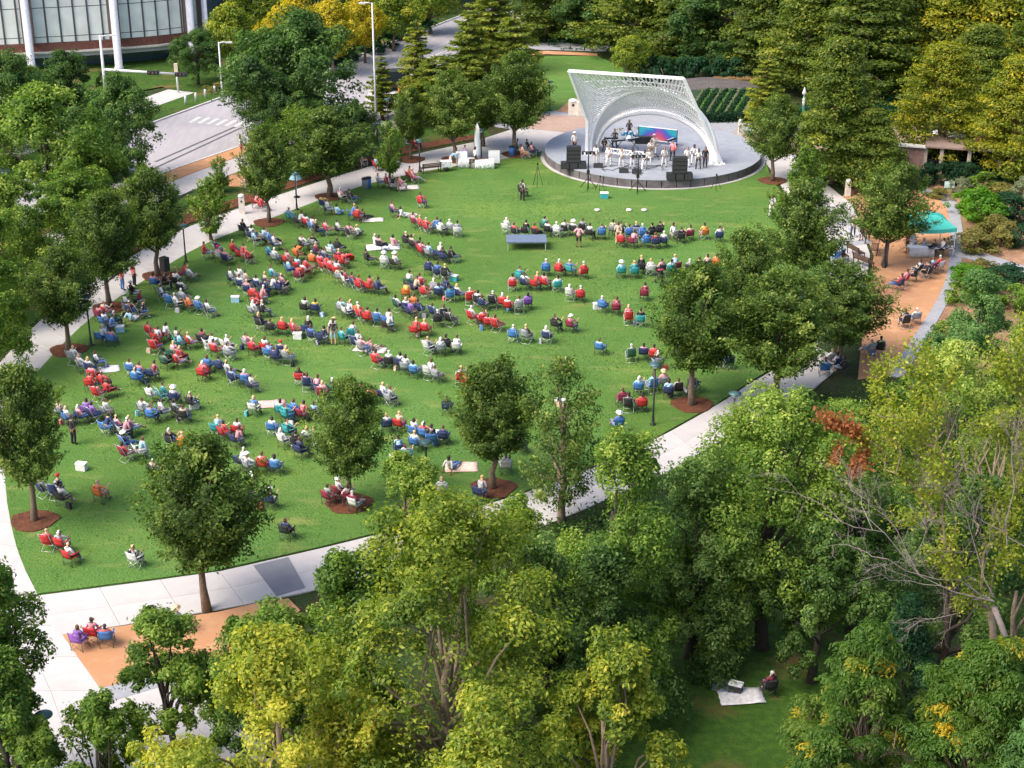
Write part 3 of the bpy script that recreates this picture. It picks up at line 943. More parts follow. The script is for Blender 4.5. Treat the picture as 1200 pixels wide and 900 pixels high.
for i, (x, y, yt, wd, kd, lab) in enumerate([
    (318, 92, 22, 44, 'gold', 'smallest golden locust beside the last column'),
    (350, 84, -8, 66, 'gold', 'golden locust right above the biggest oak'),
    (392, 88, 0, 62, 'gold', 'brightest golden locust near the tall street pole'),
    (428, 74, -6, 54, 'gold', 'golden locust behind the tall street pole'),
    (462, 60, -14, 62, 'locust', 'greener locust right of the golden ones'),
    (505, 40, -30, 64, 'locust', 'farthest locust along the street'),
    (300, 60, -30, 70, 'locust', 'locust behind the golden row near the building')]):
    tree(kd, 'locust_tree', x, y, yt, wd, lab, gG)
# feathery conifers left of the stage
gC = 'feathery conifers along the street'
tree('cypthin', 'feathery_tree', 490, 132, 20, 58, 'slender pointed conifer standing over the road', gC)
tree('cypthin', 'feathery_tree', 512, 146, 62, 72, 'yellowish feathery conifer in front of the slender one', gC)
tree('cypthin', 'feathery_tree', 552, 134, 8, 80, 'feathery conifer left of the two tall ones by the walk', gC)
tree('cypthin', 'feathery_tree', 606, 132, 12, 76, 'tall feathery conifer rising behind the dark elm', gC)
tree('cypthin', 'feathery_tree', 448, 140, 64, 40, 'little feathery conifer at the road edge', gC)
tree('cypthin', 'feathery_tree', 578, 86, -30, 84, 'feathery conifer at the top edge near the far road', gC)
tree('locust', 'bushy_tree', 738, 96, 42, 46, 'small yellow-green tree on the upper lawn behind the stage roof')
# dark belt behind the stage
gB = 'tall trees closing the view behind the stage'
for i, (x, y, yt, wd, kd, lab) in enumerate([
    (640, 44, -60, 110, 'cypdark', 'dark tree at the top left end of the tree belt'),
    (690, 52, -70, 100, 'forest', 'dark tree behind the upper lawn'),
    (742, 66, -60, 118, 'cyp', 'layered conifer above the small yellow-green tree'),
    (800, 72, -60, 128, 'cypdark', 'layered dark conifer above the stage roof'),
    (850, 84, -50, 120, 'forest', 'darkest round tree right of the stage roof'),
    (905, 92, -50, 120, 'cypdark', 'layered conifer above the straw grasses'),
    (950, 108, -30, 120, 'cyp', 'layered conifer above the teal pole'),
    (1000, 116, -40, 130, 'cypdark', 'dark conifer left of the yellow ones'),
    (1050, 100, -60, 120, 'cyp', 'conifer behind the yellow ones at top right'),
    (1110, 104, -70, 130, 'cypy', 'tall yellowest conifer at the top edge'),
    (1180, 110, -60, 130, 'cypy', 'yellow conifer in the top right corner'),
    (1250, 130, -60, 140, 'cyp', 'conifer cut off by the right edge of the photo')]):
    tree(kd, 'belt_tree', x, y, yt, wd, lab, gB)
for i, (x, y, yt, wd, kd, lab) in enumerate([
    (668, 26, -70, 150, 'forest', 'far dark round tree behind the left of the belt'),
    (780, 34, -80, 150, 'forest', 'far dark round tree behind the middle of the belt'),
    (880, 40, -80, 150, 'forest', 'far dark round tree behind the right of the belt'),
    (985, 56, -80, 150, 'forest', 'far dark round tree behind the dark conifer'),
    (560, 4, -90, 140, 'forest', 'far dark round tree above the road'),
    (420, 22, -80, 130, 'forest', 'far dark round tree behind the golden locusts')]):
    tree(kd, 'belt_tree', x, y, yt, wd, lab, gB)
gR = 'conifers round the garden pavilion'
tree('cyp', 'feathery_tree', 976, 214, 46, 120, 'wide light conifer above the east path', gR)
tree('cyp', 'feathery_tree', 1012, 222, 128, 92, 'low conifer in front of the wide light one', gR)
tree('cypy', 'feathery_tree', 1098, 190, 52, 96, 'yellow-topped conifer standing before the pavilion', gR)
tree('cypy', 'feathery_tree', 1180, 212, 66, 104, 'lime conifer with a bare pale trunk at the right edge', gR)
tree('cyp', 'feathery_tree', 1140, 160, 30, 96, 'conifer behind the pavilion roof', gR)
tree('elm', 'elm_tree', 1046, 214, 176, 46, 'low bush-like tree just above the neat elm')

# ------------------------------------------------------------------ the near trees, each with a crown of its own
def near_tree(name, label, bx, by, ytop, wpx, kind, shape, seed, ncl, per, L, cb=0.22, bark=BARK, limbs=20, hole=None, loose=0.35, fl=0.85, tb=0.0, patch=None, lean=0.03, cxpx=None, top=0.72, r0=None):
    B = G(bx, by)
    H = height_at(B, ytop)
    W = wpx / scale_at(Vector((B.x, B.y, H * 0.6)))
    B.x = (bx - 600) / scale_at(Vector((B.x, B.y, H * 0.6)))      # the crown, not the foot, stands over bx
    r = thing(name, label, 'tree', (B.x, B.y, 0.03))
    per, L = int(per * 1.35), L * 0.93
    tb += 0.09
    if shape == 'spray':
        cm, C = spray_crown('crown', H, W, cb, seed, LEAF[kind], ncl, per, L, tb)
    else:
        cm, C = make_crown('crown', shape, H, W, cb, seed, LEAF[kind], ncl, per, L, fl, loose, tb, patch, hole and (hole[0] * W, hole[1] * H, hole[2] * W, hole[3] * H, hole[4]))
    link('crown', cm, r)
    link('trunk', make_trunk('trunk', H, W, cb, seed, bark, C, limbs, r0=r0, lean=lean, top=top), r)
    return r, H, W
near_tree('maple_tree', 'biggest bright yellow-green tree in the foreground with forked pale limbs', 512, 985, 598, 372, 'yg', 'lobed', 3, 430, 125, 0.19, 0.22, BARK_L, 34, tb=0.0, hole=(-0.07, 0.50, 0.17, 0.20, 0.12), r0=0.28)
near_tree('maple_tree', 'yellow-green crown cut off by the bottom edge left of centre', 325, 1060, 745, 300, 'yg', 'lobed', 8, 290, 115, 0.18, 0.2, BARK_L, 20, tb=0.06)
near_tree('maple_tree', 'yellow-green crown right of the biggest bright tree', 722, 1030, 752, 165, 'yg', 'lobed', 12, 260, 115, 0.18, 0.03, BARK_L, 14, tb=-0.04, patch=0.05)
near_tree('maple_tree', 'low yellow crown at the bottom edge of the photo', 570, 1140, 815, 260, 'yg', 'lobed', 14, 160, 110, 0.18, 0.2, BARK_L, 14, tb=0.08)
near_tree('leafy_tree', 'mid-green tree behind the left of the biggest bright tree', 322, 920, 712, 200, 'light', 'lobed', 21, 230, 115, 0.18, 0.16, BARK_D, 18, tb=-0.22)
near_tree('leafy_tree', 'loose green tree hanging over the granite bed', 196, 900, 716, 130, 'light', 'lobed', 23, 150, 95, 0.18, 0.2, BARK_D, 18, tb=-0.08, loose=0.8)
near_tree('leafy_tree', 'green tree along the lower left edge of the photo', -4, 930, 648, 125, 'light', 'lobed', 25, 300, 110, 0.18, 0.1, BARK_D, 14, tb=-0.12)
near_tree('leafy_tree', 'dark green tree in the bottom left corner', 12, 1010, 765, 130, 'light', 'lobed', 26, 240, 110, 0.18, 0.1, BARK_D, 12, tb=-0.16)
near_tree('leafy_tree', 'small tree tucked between the slim elm and the bright tree', 476, 640, 536, 104, 'light', 'lobed', 27, 90, 110, 0.17, 0.2, BARK, 10, tb=-0.05)
near_tree('leafy_tree', 'green tree over the south path right of the bright tree', 596, 760, 588, 130, 'light', 'lobed', 29, 110, 110, 0.18, 0.15, BARK_D, 12, tb=-0.22)
near_tree('oak_tree', 'upright green tree in the middle of the lower half', 728, 815, 512, 185, 'light', 'lobed', 31, 300, 120, 0.18, 0.03, BARK_D, 20, tb=-0.08)
near_tree('oak_tree', 'dark tree filling the gap below the upright green one', 700, 850, 640, 190, 'dark', 'lobed', 33, 150, 110, 0.18, 0.05, BARK_D, 12, tb=0.05)
near_tree('oak_tree', 'dark tree left of the large light-green one', 815, 770, 540, 160, 'dark', 'lobed', 35, 220, 115, 0.18, 0.03, BARK_D, 16, tb=0.18)
near_tree('oak_tree', 'large light-green tree below the junction of the paths', 905, 760, 462, 220, 'light', 'lobed', 37, 320, 120, 0.18, 0.12, BARK_D, 22, tb=-0.05)
near_tree('oak_tree', 'dark tree hanging over the shaded lawn', 850, 745, 590, 190, 'dark', 'lobed', 39, 190, 115, 0.18, 0.22, BARK_D, 18, tb=0.2)
near_tree('oak_tree', 'dark tree behind the rust-coloured branch', 1010, 740, 500, 150, 'dark', 'lobed', 41, 130, 110, 0.18, 0.1, BARK_D, 16, tb=0.22)
near_tree('oak_tree', 'dark tree behind the bare grey branches', 1120, 830, 560, 210, 'dark', 'lobed', 43, 150, 110, 0.18, 0.1, BARK_D, 16, tb=0.10)
near_tree('leafy_tree', 'blue-green tree beside the curved terrace path', 1140, 500, 318, 130, 'blue', 'lobed', 45, 150, 110, 0.19, 0.1, BARK_D, 14)
near_tree('leafy_tree', 'fresh green tree at the end of the orange terrace', 1118, 600, 405, 130, 'light', 'lobed', 47, 130, 105, 0.18, 0.1, BARK_D, 14, tb=0.15)
near_tree('leafy_tree', 'green tree against the right edge halfway down', 1205, 560, 330, 110, 'light', 'lobed', 49, 120, 105, 0.18, 0.1, BARK_D, 12, patch=0.08)
near_tree('leafy_tree', 'loose green tree at the bottom edge over the lower left plaza', 118, 1010, 822, 120, 'light', 'lobed', 83, 130, 100, 0.18, 0.2, BARK_D, 14, tb=-0.1, loose=0.8)
near_tree('leafy_tree', 'green tree filling the bottom centre behind the yellow crowns', 410, 925, 650, 150, 'light', 'lobed', 71, 200, 110, 0.18, 0.1, BARK_D, 14, tb=-0.2)
near_tree('oak_tree', 'dark tree behind the right side of the biggest bright tree', 640, 860, 622, 150, 'dark', 'lobed', 73, 170, 110, 0.18, 0.08, BARK_D, 14, tb=0.15)
near_tree('leafy_tree', 'pale yellow-green tree below the orange terrace', 1095, 640, 446, 130, 'light', 'spray', 75, 60, 90, 0.16, 0.12, BARK_L, 26, tb=-0.05)
near_tree('leafy_tree', 'pale leafy tree left of the rust-coloured branch', 990, 640, 470, 110, 'light', 'spray', 77, 100, 95, 0.16, 0.12, BARK_L, 20, tb=0.08)
near_tree('leafy_tree', 'thin yellow-tinged tree near the right edge above the bare branches', 1165, 700, 458, 120, 'yg', 'spray', 79, 36, 70, 0.16, 0.12, BARK_L, 24, tb=-0.02)
near_tree('oak_tree', 'dark tree at the right end of the shaded lawn', 960, 800, 610, 150, 'dark', 'lobed', 81, 150, 110, 0.18, 0.18, BARK_D, 14, tb=0.08)
near_tree('conifer_tree', 'dusky blue conifer behind the long-leafleted tree', 1062, 860, 700, 110, 'deep', 'cone', 51, 90, 120, 0.13, 0.02, BARK_D, 6)

# the gaunt tree at right: leaning limbs with yellow sleeves of leaves, one rusty bough and bare grey twigs
def bough(b, a, c, r, rs, depth, tips, kids=4, spread=0.5):
    pts = wobble(a, c, rs, 5, 0.09)
    b.tube(pts, [r * (1 - 0.13 * i) for i in range(6)], 5 if depth else 4, caps=False)
    tips.append(pts)
    if depth:
        for k in range(kids):
            s = 0.25 + 0.7 * (k + rs.random() * 0.6) / kids
            i = int(s * 5)
            p = pts[i].lerp(pts[min(5, i + 1)], s * 5 - i)
            d = (Vector(c) - Vector(a))
            L = d.length * (0.52 - 0.22 * s) * (0.7 + 0.5 * rs.random())
            dd = (d.normalized() + Vector(rs.normal(size=3)) * spread + Vector((0, 0, 0.15))).normalized()
            bough(b, p, p + dd * L, r * 0.5, rs, depth - 1, tips, kids, spread)
def from_px(x, y, depth_y):           # a point on row y whose distance is depth_y metres north
    v = (y - 450) / F_PX
    z = height_at(Vector((0, depth_y, 0)), y)
    zc = depth_y * CP + (CAM_H - z) * SP
    return Vector(((x - 600) / F_PX * zc, depth_y, z))
rs = np.random.RandomState(9)
gt_base = G(1190, 900)
gt = thing('gaunt_tree', 'gaunt half-bare tree at right with yellow leaf sleeves on leaning limbs', 'tree', (gt_base.x, gt_base.y, 0))
def rel(p): return p - Vector((gt_base.x, gt_base.y, 0))
Y0 = gt_base.y
b = MB()
fork = rel(from_px(1160, 715, Y0 + 0.5))
b.tube(wobble((0, 0, -0.2), fork, rs, 5, 0.05), [0.22, 0.19, 0.17, 0.15, 0.13, 0.12], 8)
limbs = []
TG = [((1108, 640), (1050, 555), 0.11), ((1108, 640), (1085, 470), 0.10), ((1088, 560), (1092, 405), 0.08), ((1050, 555), (1005, 505), 0.06), ((1050, 555), (1030, 440), 0.055),
      ((1150, 690), (1200, 540), 0.10), ((1200, 540), (1150, 500), 0.06), ((1160, 715), (1108, 640), 0.15), ((1200, 560), (1190, 400), 0.07), ((1160, 700), (1180, 590), 0.06)]
for (a, c, r) in TG:
    t = []
    bough(b, rel(from_px(*a, Y0 + 0.5)), rel(from_px(*c, Y0 + 0.5 + rs.normal() * 0.8)), r * 0.6, rs, 2, t, 5, 0.45)
    limbs.append(t)
b.build('trunk', BARK_L, gt)
def sleeve(name, paths, m, per, rad, L, seed, tb=0.5, parent=gt):
    r2 = np.random.RandomState(seed)
    P, TT = [], []
    for pts in paths:
        for i in range(len(pts) - 1):
            k = int(per * (pts[i + 1] - pts[i]).length)
            if k < 1: continue
            s = r2.random((k, 1))
            a_, c_ = np.array(pts[i]), np.array(pts[i + 1])
            P.append(a_ + (c_ - a_) * s + r2.normal(size=(k, 3)) * rad)
            TT.append(tb + r2.normal(size=k) * 0.17 + r2.normal() * 0.08)
    P, TT = np.concatenate(P), np.concatenate(TT)
    n = len(P)
    Ls = L * (0.6 + 0.7 * r2.random(n))
    return link(name, leaf_mesh(name, P, r2.normal(size=(n, 3)) * 0.8 + np.array([0, 0, 0.8]), Ls, Ls * 0.6, TT, r2, m), parent)
cr = sleeve('crown', [p for t in limbs for p in t], LEAF['yg'], 60, 0.17, 0.14, 4, 0.62)
gt2b = G(1215, 905)
# bare boughs reaching left
b = MB(); dummy = []
bb = thing('bare_tree', 'bare grey-twigged tree reaching left under the gaunt yellow tree', 'tree', (gt_base.x + 1.2, gt_base.y - 1.2, 0))
def rel2(p): return p - Vector((gt_base.x + 1.2, gt_base.y - 1.2, 0))
Y1 = Y0 - 1.0
s0 = rel2(from_px(1165, 712, Y1))
b.tube(wobble((0, 0, -0.2), s0, rs, 4, 0.05), [0.16, 0.14, 0.12, 0.11, 0.10], 7)
for a, c, r, kd in (((1165, 705), (1040, 655), 0.07, 6), ((1165, 705), (960, 600), 0.06, 7), ((1040, 655), (970, 640), 0.035, 6), ((1160, 700), (1060, 740), 0.045, 5),
                    ((1165, 700), (1110, 560), 0.06, 7), ((1200, 640), (1130, 600), 0.05, 6), ((1150, 700), (1100, 730), 0.03, 4), ((1180, 640), (1190, 480), 0.05, 7), ((1140, 620), (1110, 500), 0.035, 6)):
    bough(b, rel2(from_px(*a, Y1)), rel2(from_px(*c, Y1 + rs.normal() * 0.6)), r * 0.45, rs, 3, dummy, kd, 0.6)
b.build('branches', TWIG, bb)
# rusty bough
b = MB(); rp = []
a0, c0 = from_px(1020, 525, Y0 + 1.2), from_px(968, 492, Y0 + 1.2)
bough(b, rel(a0), rel(c0), 0.035, rs, 1, rp, 5, 0.5)
bough(b, rel(a0), rel(from_px(1000, 552, Y0 + 1.2)), 0.03, rs, 1, rp, 5, 0.4)
bough(b, rel(from_px(985, 520, Y0 + 1.2)), rel(from_px(974, 545, Y0 + 1.2)), 0.03, rs, 0, rp)
b.build('dead_bough', BARK_L, gt)
sleeve('rusty_foliage', rp, LEAF['rust'], 150, 0.13, 0.16, 6, 0.5)['label'] = 'rust-orange withered foliage at the tip of one limb'
# yellow patch low on the right edge
near_tree('leafy_tree', 'small yellow-leaved tree at the right edge below the bare branches', 1195, 880, 625, 90, 'yg', 'lobed', 55, 60, 90, 0.17, 0.3, BARK_L, 10, tb=0.25, loose=0.8)

# trees with long drooping leaflets, lower right
def leaflet_tree(label, bx, by, ytop, wpx, seed, nros, m='comp', tb=0.0, cb=0.25):
    rs = np.random.RandomState(seed)
    B = G(bx, by)
    H = height_at(B, ytop)
    W = wpx / scale_at(Vector((B.x, B.y, H * 0.6)))
    B.x = (bx - 600) / scale_at(Vector((B.x, B.y, H * 0.6)))
    C, rc, _ = clumps_for('broad', H, W, cb, rs, nros)
    P, N, T, TT = [], [], [], []
    for i in range(len(C)):
        tint = 0.38 + tb + rs.normal() * 0.12 + (0.5 if rs.random() < 0.07 else 0)
        nf = rs.randint(7, 11)
        for j in range(nf):
            a = 2 * pi * (j + rs.random()) / nf
            Lf = 0.42 * (0.6 + 0.7 * rs.random())
            out = np.array([cos(a), sin(a), 0.0]); sid = np.array([-sin(a), cos(a), 0])
            for s in np.linspace(0.15, 1, 9):
                base = C[i] + out * Lf * s + np.array([0, 0, 0.30 * s - 0.85 * s * s]) * Lf
                for g in (-1, 1):
                    P.append(base + sid * g * 0.08 + rs.normal(size=3) * 0.03 + np.array([0, 0, -0.03]))
                    N.append(np.array([0, 0, 1.0]) + sid * g * 0.35 + out * 0.35 * s + rs.normal(size=3) * 0.30)
                    T.append(sid * g + out * 0.45 + np.array([0, 0, -0.35]))
                    TT.append(tint + rs.normal() * 0.07 + 0.08 * s)
    P, N, T, TT = map(np.array, (P, N, T, TT))
    Ls = 0.165 * (0.8 + 0.4 * rs.random(len(P)))
    r = thing('walnut_tree', label, 'tree', (B.x, B.y, 0.03))
    link('crown', leaf_mesh('crown', P, N, Ls, Ls * 0.36, TT, rs, LEAF[m], T), r)
    link('trunk', make_trunk('trunk', H, W, cb, seed, BARK_L, C, 60, lean=0.02, top=0.55, r0=0.13), r)
leaflet_tree('slender tree of long drooping leaflets with yellow tufts, bottom right', 1012, 985, 728, 130, 61, 190)
leaflet_tree('bushy tree of long leaflets in the bottom right corner', 1150, 1010, 748, 210, 62, 420)
leaflet_tree('low leaflet tree at the bottom edge beside the slender one', 960, 1040, 855, 120, 63, 120)
leaflet_tree('arching leaflet sapling in front of the shaded picnic', 955, 965, 812, 105, 64, 40, tb=0.1, cb=0.5)
leaflet_tree('blue-green leaflet tree touching the right edge', 1215, 1080, 830, 130, 65, 150, 'blue', tb=0.1)

# ------------------------------------------------------------------ shrubs
SHR = {}
def shrub(kind, name, x, y, wpx, hpx, label, group=None, cat='shrub'):
    key = (kind, random.randint(0, 1))
    if key not in SHR:
        if kind == 'straw':
            rs2 = np.random.RandomState(3)
            n = 1500
            a = rs2.random(n) * 2 * pi; r = rs2.random(n) ** 0.5 * 0.35; h = rs2.random(n) ** 0.5
            P = np.stack([np.cos(a) * r * (1 + h * 0.5), np.sin(a) * r * (1 + h * 0.5), h], 1)
            T = np.stack([np.cos(a) * 0.3, np.sin(a) * 0.3, np.ones(n)], 1)
            me = leaf_mesh('foliage', P, rs2.normal(size=(n, 3)), 0.28, 0.035, rs2.random(n), rs2, LEAF['straw'], T)
        else:
            me, _ = make_crown('foliage', 'oval', 1.0, 1.25, 0.03, random.randint(0, 999), LEAF[kind], 34, 70, 0.10, 0.9, 0.3)
        SHR[key] = me
    B = G(x, y)
    s = scale_at(B)
    th = (CAM_H - 0) / B.y
    H = 1.2 * max(0.35, (hpx / s - (wpx / s) * 0.5 * 0.3) / 0.93)
    W = wpx / s / 1.02
    r = thing(name, label, cat, (B.x, B.y, 0.03), random.random() * 6, group)
    r.scale = (W, W, H)
    link('foliage', SHR[key], r)
    bb = MB()
    for k in range(3):
        a = k * 2.1
        bb.tube([(0.02 * cos(a), 0.02 * sin(a), -0.03), (0.1 * cos(a), 0.1 * sin(a), 0.35), (0.24 * cos(a), 0.24 * sin(a), 0.62)], [0.03, 0.02, 0.008], 5)
    link('stem', SHR.setdefault('stem', bb.mesh('stem', BARK)), r)
    return r
gS = 'shrubs in the mulched garden at right'
for (k, x, y, wd, h, lab) in [
    ('lime', 1150, 262, 54, 40, 'bright lime mound beside the curved grey path'),
    ('lime', 1132, 250, 34, 28, 'smaller lime mound at the tip of the bright one'),
    ('deep', 1180, 262, 46, 36, 'dark green mound right of the lime mounds'),
    ('olive', 1164, 282, 44, 30, 'olive mound in front of the lime mounds'),
    ('olive', 1142, 294, 48, 26, 'speckled yellow shrub beside the terrace path'),
    ('olive', 1172, 290, 30, 22, 'olive shrub right of the speckled yellow one'),
    ('sage', 1196, 236, 34, 28, 'silvery shrub at the right edge'),
    ('deep', 1196, 290, 30, 26, 'deep green shrub at the right edge above the path'),
    ('olive', 1150, 320, 40, 18, 'low olive shrub below the garden path'),
    ('deep', 1176, 326, 44, 18, 'dark spreading shrub below the garden path'),
    ('lime', 1136, 334, 44, 24, 'lime shrub where the terrace path bends'),
    ('blue', 1158, 350, 46, 28, 'blue-green shrub below the path bend'),
    ('light', 1128, 356, 36, 26, 'fresh green shrub on the bed edge'),
    ('light', 1190, 366, 50, 34, 'fresh green shrub near the right edge'),
    ('deep', 1192, 340, 34, 22, 'small dark shrub above the fresh green one'),
    ('sage', 1124, 226, 22, 18, 'grey-leaved shrub beside the small white sign'),
    ('olive', 1100, 232, 26, 12, 'yellow flowering clump at the head of the terrace'),
    ('light', 1150, 226, 34, 24, 'shrub behind the lime mounds'),
    ('olive', 1172, 234, 30, 20, 'olive shrub behind the dark green mound'),
    ('light', 1120, 410, 60, 40, 'large green shrub below the end of the terrace path'),
    ('light', 1072, 470, 60, 40, 'green shrub at the lower tip of the terrace'),
    ('olive', 1060, 540, 60, 44, 'olive shrub under the fresh green tree'),
    ('light', 985, 500, 60, 34, 'green shrub below the lower end of the east path'),
    ('deep', 940, 498, 50, 30, 'dark shrub under the large elm')]:
    shrub(k, 'shrub', x, y, wd, h, lab, gS)
gH = 'clipped hedge bushes before the pavilion'
for i, x in enumerate((1086, 1102, 1118, 1134)):
    shrub('deep', 'hedge_bush', x, 216, 24, 24, ['leftmost bush of the dark hedge before the pavilion', 'second bush of the dark pavilion hedge', 'third bush of the pavilion hedge behind the white sign', 'right end bush of the dark pavilion hedge'][i], gH)
gT = 'straw-coloured grasses on the slope behind the stage'
for i, x in enumerate((840, 848, 856, 864, 874, 884, 894)):
    shrub('straw', 'straw_grass', x, 106 + (i % 2), 10, 13, ['leftmost straw tuft on the slope edge', 'second straw tuft from the left', 'tall straw tuft, third from the left', 'middle straw tuft of the row', 'fifth straw tuft from the left', 'sixth straw tuft beside the feathery tree', 'rightmost straw tuft behind the feathery tree'][i], gT, 'grass')
gU = 'dark shrubs along the back of the upper lawn'
for i, x in enumerate((762, 780, 800, 820, 842, 862)):
    shrub('deep', 'dark_shrub', x, 100 - (i == 0) * 4, 30, 30, ['leftmost dark shrub behind the stage roof', 'second dark shrub behind the stage roof', 'dark shrub above the roof corner', 'dark shrub right of the roof corner', 'dark shrub left of the straw grasses', 'dark shrub above the straw grasses'][i], gU)
gV = 'hedge bushes under the golden trees'
for i, (x, y) in enumerate(((392, 76), (412, 70), (432, 63), (452, 56), (474, 48), (496, 40))):
    shrub('deep', 'hedge_bush', x, y, 30, 20, ['hedge bush under the brightest golden tree', 'second hedge bush up the street', 'third hedge bush up the street', 'fourth hedge bush, under the greener locust', 'fifth hedge bush up the street', 'farthest hedge bush up the street'][i], gV)
shrub('light', 'shrub', 470, 128, 26, 18, 'green bush between the parked vehicle and the road')
shrub('olive', 'shrub', 256, 110, 26, 14, 'reddish-olive bush at the foot of the street light')
# low growth under the near trees
rs = np.random.RandomState(70)
def undergrowth(name, polys, n, m, h, L, label):
    P = []
    for poly, k in polys:
        x0, x1 = min(p[0] for p in poly), max(p[0] for p in poly)
        y0, y1 = min(p[1] for p in poly), max(p[1] for p in poly)
        for _ in range(int(n * k)):
            x, y = rs.uniform(x0, x1), rs.uniform(y0, y1)
            ins = False
            for i in range(len(poly)):
                a, c = poly[i], poly[i - 1]
                if (a[1] > y) != (c[1] > y) and x < (c[0] - a[0]) * (y - a[1]) / (c[1] - a[1]) + a[0]:
                    ins = not ins
            if ins:
                g = G(x, y)
                P.append((g.x, g.y))
    P = np.array(P)
    rep = 14
    Q = np.repeat(P, rep, 0)
    rr = rs.normal(size=(len(Q), 2)) * 0.35
    hh = np.repeat(rs.random(len(P)) * h, rep) * (0.3 + 0.7 * rs.random(len(Q)))
    X = np.concatenate([Q + rr, hh[:, None] + 0.05], 1)
    me = leaf_mesh(name, X, rs.normal(size=X.shape) * 0.6 + np.array([0, 0, 1.0]), L, L * 0.55, 0.35 + rs.normal(size=len(X)) * 0.2, rs, m)
    return tag(link(name, me), label, None, None, 'stuff')
undergrowth('ground_cover', [([(780, 560), (950, 470), (1250, 440), (1280, 700), (1010, 720), (860, 690), (640, 720), (610, 640)], 1.0)], 5200, LEAF['dark'], 0.9, 0.20, 'tangled low growth under the near trees')
undergrowth('verge_plants', [([(-60, 420), (60, 345), (130, 292), (60, 240), (-60, 300)], 1.0), ([(-60, 230), (140, 150), (160, 128), (100, 100), (-60, 120)], 1.0)], 1500, LEAF['dark'], 0.9, 0.26, 'low planting under the street trees')
undergrowth('back_undergrowth', [([(600, 50), (1250, 140), (1250, 60), (600, 10)], 1.0), ([(925, 145), (1075, 150), (1050, 120), (960, 115)], 0.3), ([(1130, 205), (1230, 225), (1230, 190), (1140, 190)], 0.3)], 2500, LEAF['deep'], 1.2, 0.36, 'dark undergrowth at the foot of the far trees')

# loose blades standing proud of the mown sward, thicker in some places than in others
def tufts(name, poly, n, m, label, L=0.15):
    r3 = np.random.RandomState(17)
    P2 = np.array([(p[0], p[1]) for p in poly])
    q = r3.random((n, 2)) * (P2.max(0) - P2.min(0)) + P2.min(0)
    f = np.sin(q[:, 0] * 0.31 + 1.3 * np.sin(q[:, 1] * 0.17)) + np.sin(q[:, 1] * 0.43 + q[:, 0] * 0.12) + 0.8 * np.sin(q[:, 0] * 1.1 - q[:, 1] * 0.9)
    q = q[r3.random(n) < 0.35 + 0.3 * f]
    ins = np.zeros(len(q), bool)
    for i in range(len(P2)):
        a, c = P2[i], P2[i - 1]
        if abs(a[1] - c[1]) < 1e-9: continue
        ins ^= ((a[1] > q[:, 1]) != (c[1] > q[:, 1])) & (q[:, 0] < (c[0] - a[0]) * (q[:, 1] - a[1]) / (c[1] - a[1]) + a[0])
    q = q[ins]
    X = np.concatenate([q, 0.074 + r3.random((len(q), 1)) * 0.006], 1)
    tag(link(name, leaf_mesh(name, X, r3.normal(size=X.shape) * 0.06 + np.array([0, 0, 0.9]), L * (0.6 + r3.random(len(q))), 0.05 + 0.05 * r3.random(len(q)), r3.random(len(q)), r3, m)), label, None, None, 'stuff')
tufts('grass_blades', lawn_poly, 60000, leaf_mat('grass_blade_green', [(0.0, (0.07, 0.165, 0.032)), (0.6, (0.100, 0.215, 0.045)), (0.9, (0.16, 0.26, 0.06)), (1.0, (0.28, 0.29, 0.12))], 0.4), 'loose grass blades and dry bits over the lawn')
# ================================================================== people
SKINS = [mat('skin_%s' % k, c, 0.6, var=0.05) for k, c in (('fair', (0.62, 0.38, 0.27)), ('tan', (0.46, 0.27, 0.17)), ('brown', (0.24, 0.125, 0.07)), ('dark', (0.12, 0.06, 0.035)))]
HAIRS = {'d': mat('dark_hair', (0.025, 0.018, 0.014), 0.6), 'l': mat('blond_hair', (0.55, 0.38, 0.20), 0.6), 's': mat('silver_hair', (0.60, 0.58, 0.56), 0.6),
         'b': mat('brown_hair', (0.10, 0.05, 0.025), 0.6), 'h': mat('white_hat_felt', (0.80, 0.79, 0.76), 0.8), 'q': mat('straw_hat_weave', (0.62, 0.48, 0.28), 0.85), 'j': mat('red_cap_cloth', (0.60, 0.03, 0.03), 0.8)}
CLOTH = {'w': ('white', (0.80, 0.79, 0.78)), 'k': ('black', (0.025, 0.024, 0.028)), 'r': ('red', (0.66, 0.025, 0.03)), 'b': ('blue', (0.06, 0.22, 0.60)), 'n': ('navy', (0.025, 0.045, 0.16)),
         'p': ('pink', (0.80, 0.32, 0.38)), 'o': ('orange', (0.80, 0.20, 0.03)), 'y': ('yellow', (0.82, 0.50, 0.05)), 't': ('teal', (0.03, 0.38, 0.42)), 'g': ('grey', (0.36, 0.38, 0.42)),
         'm': ('maroon', (0.30, 0.02, 0.06)), 'v': ('purple', (0.26, 0.09, 0.48)), 'c': ('light-blue', (0.36, 0.62, 0.80)), 'e': ('dark-green', (0.03, 0.13, 0.08)), 'a': ('tan', (0.66, 0.50, 0.34))}
CM = {k: patterned(v[0].replace('-', '_') + '_cloth', v[1]) for k, v in CLOTH.items()}
CANVAS = {k: mat(v[0].replace('-', '_') + '_canvas', tuple(0.82 * c + 0.012 for c in v[1]), 0.8, var=0.22, scale=7) for k, v in CLOTH.items()}
SHOE = mat('dark_shoe', (0.05, 0.045, 0.045), 0.6)
SHOEW = mat('white_shoe', (0.72, 0.72, 0.72), 0.6)
STEEL = mat('chair_tube', (0.12, 0.12, 0.13), 0.4, 0.6)
STEELW = mat('pale_tube', (0.62, 0.63, 0.65), 0.35, 0.6)
EYE = mat('eye', (0.03, 0.02, 0.02), 0.3)

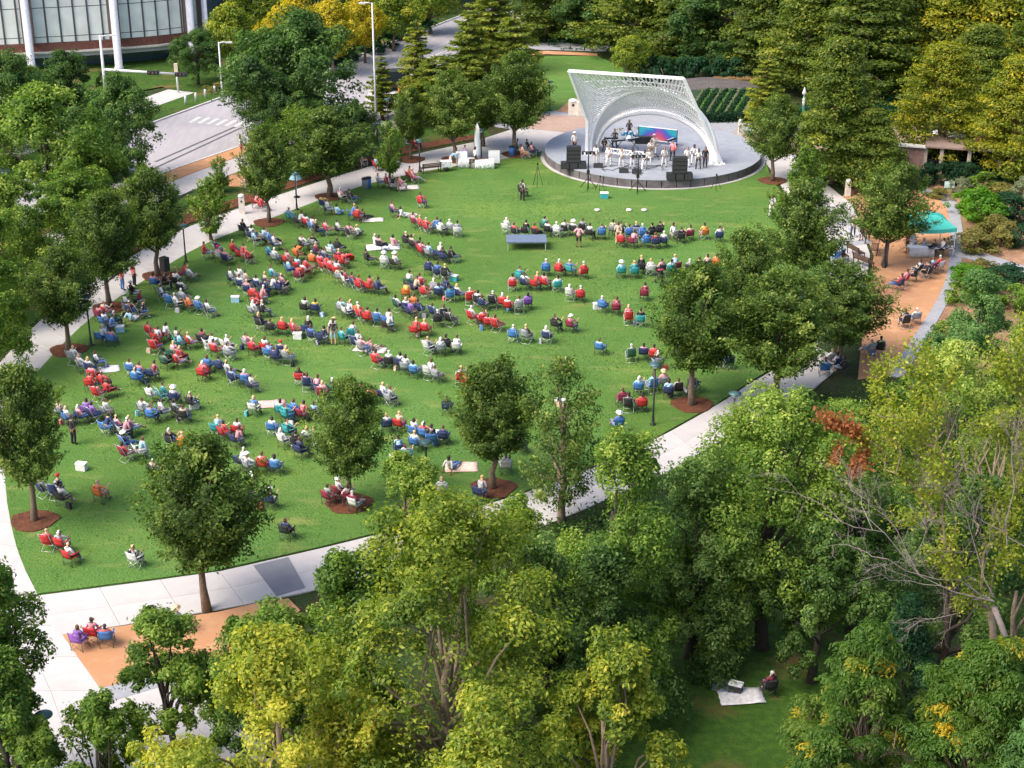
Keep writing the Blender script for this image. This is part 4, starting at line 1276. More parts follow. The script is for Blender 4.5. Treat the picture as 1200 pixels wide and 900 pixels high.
def human(J, arms, legs, hand_dirs, look=None):
    """J: dict of spine joints; arms/legs: {side: [points]}; one skinned body plus fingers and eyes"""
    bm = bmesh.new()
    sk = bm.verts.layers.skin.verify()
    bones = []
    def V_(p, r):
        v = bm.verts.new(p)
        v[sk].radius = (r, r) if not isinstance(r, tuple) else r
        return v
    pel = V_(J['pelvis'], 0.125)
    v0 = pel
    chain = [('belly', 0.118, 'torso'), ('chest', 0.135, 'torso'), ('collar', 0.085, 'torso'), ('neck', 0.052, 'neck'), ('jaw', 0.068, 'head'), ('brow', 0.088, 'head'), ('crown', 0.062, 'head')]
    nodes = {'pelvis': pel}
    prev, pk = pel, 'pelvis'
    for k, r, reg in chain:
        v = V_(J[k], r)
        bm.edges.new((prev, v))
        bones.append((Vector(J[pk]), Vector(J[k]), r + 0.02, reg))
        nodes[k] = v
        prev, pk = v, k
    for s in (-1, 1):
        pts = arms[s]
        rr = [0.062, 0.048, 0.036, 0.030, 0.034]
        regs = ['sleeve', 'sleeve', 'forearm', 'hand', 'hand']
        prev, pp = nodes['collar'], Vector(J['collar'])
        palm_end = Vector(pts[2]) + (Vector(hand_dirs[s][0])).normalized() * 0.075
        seq = [pts[0], Vector(pts[0]).lerp(Vector(pts[1]), 0.98), pts[2], palm_end]
        for i, (p, r, reg) in enumerate(zip(seq, [0.060, 0.042, 0.027, 0.033], ['sleeve', 'sleeve', 'forearm', 'hand'])):
            v = V_(p, r)
            bm.edges.new((prev, v))
            bones.append((pp, Vector(p), r + 0.008, reg))
            prev, pp = v, Vector(p)
        pts = legs[s]
        prev, pp = pel, Vector(J['pelvis'])
        for p, r, reg in zip(pts, [0.095, 0.060, 0.040, 0.034], ['hip', 'thigh', 'shin', 'foot']):
            v = V_(p, r)
            bm.edges.new((prev, v))
            bones.append((pp, Vector(p), r + 0.01, reg))
            prev, pp = v, Vector(p)
    me = bpy.data.meshes.new('skel')
    bm.to_mesh(me)
    bm.free()
    o = bpy.data.objects.new('skel', me)
    COL.objects.link(o)
    me.skin_vertices[0].data[0].use_root = True
    md = o.modifiers.new('skin', 'SKIN')
    md.use_smooth_shade = True
    sb = o.modifiers.new('sub', 'SUBSURF')
    sb.levels = sb.render_levels = 1
    dg = bpy.context.evaluated_depsgraph_get()
    ev = o.evaluated_get(dg)
    em = ev.to_mesh()
    Vs = [v.co.copy() for v in em.vertices]
    Ns = [v.normal.copy() for v in em.vertices]
    Fs = [tuple(p.vertices) for p in em.polygons]
    ev.to_mesh_clear()
    bpy.data.objects.remove(o)
    # which bone does every vertex belong to
    reg = []
    for p in Vs:
        best, bd = 'torso', 9
        for a, c, r, g in bones:
            d = c - a
            t = max(0, min(1, (p - a).dot(d) / max(1e-6, d.length_squared)))
            dist = (p - (a + d * t)).length / r
            if dist < bd:
                bd, best = dist, g
        reg.append(best)
    body = MB()
    body.add(Vs, Fs, True)
    # face: nose, eyes, ears;  fingers and thumbs
    brow, jaw, crown = Vector(J['brow']), Vector(J['jaw']), Vector(J['crown'])
    up = (crown - jaw).normalized()
    fw = Vector(look or (0, 1, 0.0))
    fw = (fw - up * fw.dot(up)).normalized()
    rt = fw.cross(up)
    mid = jaw.lerp(brow, 0.62)
    body.tube([mid + fw * 0.07 + up * 0.02, mid + fw * 0.105 - up * 0.012], [0.010, 0.015], 5)
    for s in (-1, 1):
        body.tube([mid + rt * s * 0.075, mid + rt * s * 0.10 + up * 0.01], [0.022, 0.015], 5)
        hd, side = Vector(hand_dirs[s][0]).normalized(), Vector(hand_dirs[s][1]).normalized()
        wri = Vector(arms[s][2])
        nrm = hd.cross(side).normalized()
        for k, L in zip((-1.5, -0.5, 0.5, 1.5), (0.062, 0.075, 0.080, 0.070)):
            b0 = wri + hd * 0.085 + side * (k * 0.019)
            c = -nrm if nrm.z > 0 else nrm
            body.tube([b0 - hd * 0.02, b0 + hd * L * 0.45 + c * 0.006, b0 + hd * L * 0.8 + c * 0.022], [0.0095, 0.0085, 0.006], 5)
        th = wri + hd * 0.03 + side * 0.026 * (1 if s > 0 else 1)
        body.tube([th, th + hd * 0.035 + side * 0.028, th + hd * 0.062 + side * 0.030], [0.012, 0.010, 0.007], 5)
    eyes = MB()
    for s in (-1, 1):
        e = mid + fw * 0.078 + rt * s * 0.030 + up * 0.022
        eyes.lathe([(0.004, -0.009), (0.010, 0), (0.004, 0.009)], e, 6)
    mouth_c = mid + fw * 0.074 - up * 0.045
    eyes.bar(mouth_c - rt * 0.022, mouth_c + rt * 0.022, 0.008)
    def part(regions, push, test=None, th=True):
        idx, m_, fs = {}, [], []
        for f in Fs:
            if all(reg[i] in regions for i in f) and (test is None or all(test(Vs[i]) for i in f)):
                q = []
                for i in f:
                    if i not in idx:
                        idx[i] = len(m_)
                        m_.append(Vs[i] + Ns[i] * push)
                    q.append(idx[i])
                fs.append(tuple(q))
        b = MB()
        b.add(m_, fs, True)
        return b
    out = {'body': body.mesh('body', SKINS[0]), 'face': eyes.mesh('face', EYE)}
    out['shirt'] = part({'torso', 'sleeve'}, 0.016).mesh('shirt', CM['w'])
    out['shorts'] = part({'hip', 'thigh'}, 0.020, None).mesh('trousers', CM['n'])
    out['trousers'] = part({'hip', 'thigh', 'shin'}, 0.018).mesh('trousers', CM['n'])
    out['shoe_l'] = part({'foot'}, 0.014, lambda p: p.x < 0.0).mesh('shoe', SHOE)
    out['shoe_r'] = part({'foot'}, 0.014, lambda p: p.x >= 0.0).mesh('shoe', SHOE)
    cen = jaw.lerp(brow, 0.75)
    hb = part({'head'}, 0.020, lambda p: (p - cen).dot(up) * 0.9 - (p - cen).dot(fw) > -0.015)
    out['hair'] = hb.mesh('hair', HAIRS['d'])
    hl = part({'head', 'neck'}, 0.026, lambda p: (p - cen).dot(up) * 0.5 - (p - cen).dot(fw) > -0.020)
    hl.tube([cen - fw * 0.07 + up * 0.02, cen - fw * 0.085 - up * 0.12, cen - fw * 0.075 - up * 0.24], [0.075, 0.07, 0.03], 7)
    out['longhair'] = hl.mesh('hair', HAIRS['d'])
    M = Matrix.Translation(brow + up * 0.035) @ up.to_track_quat('Z', 'Y').to_matrix().to_4x4()
    hat = MB()
    hat.lathe([(0.20, -0.012), (0.205, 0.004), (0.115, 0.012), (0.108, 0.075), (0.085, 0.10), (0.0, 0.098)], n=14, M=M)
    out['hat'] = hat.mesh('hat', HAIRS['h'])
    cap = MB()
    cap.lathe([(0.112, -0.02), (0.112, 0.03), (0.08, 0.085), (0.0, 0.098)], n=12, M=M)
    vis = [brow + fw * 0.09 + rt * -0.07, brow + fw * 0.20 + rt * -0.045, brow + fw * 0.20 + rt * 0.045, brow + fw * 0.09 + rt * 0.07]
    cap.sheet([[vis[0] + up * .02, vis[3] + up * .02], [vis[1] + up * .005, vis[2] + up * .005]], 0.012)
    out['cap'] = cap.mesh('cap', HAIRS['j'])
    return out

def spine(px_, py, pz, lean, h=1.0, head=0.0):
    """spine from a pelvis, leaning back by lean (y per z)"""
    f = lambda z, dy=0: (px_, py - lean * z + dy, pz + z * h)
    n = f(0.52)
    return {'pelvis': f(0), 'belly': f(0.17), 'chest': f(0.36), 'collar': f(0.48), 'neck': (n[0], n[1] + 0.01, pz + 0.56 * h),
            'jaw': (n[0], n[1] + 0.055 + head, pz + 0.635 * h), 'brow': (n[0], n[1] + 0.03 + head, pz + 0.715 * h), 'crown': (n[0], n[1] + 0.01 + head, pz + 0.775 * h)}
def both(f): return {s: f(s) for s in (-1, 1)}
DN, FWD = (0, 0, -1), (0, 1, 0)
POSE = {}
J = spine(0, -0.10, 0.50, 0.22)
sh = lambda s, y=-0.20, z=0.955: (s * 0.175, y, z)
POSE['rest'] = human(J, both(lambda s: [sh(s), (s * 0.27, -0.08, 0.71), (s * 0.27, 0.15, 0.665)]),
    both(lambda s: [(s * 0.10, -0.06, 0.49), (s * 0.14, 0.36, 0.50), (s * 0.14, 0.42, 0.10), (s * 0.15, 0.58, 0.045)]), both(lambda s: [FWD, (s * -1, 0, 0)]))
POSE['lap'] = human(spine(0, -0.08, 0.50, 0.12), both(lambda s: [sh(s, -0.15, 0.96), (s * 0.23, -0.02, 0.70), (s * 0.07, 0.20, 0.62)]),
    both(lambda s: [(s * 0.10, -0.04, 0.49), (s * 0.11, 0.38, 0.49), (s * 0.09, 0.52, 0.10), (s * 0.12, 0.68, 0.05)]), both(lambda s: [(s * -0.5, 1, -0.1), (s * -0.7, -0.4, 0.5)]))
POSE['stretch'] = human(spine(0, -0.10, 0.48, 0.34), both(lambda s: [sh(s, -0.25, 0.925), (s * 0.28, -0.10, 0.70), (s * 0.26, 0.13, 0.665)]),
    {-1: [(-0.10, -0.06, 0.47), (-0.13, 0.36, 0.46), (-0.10, 0.72, 0.16), (-0.10, 0.82, 0.20)], 1: [(0.10, -0.06, 0.47), (0.10, 0.35, 0.52), (-0.02, 0.68, 0.26), (-0.03, 0.80, 0.30)]}, both(lambda s: [FWD, (s * -1, 0, 0)]))
POSE['phone'] = human(spine(0, -0.06, 0.50, 0.02), {-1: [sh(-1, -0.06, 0.965), (-0.24, 0.08, 0.74), (-0.08, 0.30, 0.90)], 1: [sh(1, -0.06, 0.965), (0.24, 0.06, 0.72), (0.12, 0.28, 0.64)]},
    both(lambda s: [(s * 0.10, -0.04, 0.49), (s * 0.15, 0.36, 0.49), (s * 0.16, 0.36, 0.10), (s * 0.17, 0.52, 0.045)]), {-1: [(0.3, 0.3, 1), (1, 0, 0)], 1: [FWD, (-1, 0, 0)]})
POSE['turn'] = human({**spine(0, -0.10, 0.50, 0.18), 'jaw': (0.05, -0.18, 1.135), 'brow': (0.03, -0.19, 1.215), 'crown': (0.015, -0.20, 1.275)}, {-1: [(-0.17, -0.25, 0.955), (-0.29, -0.16, 0.72), (-0.27, 0.10, 0.665)], 1: [(0.17, -0.12, 0.955), (0.33, 0.02, 0.80), (0.30, 0.24, 0.90)]},
    both(lambda s: [(s * 0.10, -0.06, 0.49), (s * 0.19, 0.33, 0.50), (s * 0.10, 0.34, 0.10), (s * 0.14, 0.50, 0.045)]), {-1: [FWD, (1, 0, 0)], 1: [(0.2, 0.6, 0.8), (-1, 0, 0)]}, look=(0.9, 0.45, 0))
POSE['lean'] = human(spine(0, -0.02, 0.50, -0.42), both(lambda s: [(s * 0.17, 0.20, 0.94), (s * 0.22, 0.24, 0.68), (s * 0.06, 0.42, 0.60)]),
    both(lambda s: [(s * 0.10, 0.0, 0.49), (s * 0.16, 0.38, 0.50), (s * 0.16, 0.34, 0.10), (s * 0.17, 0.50, 0.045)]), both(lambda s: [(s * -0.5, 1, -0.1), (s * -0.7, -0.4, 0.5)]))
POSE['ground'] = human(spine(0, 0, 0.13, 0.10), both(lambda s: [sh(s, -0.06, 0.585), (s * 0.25, 0.06, 0.36), (s * 0.18, 0.28, 0.30)]),
    both(lambda s: [(s * 0.10, 0.03, 0.12), (s * 0.26, 0.42, 0.34), (s * 0.05, 0.48, 0.07), (s * -0.06, 0.58, 0.05)]), both(lambda s: [(s * -0.6, 1, 0), (s * -0.8, -0.5, 0)]))
POSE['lounge'] = human(spine(0, 0, 0.13, 0.42), both(lambda s: [sh(s, -0.20, 0.56), (s * 0.26, -0.34, 0.32), (s * 0.25, -0.42, 0.05)]),
    both(lambda s: [(s * 0.10, 0.04, 0.12), (s * 0.12, 0.46, 0.22), (s * 0.10, 0.85, 0.07), (s * 0.12, 0.92, 0.15)]), both(lambda s: [(0, -1, -0.1), (s * -1, 0, 0)]))
ST = lambda dx=0: {'pelvis': (0, 0, 0.95), 'belly': (0, 0.01, 1.08), 'chest': (dx, 0.0, 1.27), 'collar': (dx, -0.02, 1.40), 'neck': (dx, -0.01, 1.50), 'jaw': (dx, 0.035, 1.575), 'brow': (dx, 0.015, 1.655), 'crown': (dx, 0.0, 1.72)}
POSE['stand'] = human(ST(), both(lambda s: [(s * 0.18, -0.02, 1.37), (s * 0.25, -0.04, 1.10), (s * 0.26, 0.06, 0.86)]),
    both(lambda s: [(s * 0.095, 0, 0.90), (s * 0.11, 0.02, 0.50), (s * 0.12, -0.02, 0.09), (s * 0.14, 0.12, 0.04)]), both(lambda s: [(0, 0.15, -1), (0, 1, 0.1)]))
POSE['walk'] = human(ST(), {-1: [(-0.18, -0.02, 1.37), (-0.24, 0.10, 1.12), (-0.22, 0.30, 0.98)], 1: [(0.18, -0.02, 1.37), (0.24, -0.18, 1.13), (0.24, -0.22, 0.88)]},
    {-1: [(-0.095, 0, 0.90), (-0.10, -0.08, 0.50), (-0.10, -0.38, 0.16), (-0.10, -0.30, 0.05)], 1: [(0.095, 0, 0.90), (0.11, 0.22, 0.52), (0.11, 0.30, 0.10), (0.12, 0.45, 0.05)]}, {-1: [(0, 1, -0.4), (1, 0, 0)], 1: [(0, 0, -1), (0, 1, 0)]})
POSE['play'] = human(ST(), {-1: [(-0.18, -0.02, 1.37), (-0.27, 0.06, 1.12), (-0.06, 0.26, 1.06)], 1: [(0.18, -0.02, 1.37), (0.27, 0.08, 1.12), (0.22, 0.32, 1.20)]},
    both(lambda s: [(s * 0.10, 0, 0.90), (s * 0.16, 0.03, 0.50), (s * 0.18, -0.02, 0.09), (s * 0.21, 0.12, 0.04)]), {-1: [(1, 0.4, 0), (0, -0.4, 1)], 1: [(-0.6, 0.6, 0.2), (0, 0, 1)]})
POSE['hips'] = human(ST(0.02), both(lambda s: [(s * 0.18, -0.02, 1.37), (s * 0.36, -0.06, 1.15), (s * 0.19, 0.06, 1.0)]),
    both(lambda s: [(s * 0.095, 0, 0.90), (s * 0.13, 0.03, 0.50), (s * 0.15, -0.02, 0.09), (s * 0.18, 0.12, 0.04)]), both(lambda s: [(s * -0.8, 0.3, -0.5), (0, 1, 0)]))
POSE['bend'] = human({'pelvis': (0, 0, 0.92), 'belly': (0, 0.12, 1.02), 'chest': (0, 0.30, 1.10), 'collar': (0, 0.42, 1.12), 'neck': (0, 0.50, 1.13), 'jaw': (0, 0.58, 1.13), 'brow': (0, 0.62, 1.19), 'crown': (0, 0.66, 1.24)},
    both(lambda s: [(s * 0.17, 0.40, 1.08), (s * 0.22, 0.44, 0.82), (s * 0.14, 0.56, 0.62)]), both(lambda s: [(s * 0.095, -0.02, 0.88), (s * 0.11, 0.04, 0.48), (s * 0.12, -0.06, 0.09), (s * 0.14, 0.08, 0.04)]), both(lambda s: [(0, 0.4, -1), (0, 1, 0.3)]), look=(0, 0.7, -0.7))

def wc(l): return len(l.replace('-', ' ').replace(',', ' ').split())
def person(pos, rz, pose, shirt, pants, skin, hair, label, group=None, z=0.0, size=1.0, white_shoes=False):
    r = thing('person', label, 'person', (pos[0], pos[1], z), rz, group)
    r.scale = (size, size, size)
    P = POSE[pose]
    link('body', P['body'], r, material=SKINS[skin])
    link('face', P['face'], r)
    link('shirt', P['shirt'], r, material=CM[shirt])
    long_ = pants.isupper()
    link('trousers', P['trousers' if long_ else 'shorts'], r, material=CM[pants.lower()])
    for q_ in ('shoe_l', 'shoe_r'):
        if len(P[q_].vertices):
            link('shoe', P[q_], r, material=SHOEW if white_shoes else SHOE)
    if hair in 'hq':
        link('hat', P['hat'], r, material=HAIRS[hair])
    elif hair == 'j':
        link('cap', P['cap'], r)
    elif hair != '0':
        link('hair', P['longhair' if random.random() < 0.45 else 'hair'], r, material=HAIRS[hair])
    return r

# ------------------------------------------------------------------ folding chairs
def chair_parts():
    out = {}
    b = MB()
    g = []
    for i in range(4):
        y = 0.24 - 0.48 * i / 3
        g.append([(x, y, 0.43 - 0.05 * (1 - (x / 0.26) ** 2) * sin(pi * (i + .5) / 4)) for x in (-0.26, -0.13, 0, 0.13, 0.26)])
    b.sheet(g, 0.018)
    out['seat'] = b.mesh('seat', CANVAS['r'])
    b = MB()
    g = []
    for i in range(4):
        z = 0.42 + 0.50 * i / 3
        g.append([(x, -0.24 - 0.13 * i / 3 - 0.045 * (1 - (x / 0.27) ** 2), z - (0.03 if i == 3 and abs(x) < .2 else 0)) for x in (-0.27, -0.14, 0, 0.14, 0.27)])
    b.sheet(g, 0.018)
    out['backrest'] = b.mesh('backrest', CANVAS['r'])
    for s in (-1, 1):
        b = MB()
        b.sheet([[(s * 0.25, 0.24, 0.645), (s * 0.33, 0.24, 0.645)], [(s * 0.25, 0, 0.635), (s * 0.33, 0, 0.635)], [(s * 0.25, -0.26, 0.66), (s * 0.33, -0.26, 0.66)]], 0.018)
        out['armrest%d' % s] = b.mesh('armrest', CANVAS['r'])
    b = MB()
    f, rr = 0.011, 5
    for s in (-1, 1):
        b.tube([(s * 0.28, -0.40, 0.93), (s * 0.28, -0.27, 0.44), (s * 0.28, -0.26, 0.02)], f, rr)
        b.tube([(s * 0.28, 0.25, 0.65), (s * 0.28, 0.25, 0.02)], f, rr)
        b.tube([(s * 0.29, -0.27, 0.03), (s * 0.29, 0.25, 0.42)], f * .8, rr)
        b.tube([(s * 0.29, 0.25, 0.03), (s * 0.29, -0.27, 0.42)], f * .8, rr)
        b.lathe([(0.022, 0), (0.022, 0.02)], (s * 0.28, -0.26, 0.0), 6)
        b.lathe([(0.022, 0), (0.022, 0.02)], (s * 0.28, 0.25, 0.0), 6)
    for y in (0.26, -0.27):
        b.tube([(-0.28, y, 0.03), (0.28, y, 0.42)], f * .8, rr)
        b.tube([(0.28, y, 0.03), (-0.28, y, 0.42)], f * .8, rr)
    out['frame'] = b.mesh('frame', STEEL)
    return out
CH = chair_parts()
def lounge_parts():
    """the other kind: a tall-backed rocker with a flat tube frame"""
    out = {}
    b = MB(); b.sheet([[(x, y, 0.42 - 0.02 * (1 - (x / 0.25) ** 2) - 0.06 * (0.25 - y)) for x in (-0.25, 0, 0.25)] for y in (0.27, 0.05, -0.2, -0.27)], 0.02); out['seat'] = b.mesh('seat', CANVAS['r'])
    b = MB(); b.sheet([[(x * (1 - 0.06 * i), -0.26 - 0.07 * i - 0.03 * (1 - (x / 0.26) ** 2), 0.42 + 0.20 * i) for x in (-0.26, -0.13, 0, 0.13, 0.26)] for i in range(4)], 0.025); out['backrest'] = b.mesh('backrest', CANVAS['r'])
    for s in (-1, 1):
        b = MB(); b.bar((s * 0.29, 0.28, 0.62), (s * 0.29, -0.28, 0.64), 0.06, 0.025); out['armrest%d' % s] = b.mesh('armrest', CANVAS['r'])
    b = MB()
    for s in (-1, 1):
        b.tube([(s * 0.275, -0.50, 1.04), (s * 0.275, -0.24, 0.40), (s * 0.275, 0.26, 0.02)], 0.013, 5)
        b.tube([(s * 0.29, 0.30, 0.62), (s * 0.29, 0.28, 0.42), (s * 0.29, -0.34, 0.02)], 0.013, 5)
        b.tube([(s * 0.275, 0.28, 0.42), (s * 0.275, -0.26, 0.39)], 0.012, 5)
    for y, z in ((0.26, 0.03), (-0.34, 0.03), (-0.50, 1.03)): b.tube([(-0.28, y, z), (0.28, y, z)], 0.012, 5)
    out['frame'] = b.mesh('frame', STEEL)
    return out
CH2 = lounge_parts()
def chair(pos, rz, colr, label, group=None, z=0.0, pale=False):
    CH = CH2 if pale and rng.random() < 0.6 else globals()['CH']
    r = thing('folding_chair', label, 'folding chair', (pos[0], pos[1], z), rz, group)
    link('frame', CH['frame'], r, material=STEELW if pale else STEEL)
    for k, n in (('seat', 'seat'), ('backrest', 'backrest'), ('armrest-1', 'armrest'), ('armrest1', 'armrest')):
        link(n, CH[k], r, material=CANVAS[colr])
    return r

ORD = ['first', 'second', 'third', 'fourth', 'fifth', 'sixth', 'seventh', 'eighth', 'ninth', 'tenth', 'eleventh', 'twelfth', 'thirteenth', 'fourteenth', 'fifteenth', 'sixteenth', 'seventeenth', 'eighteenth', 'nineteenth', 'twentieth']
HN = {'h': 'white-hatted ', 'q': 'straw-hatted ', 'j': 'red-capped ', 'l': 'blond ', 's': 'silver-haired ', 'd': 'dark-haired ', 'b': 'brown-haired ', '0': 'bald '}
STAGE_C = G(764, 176)
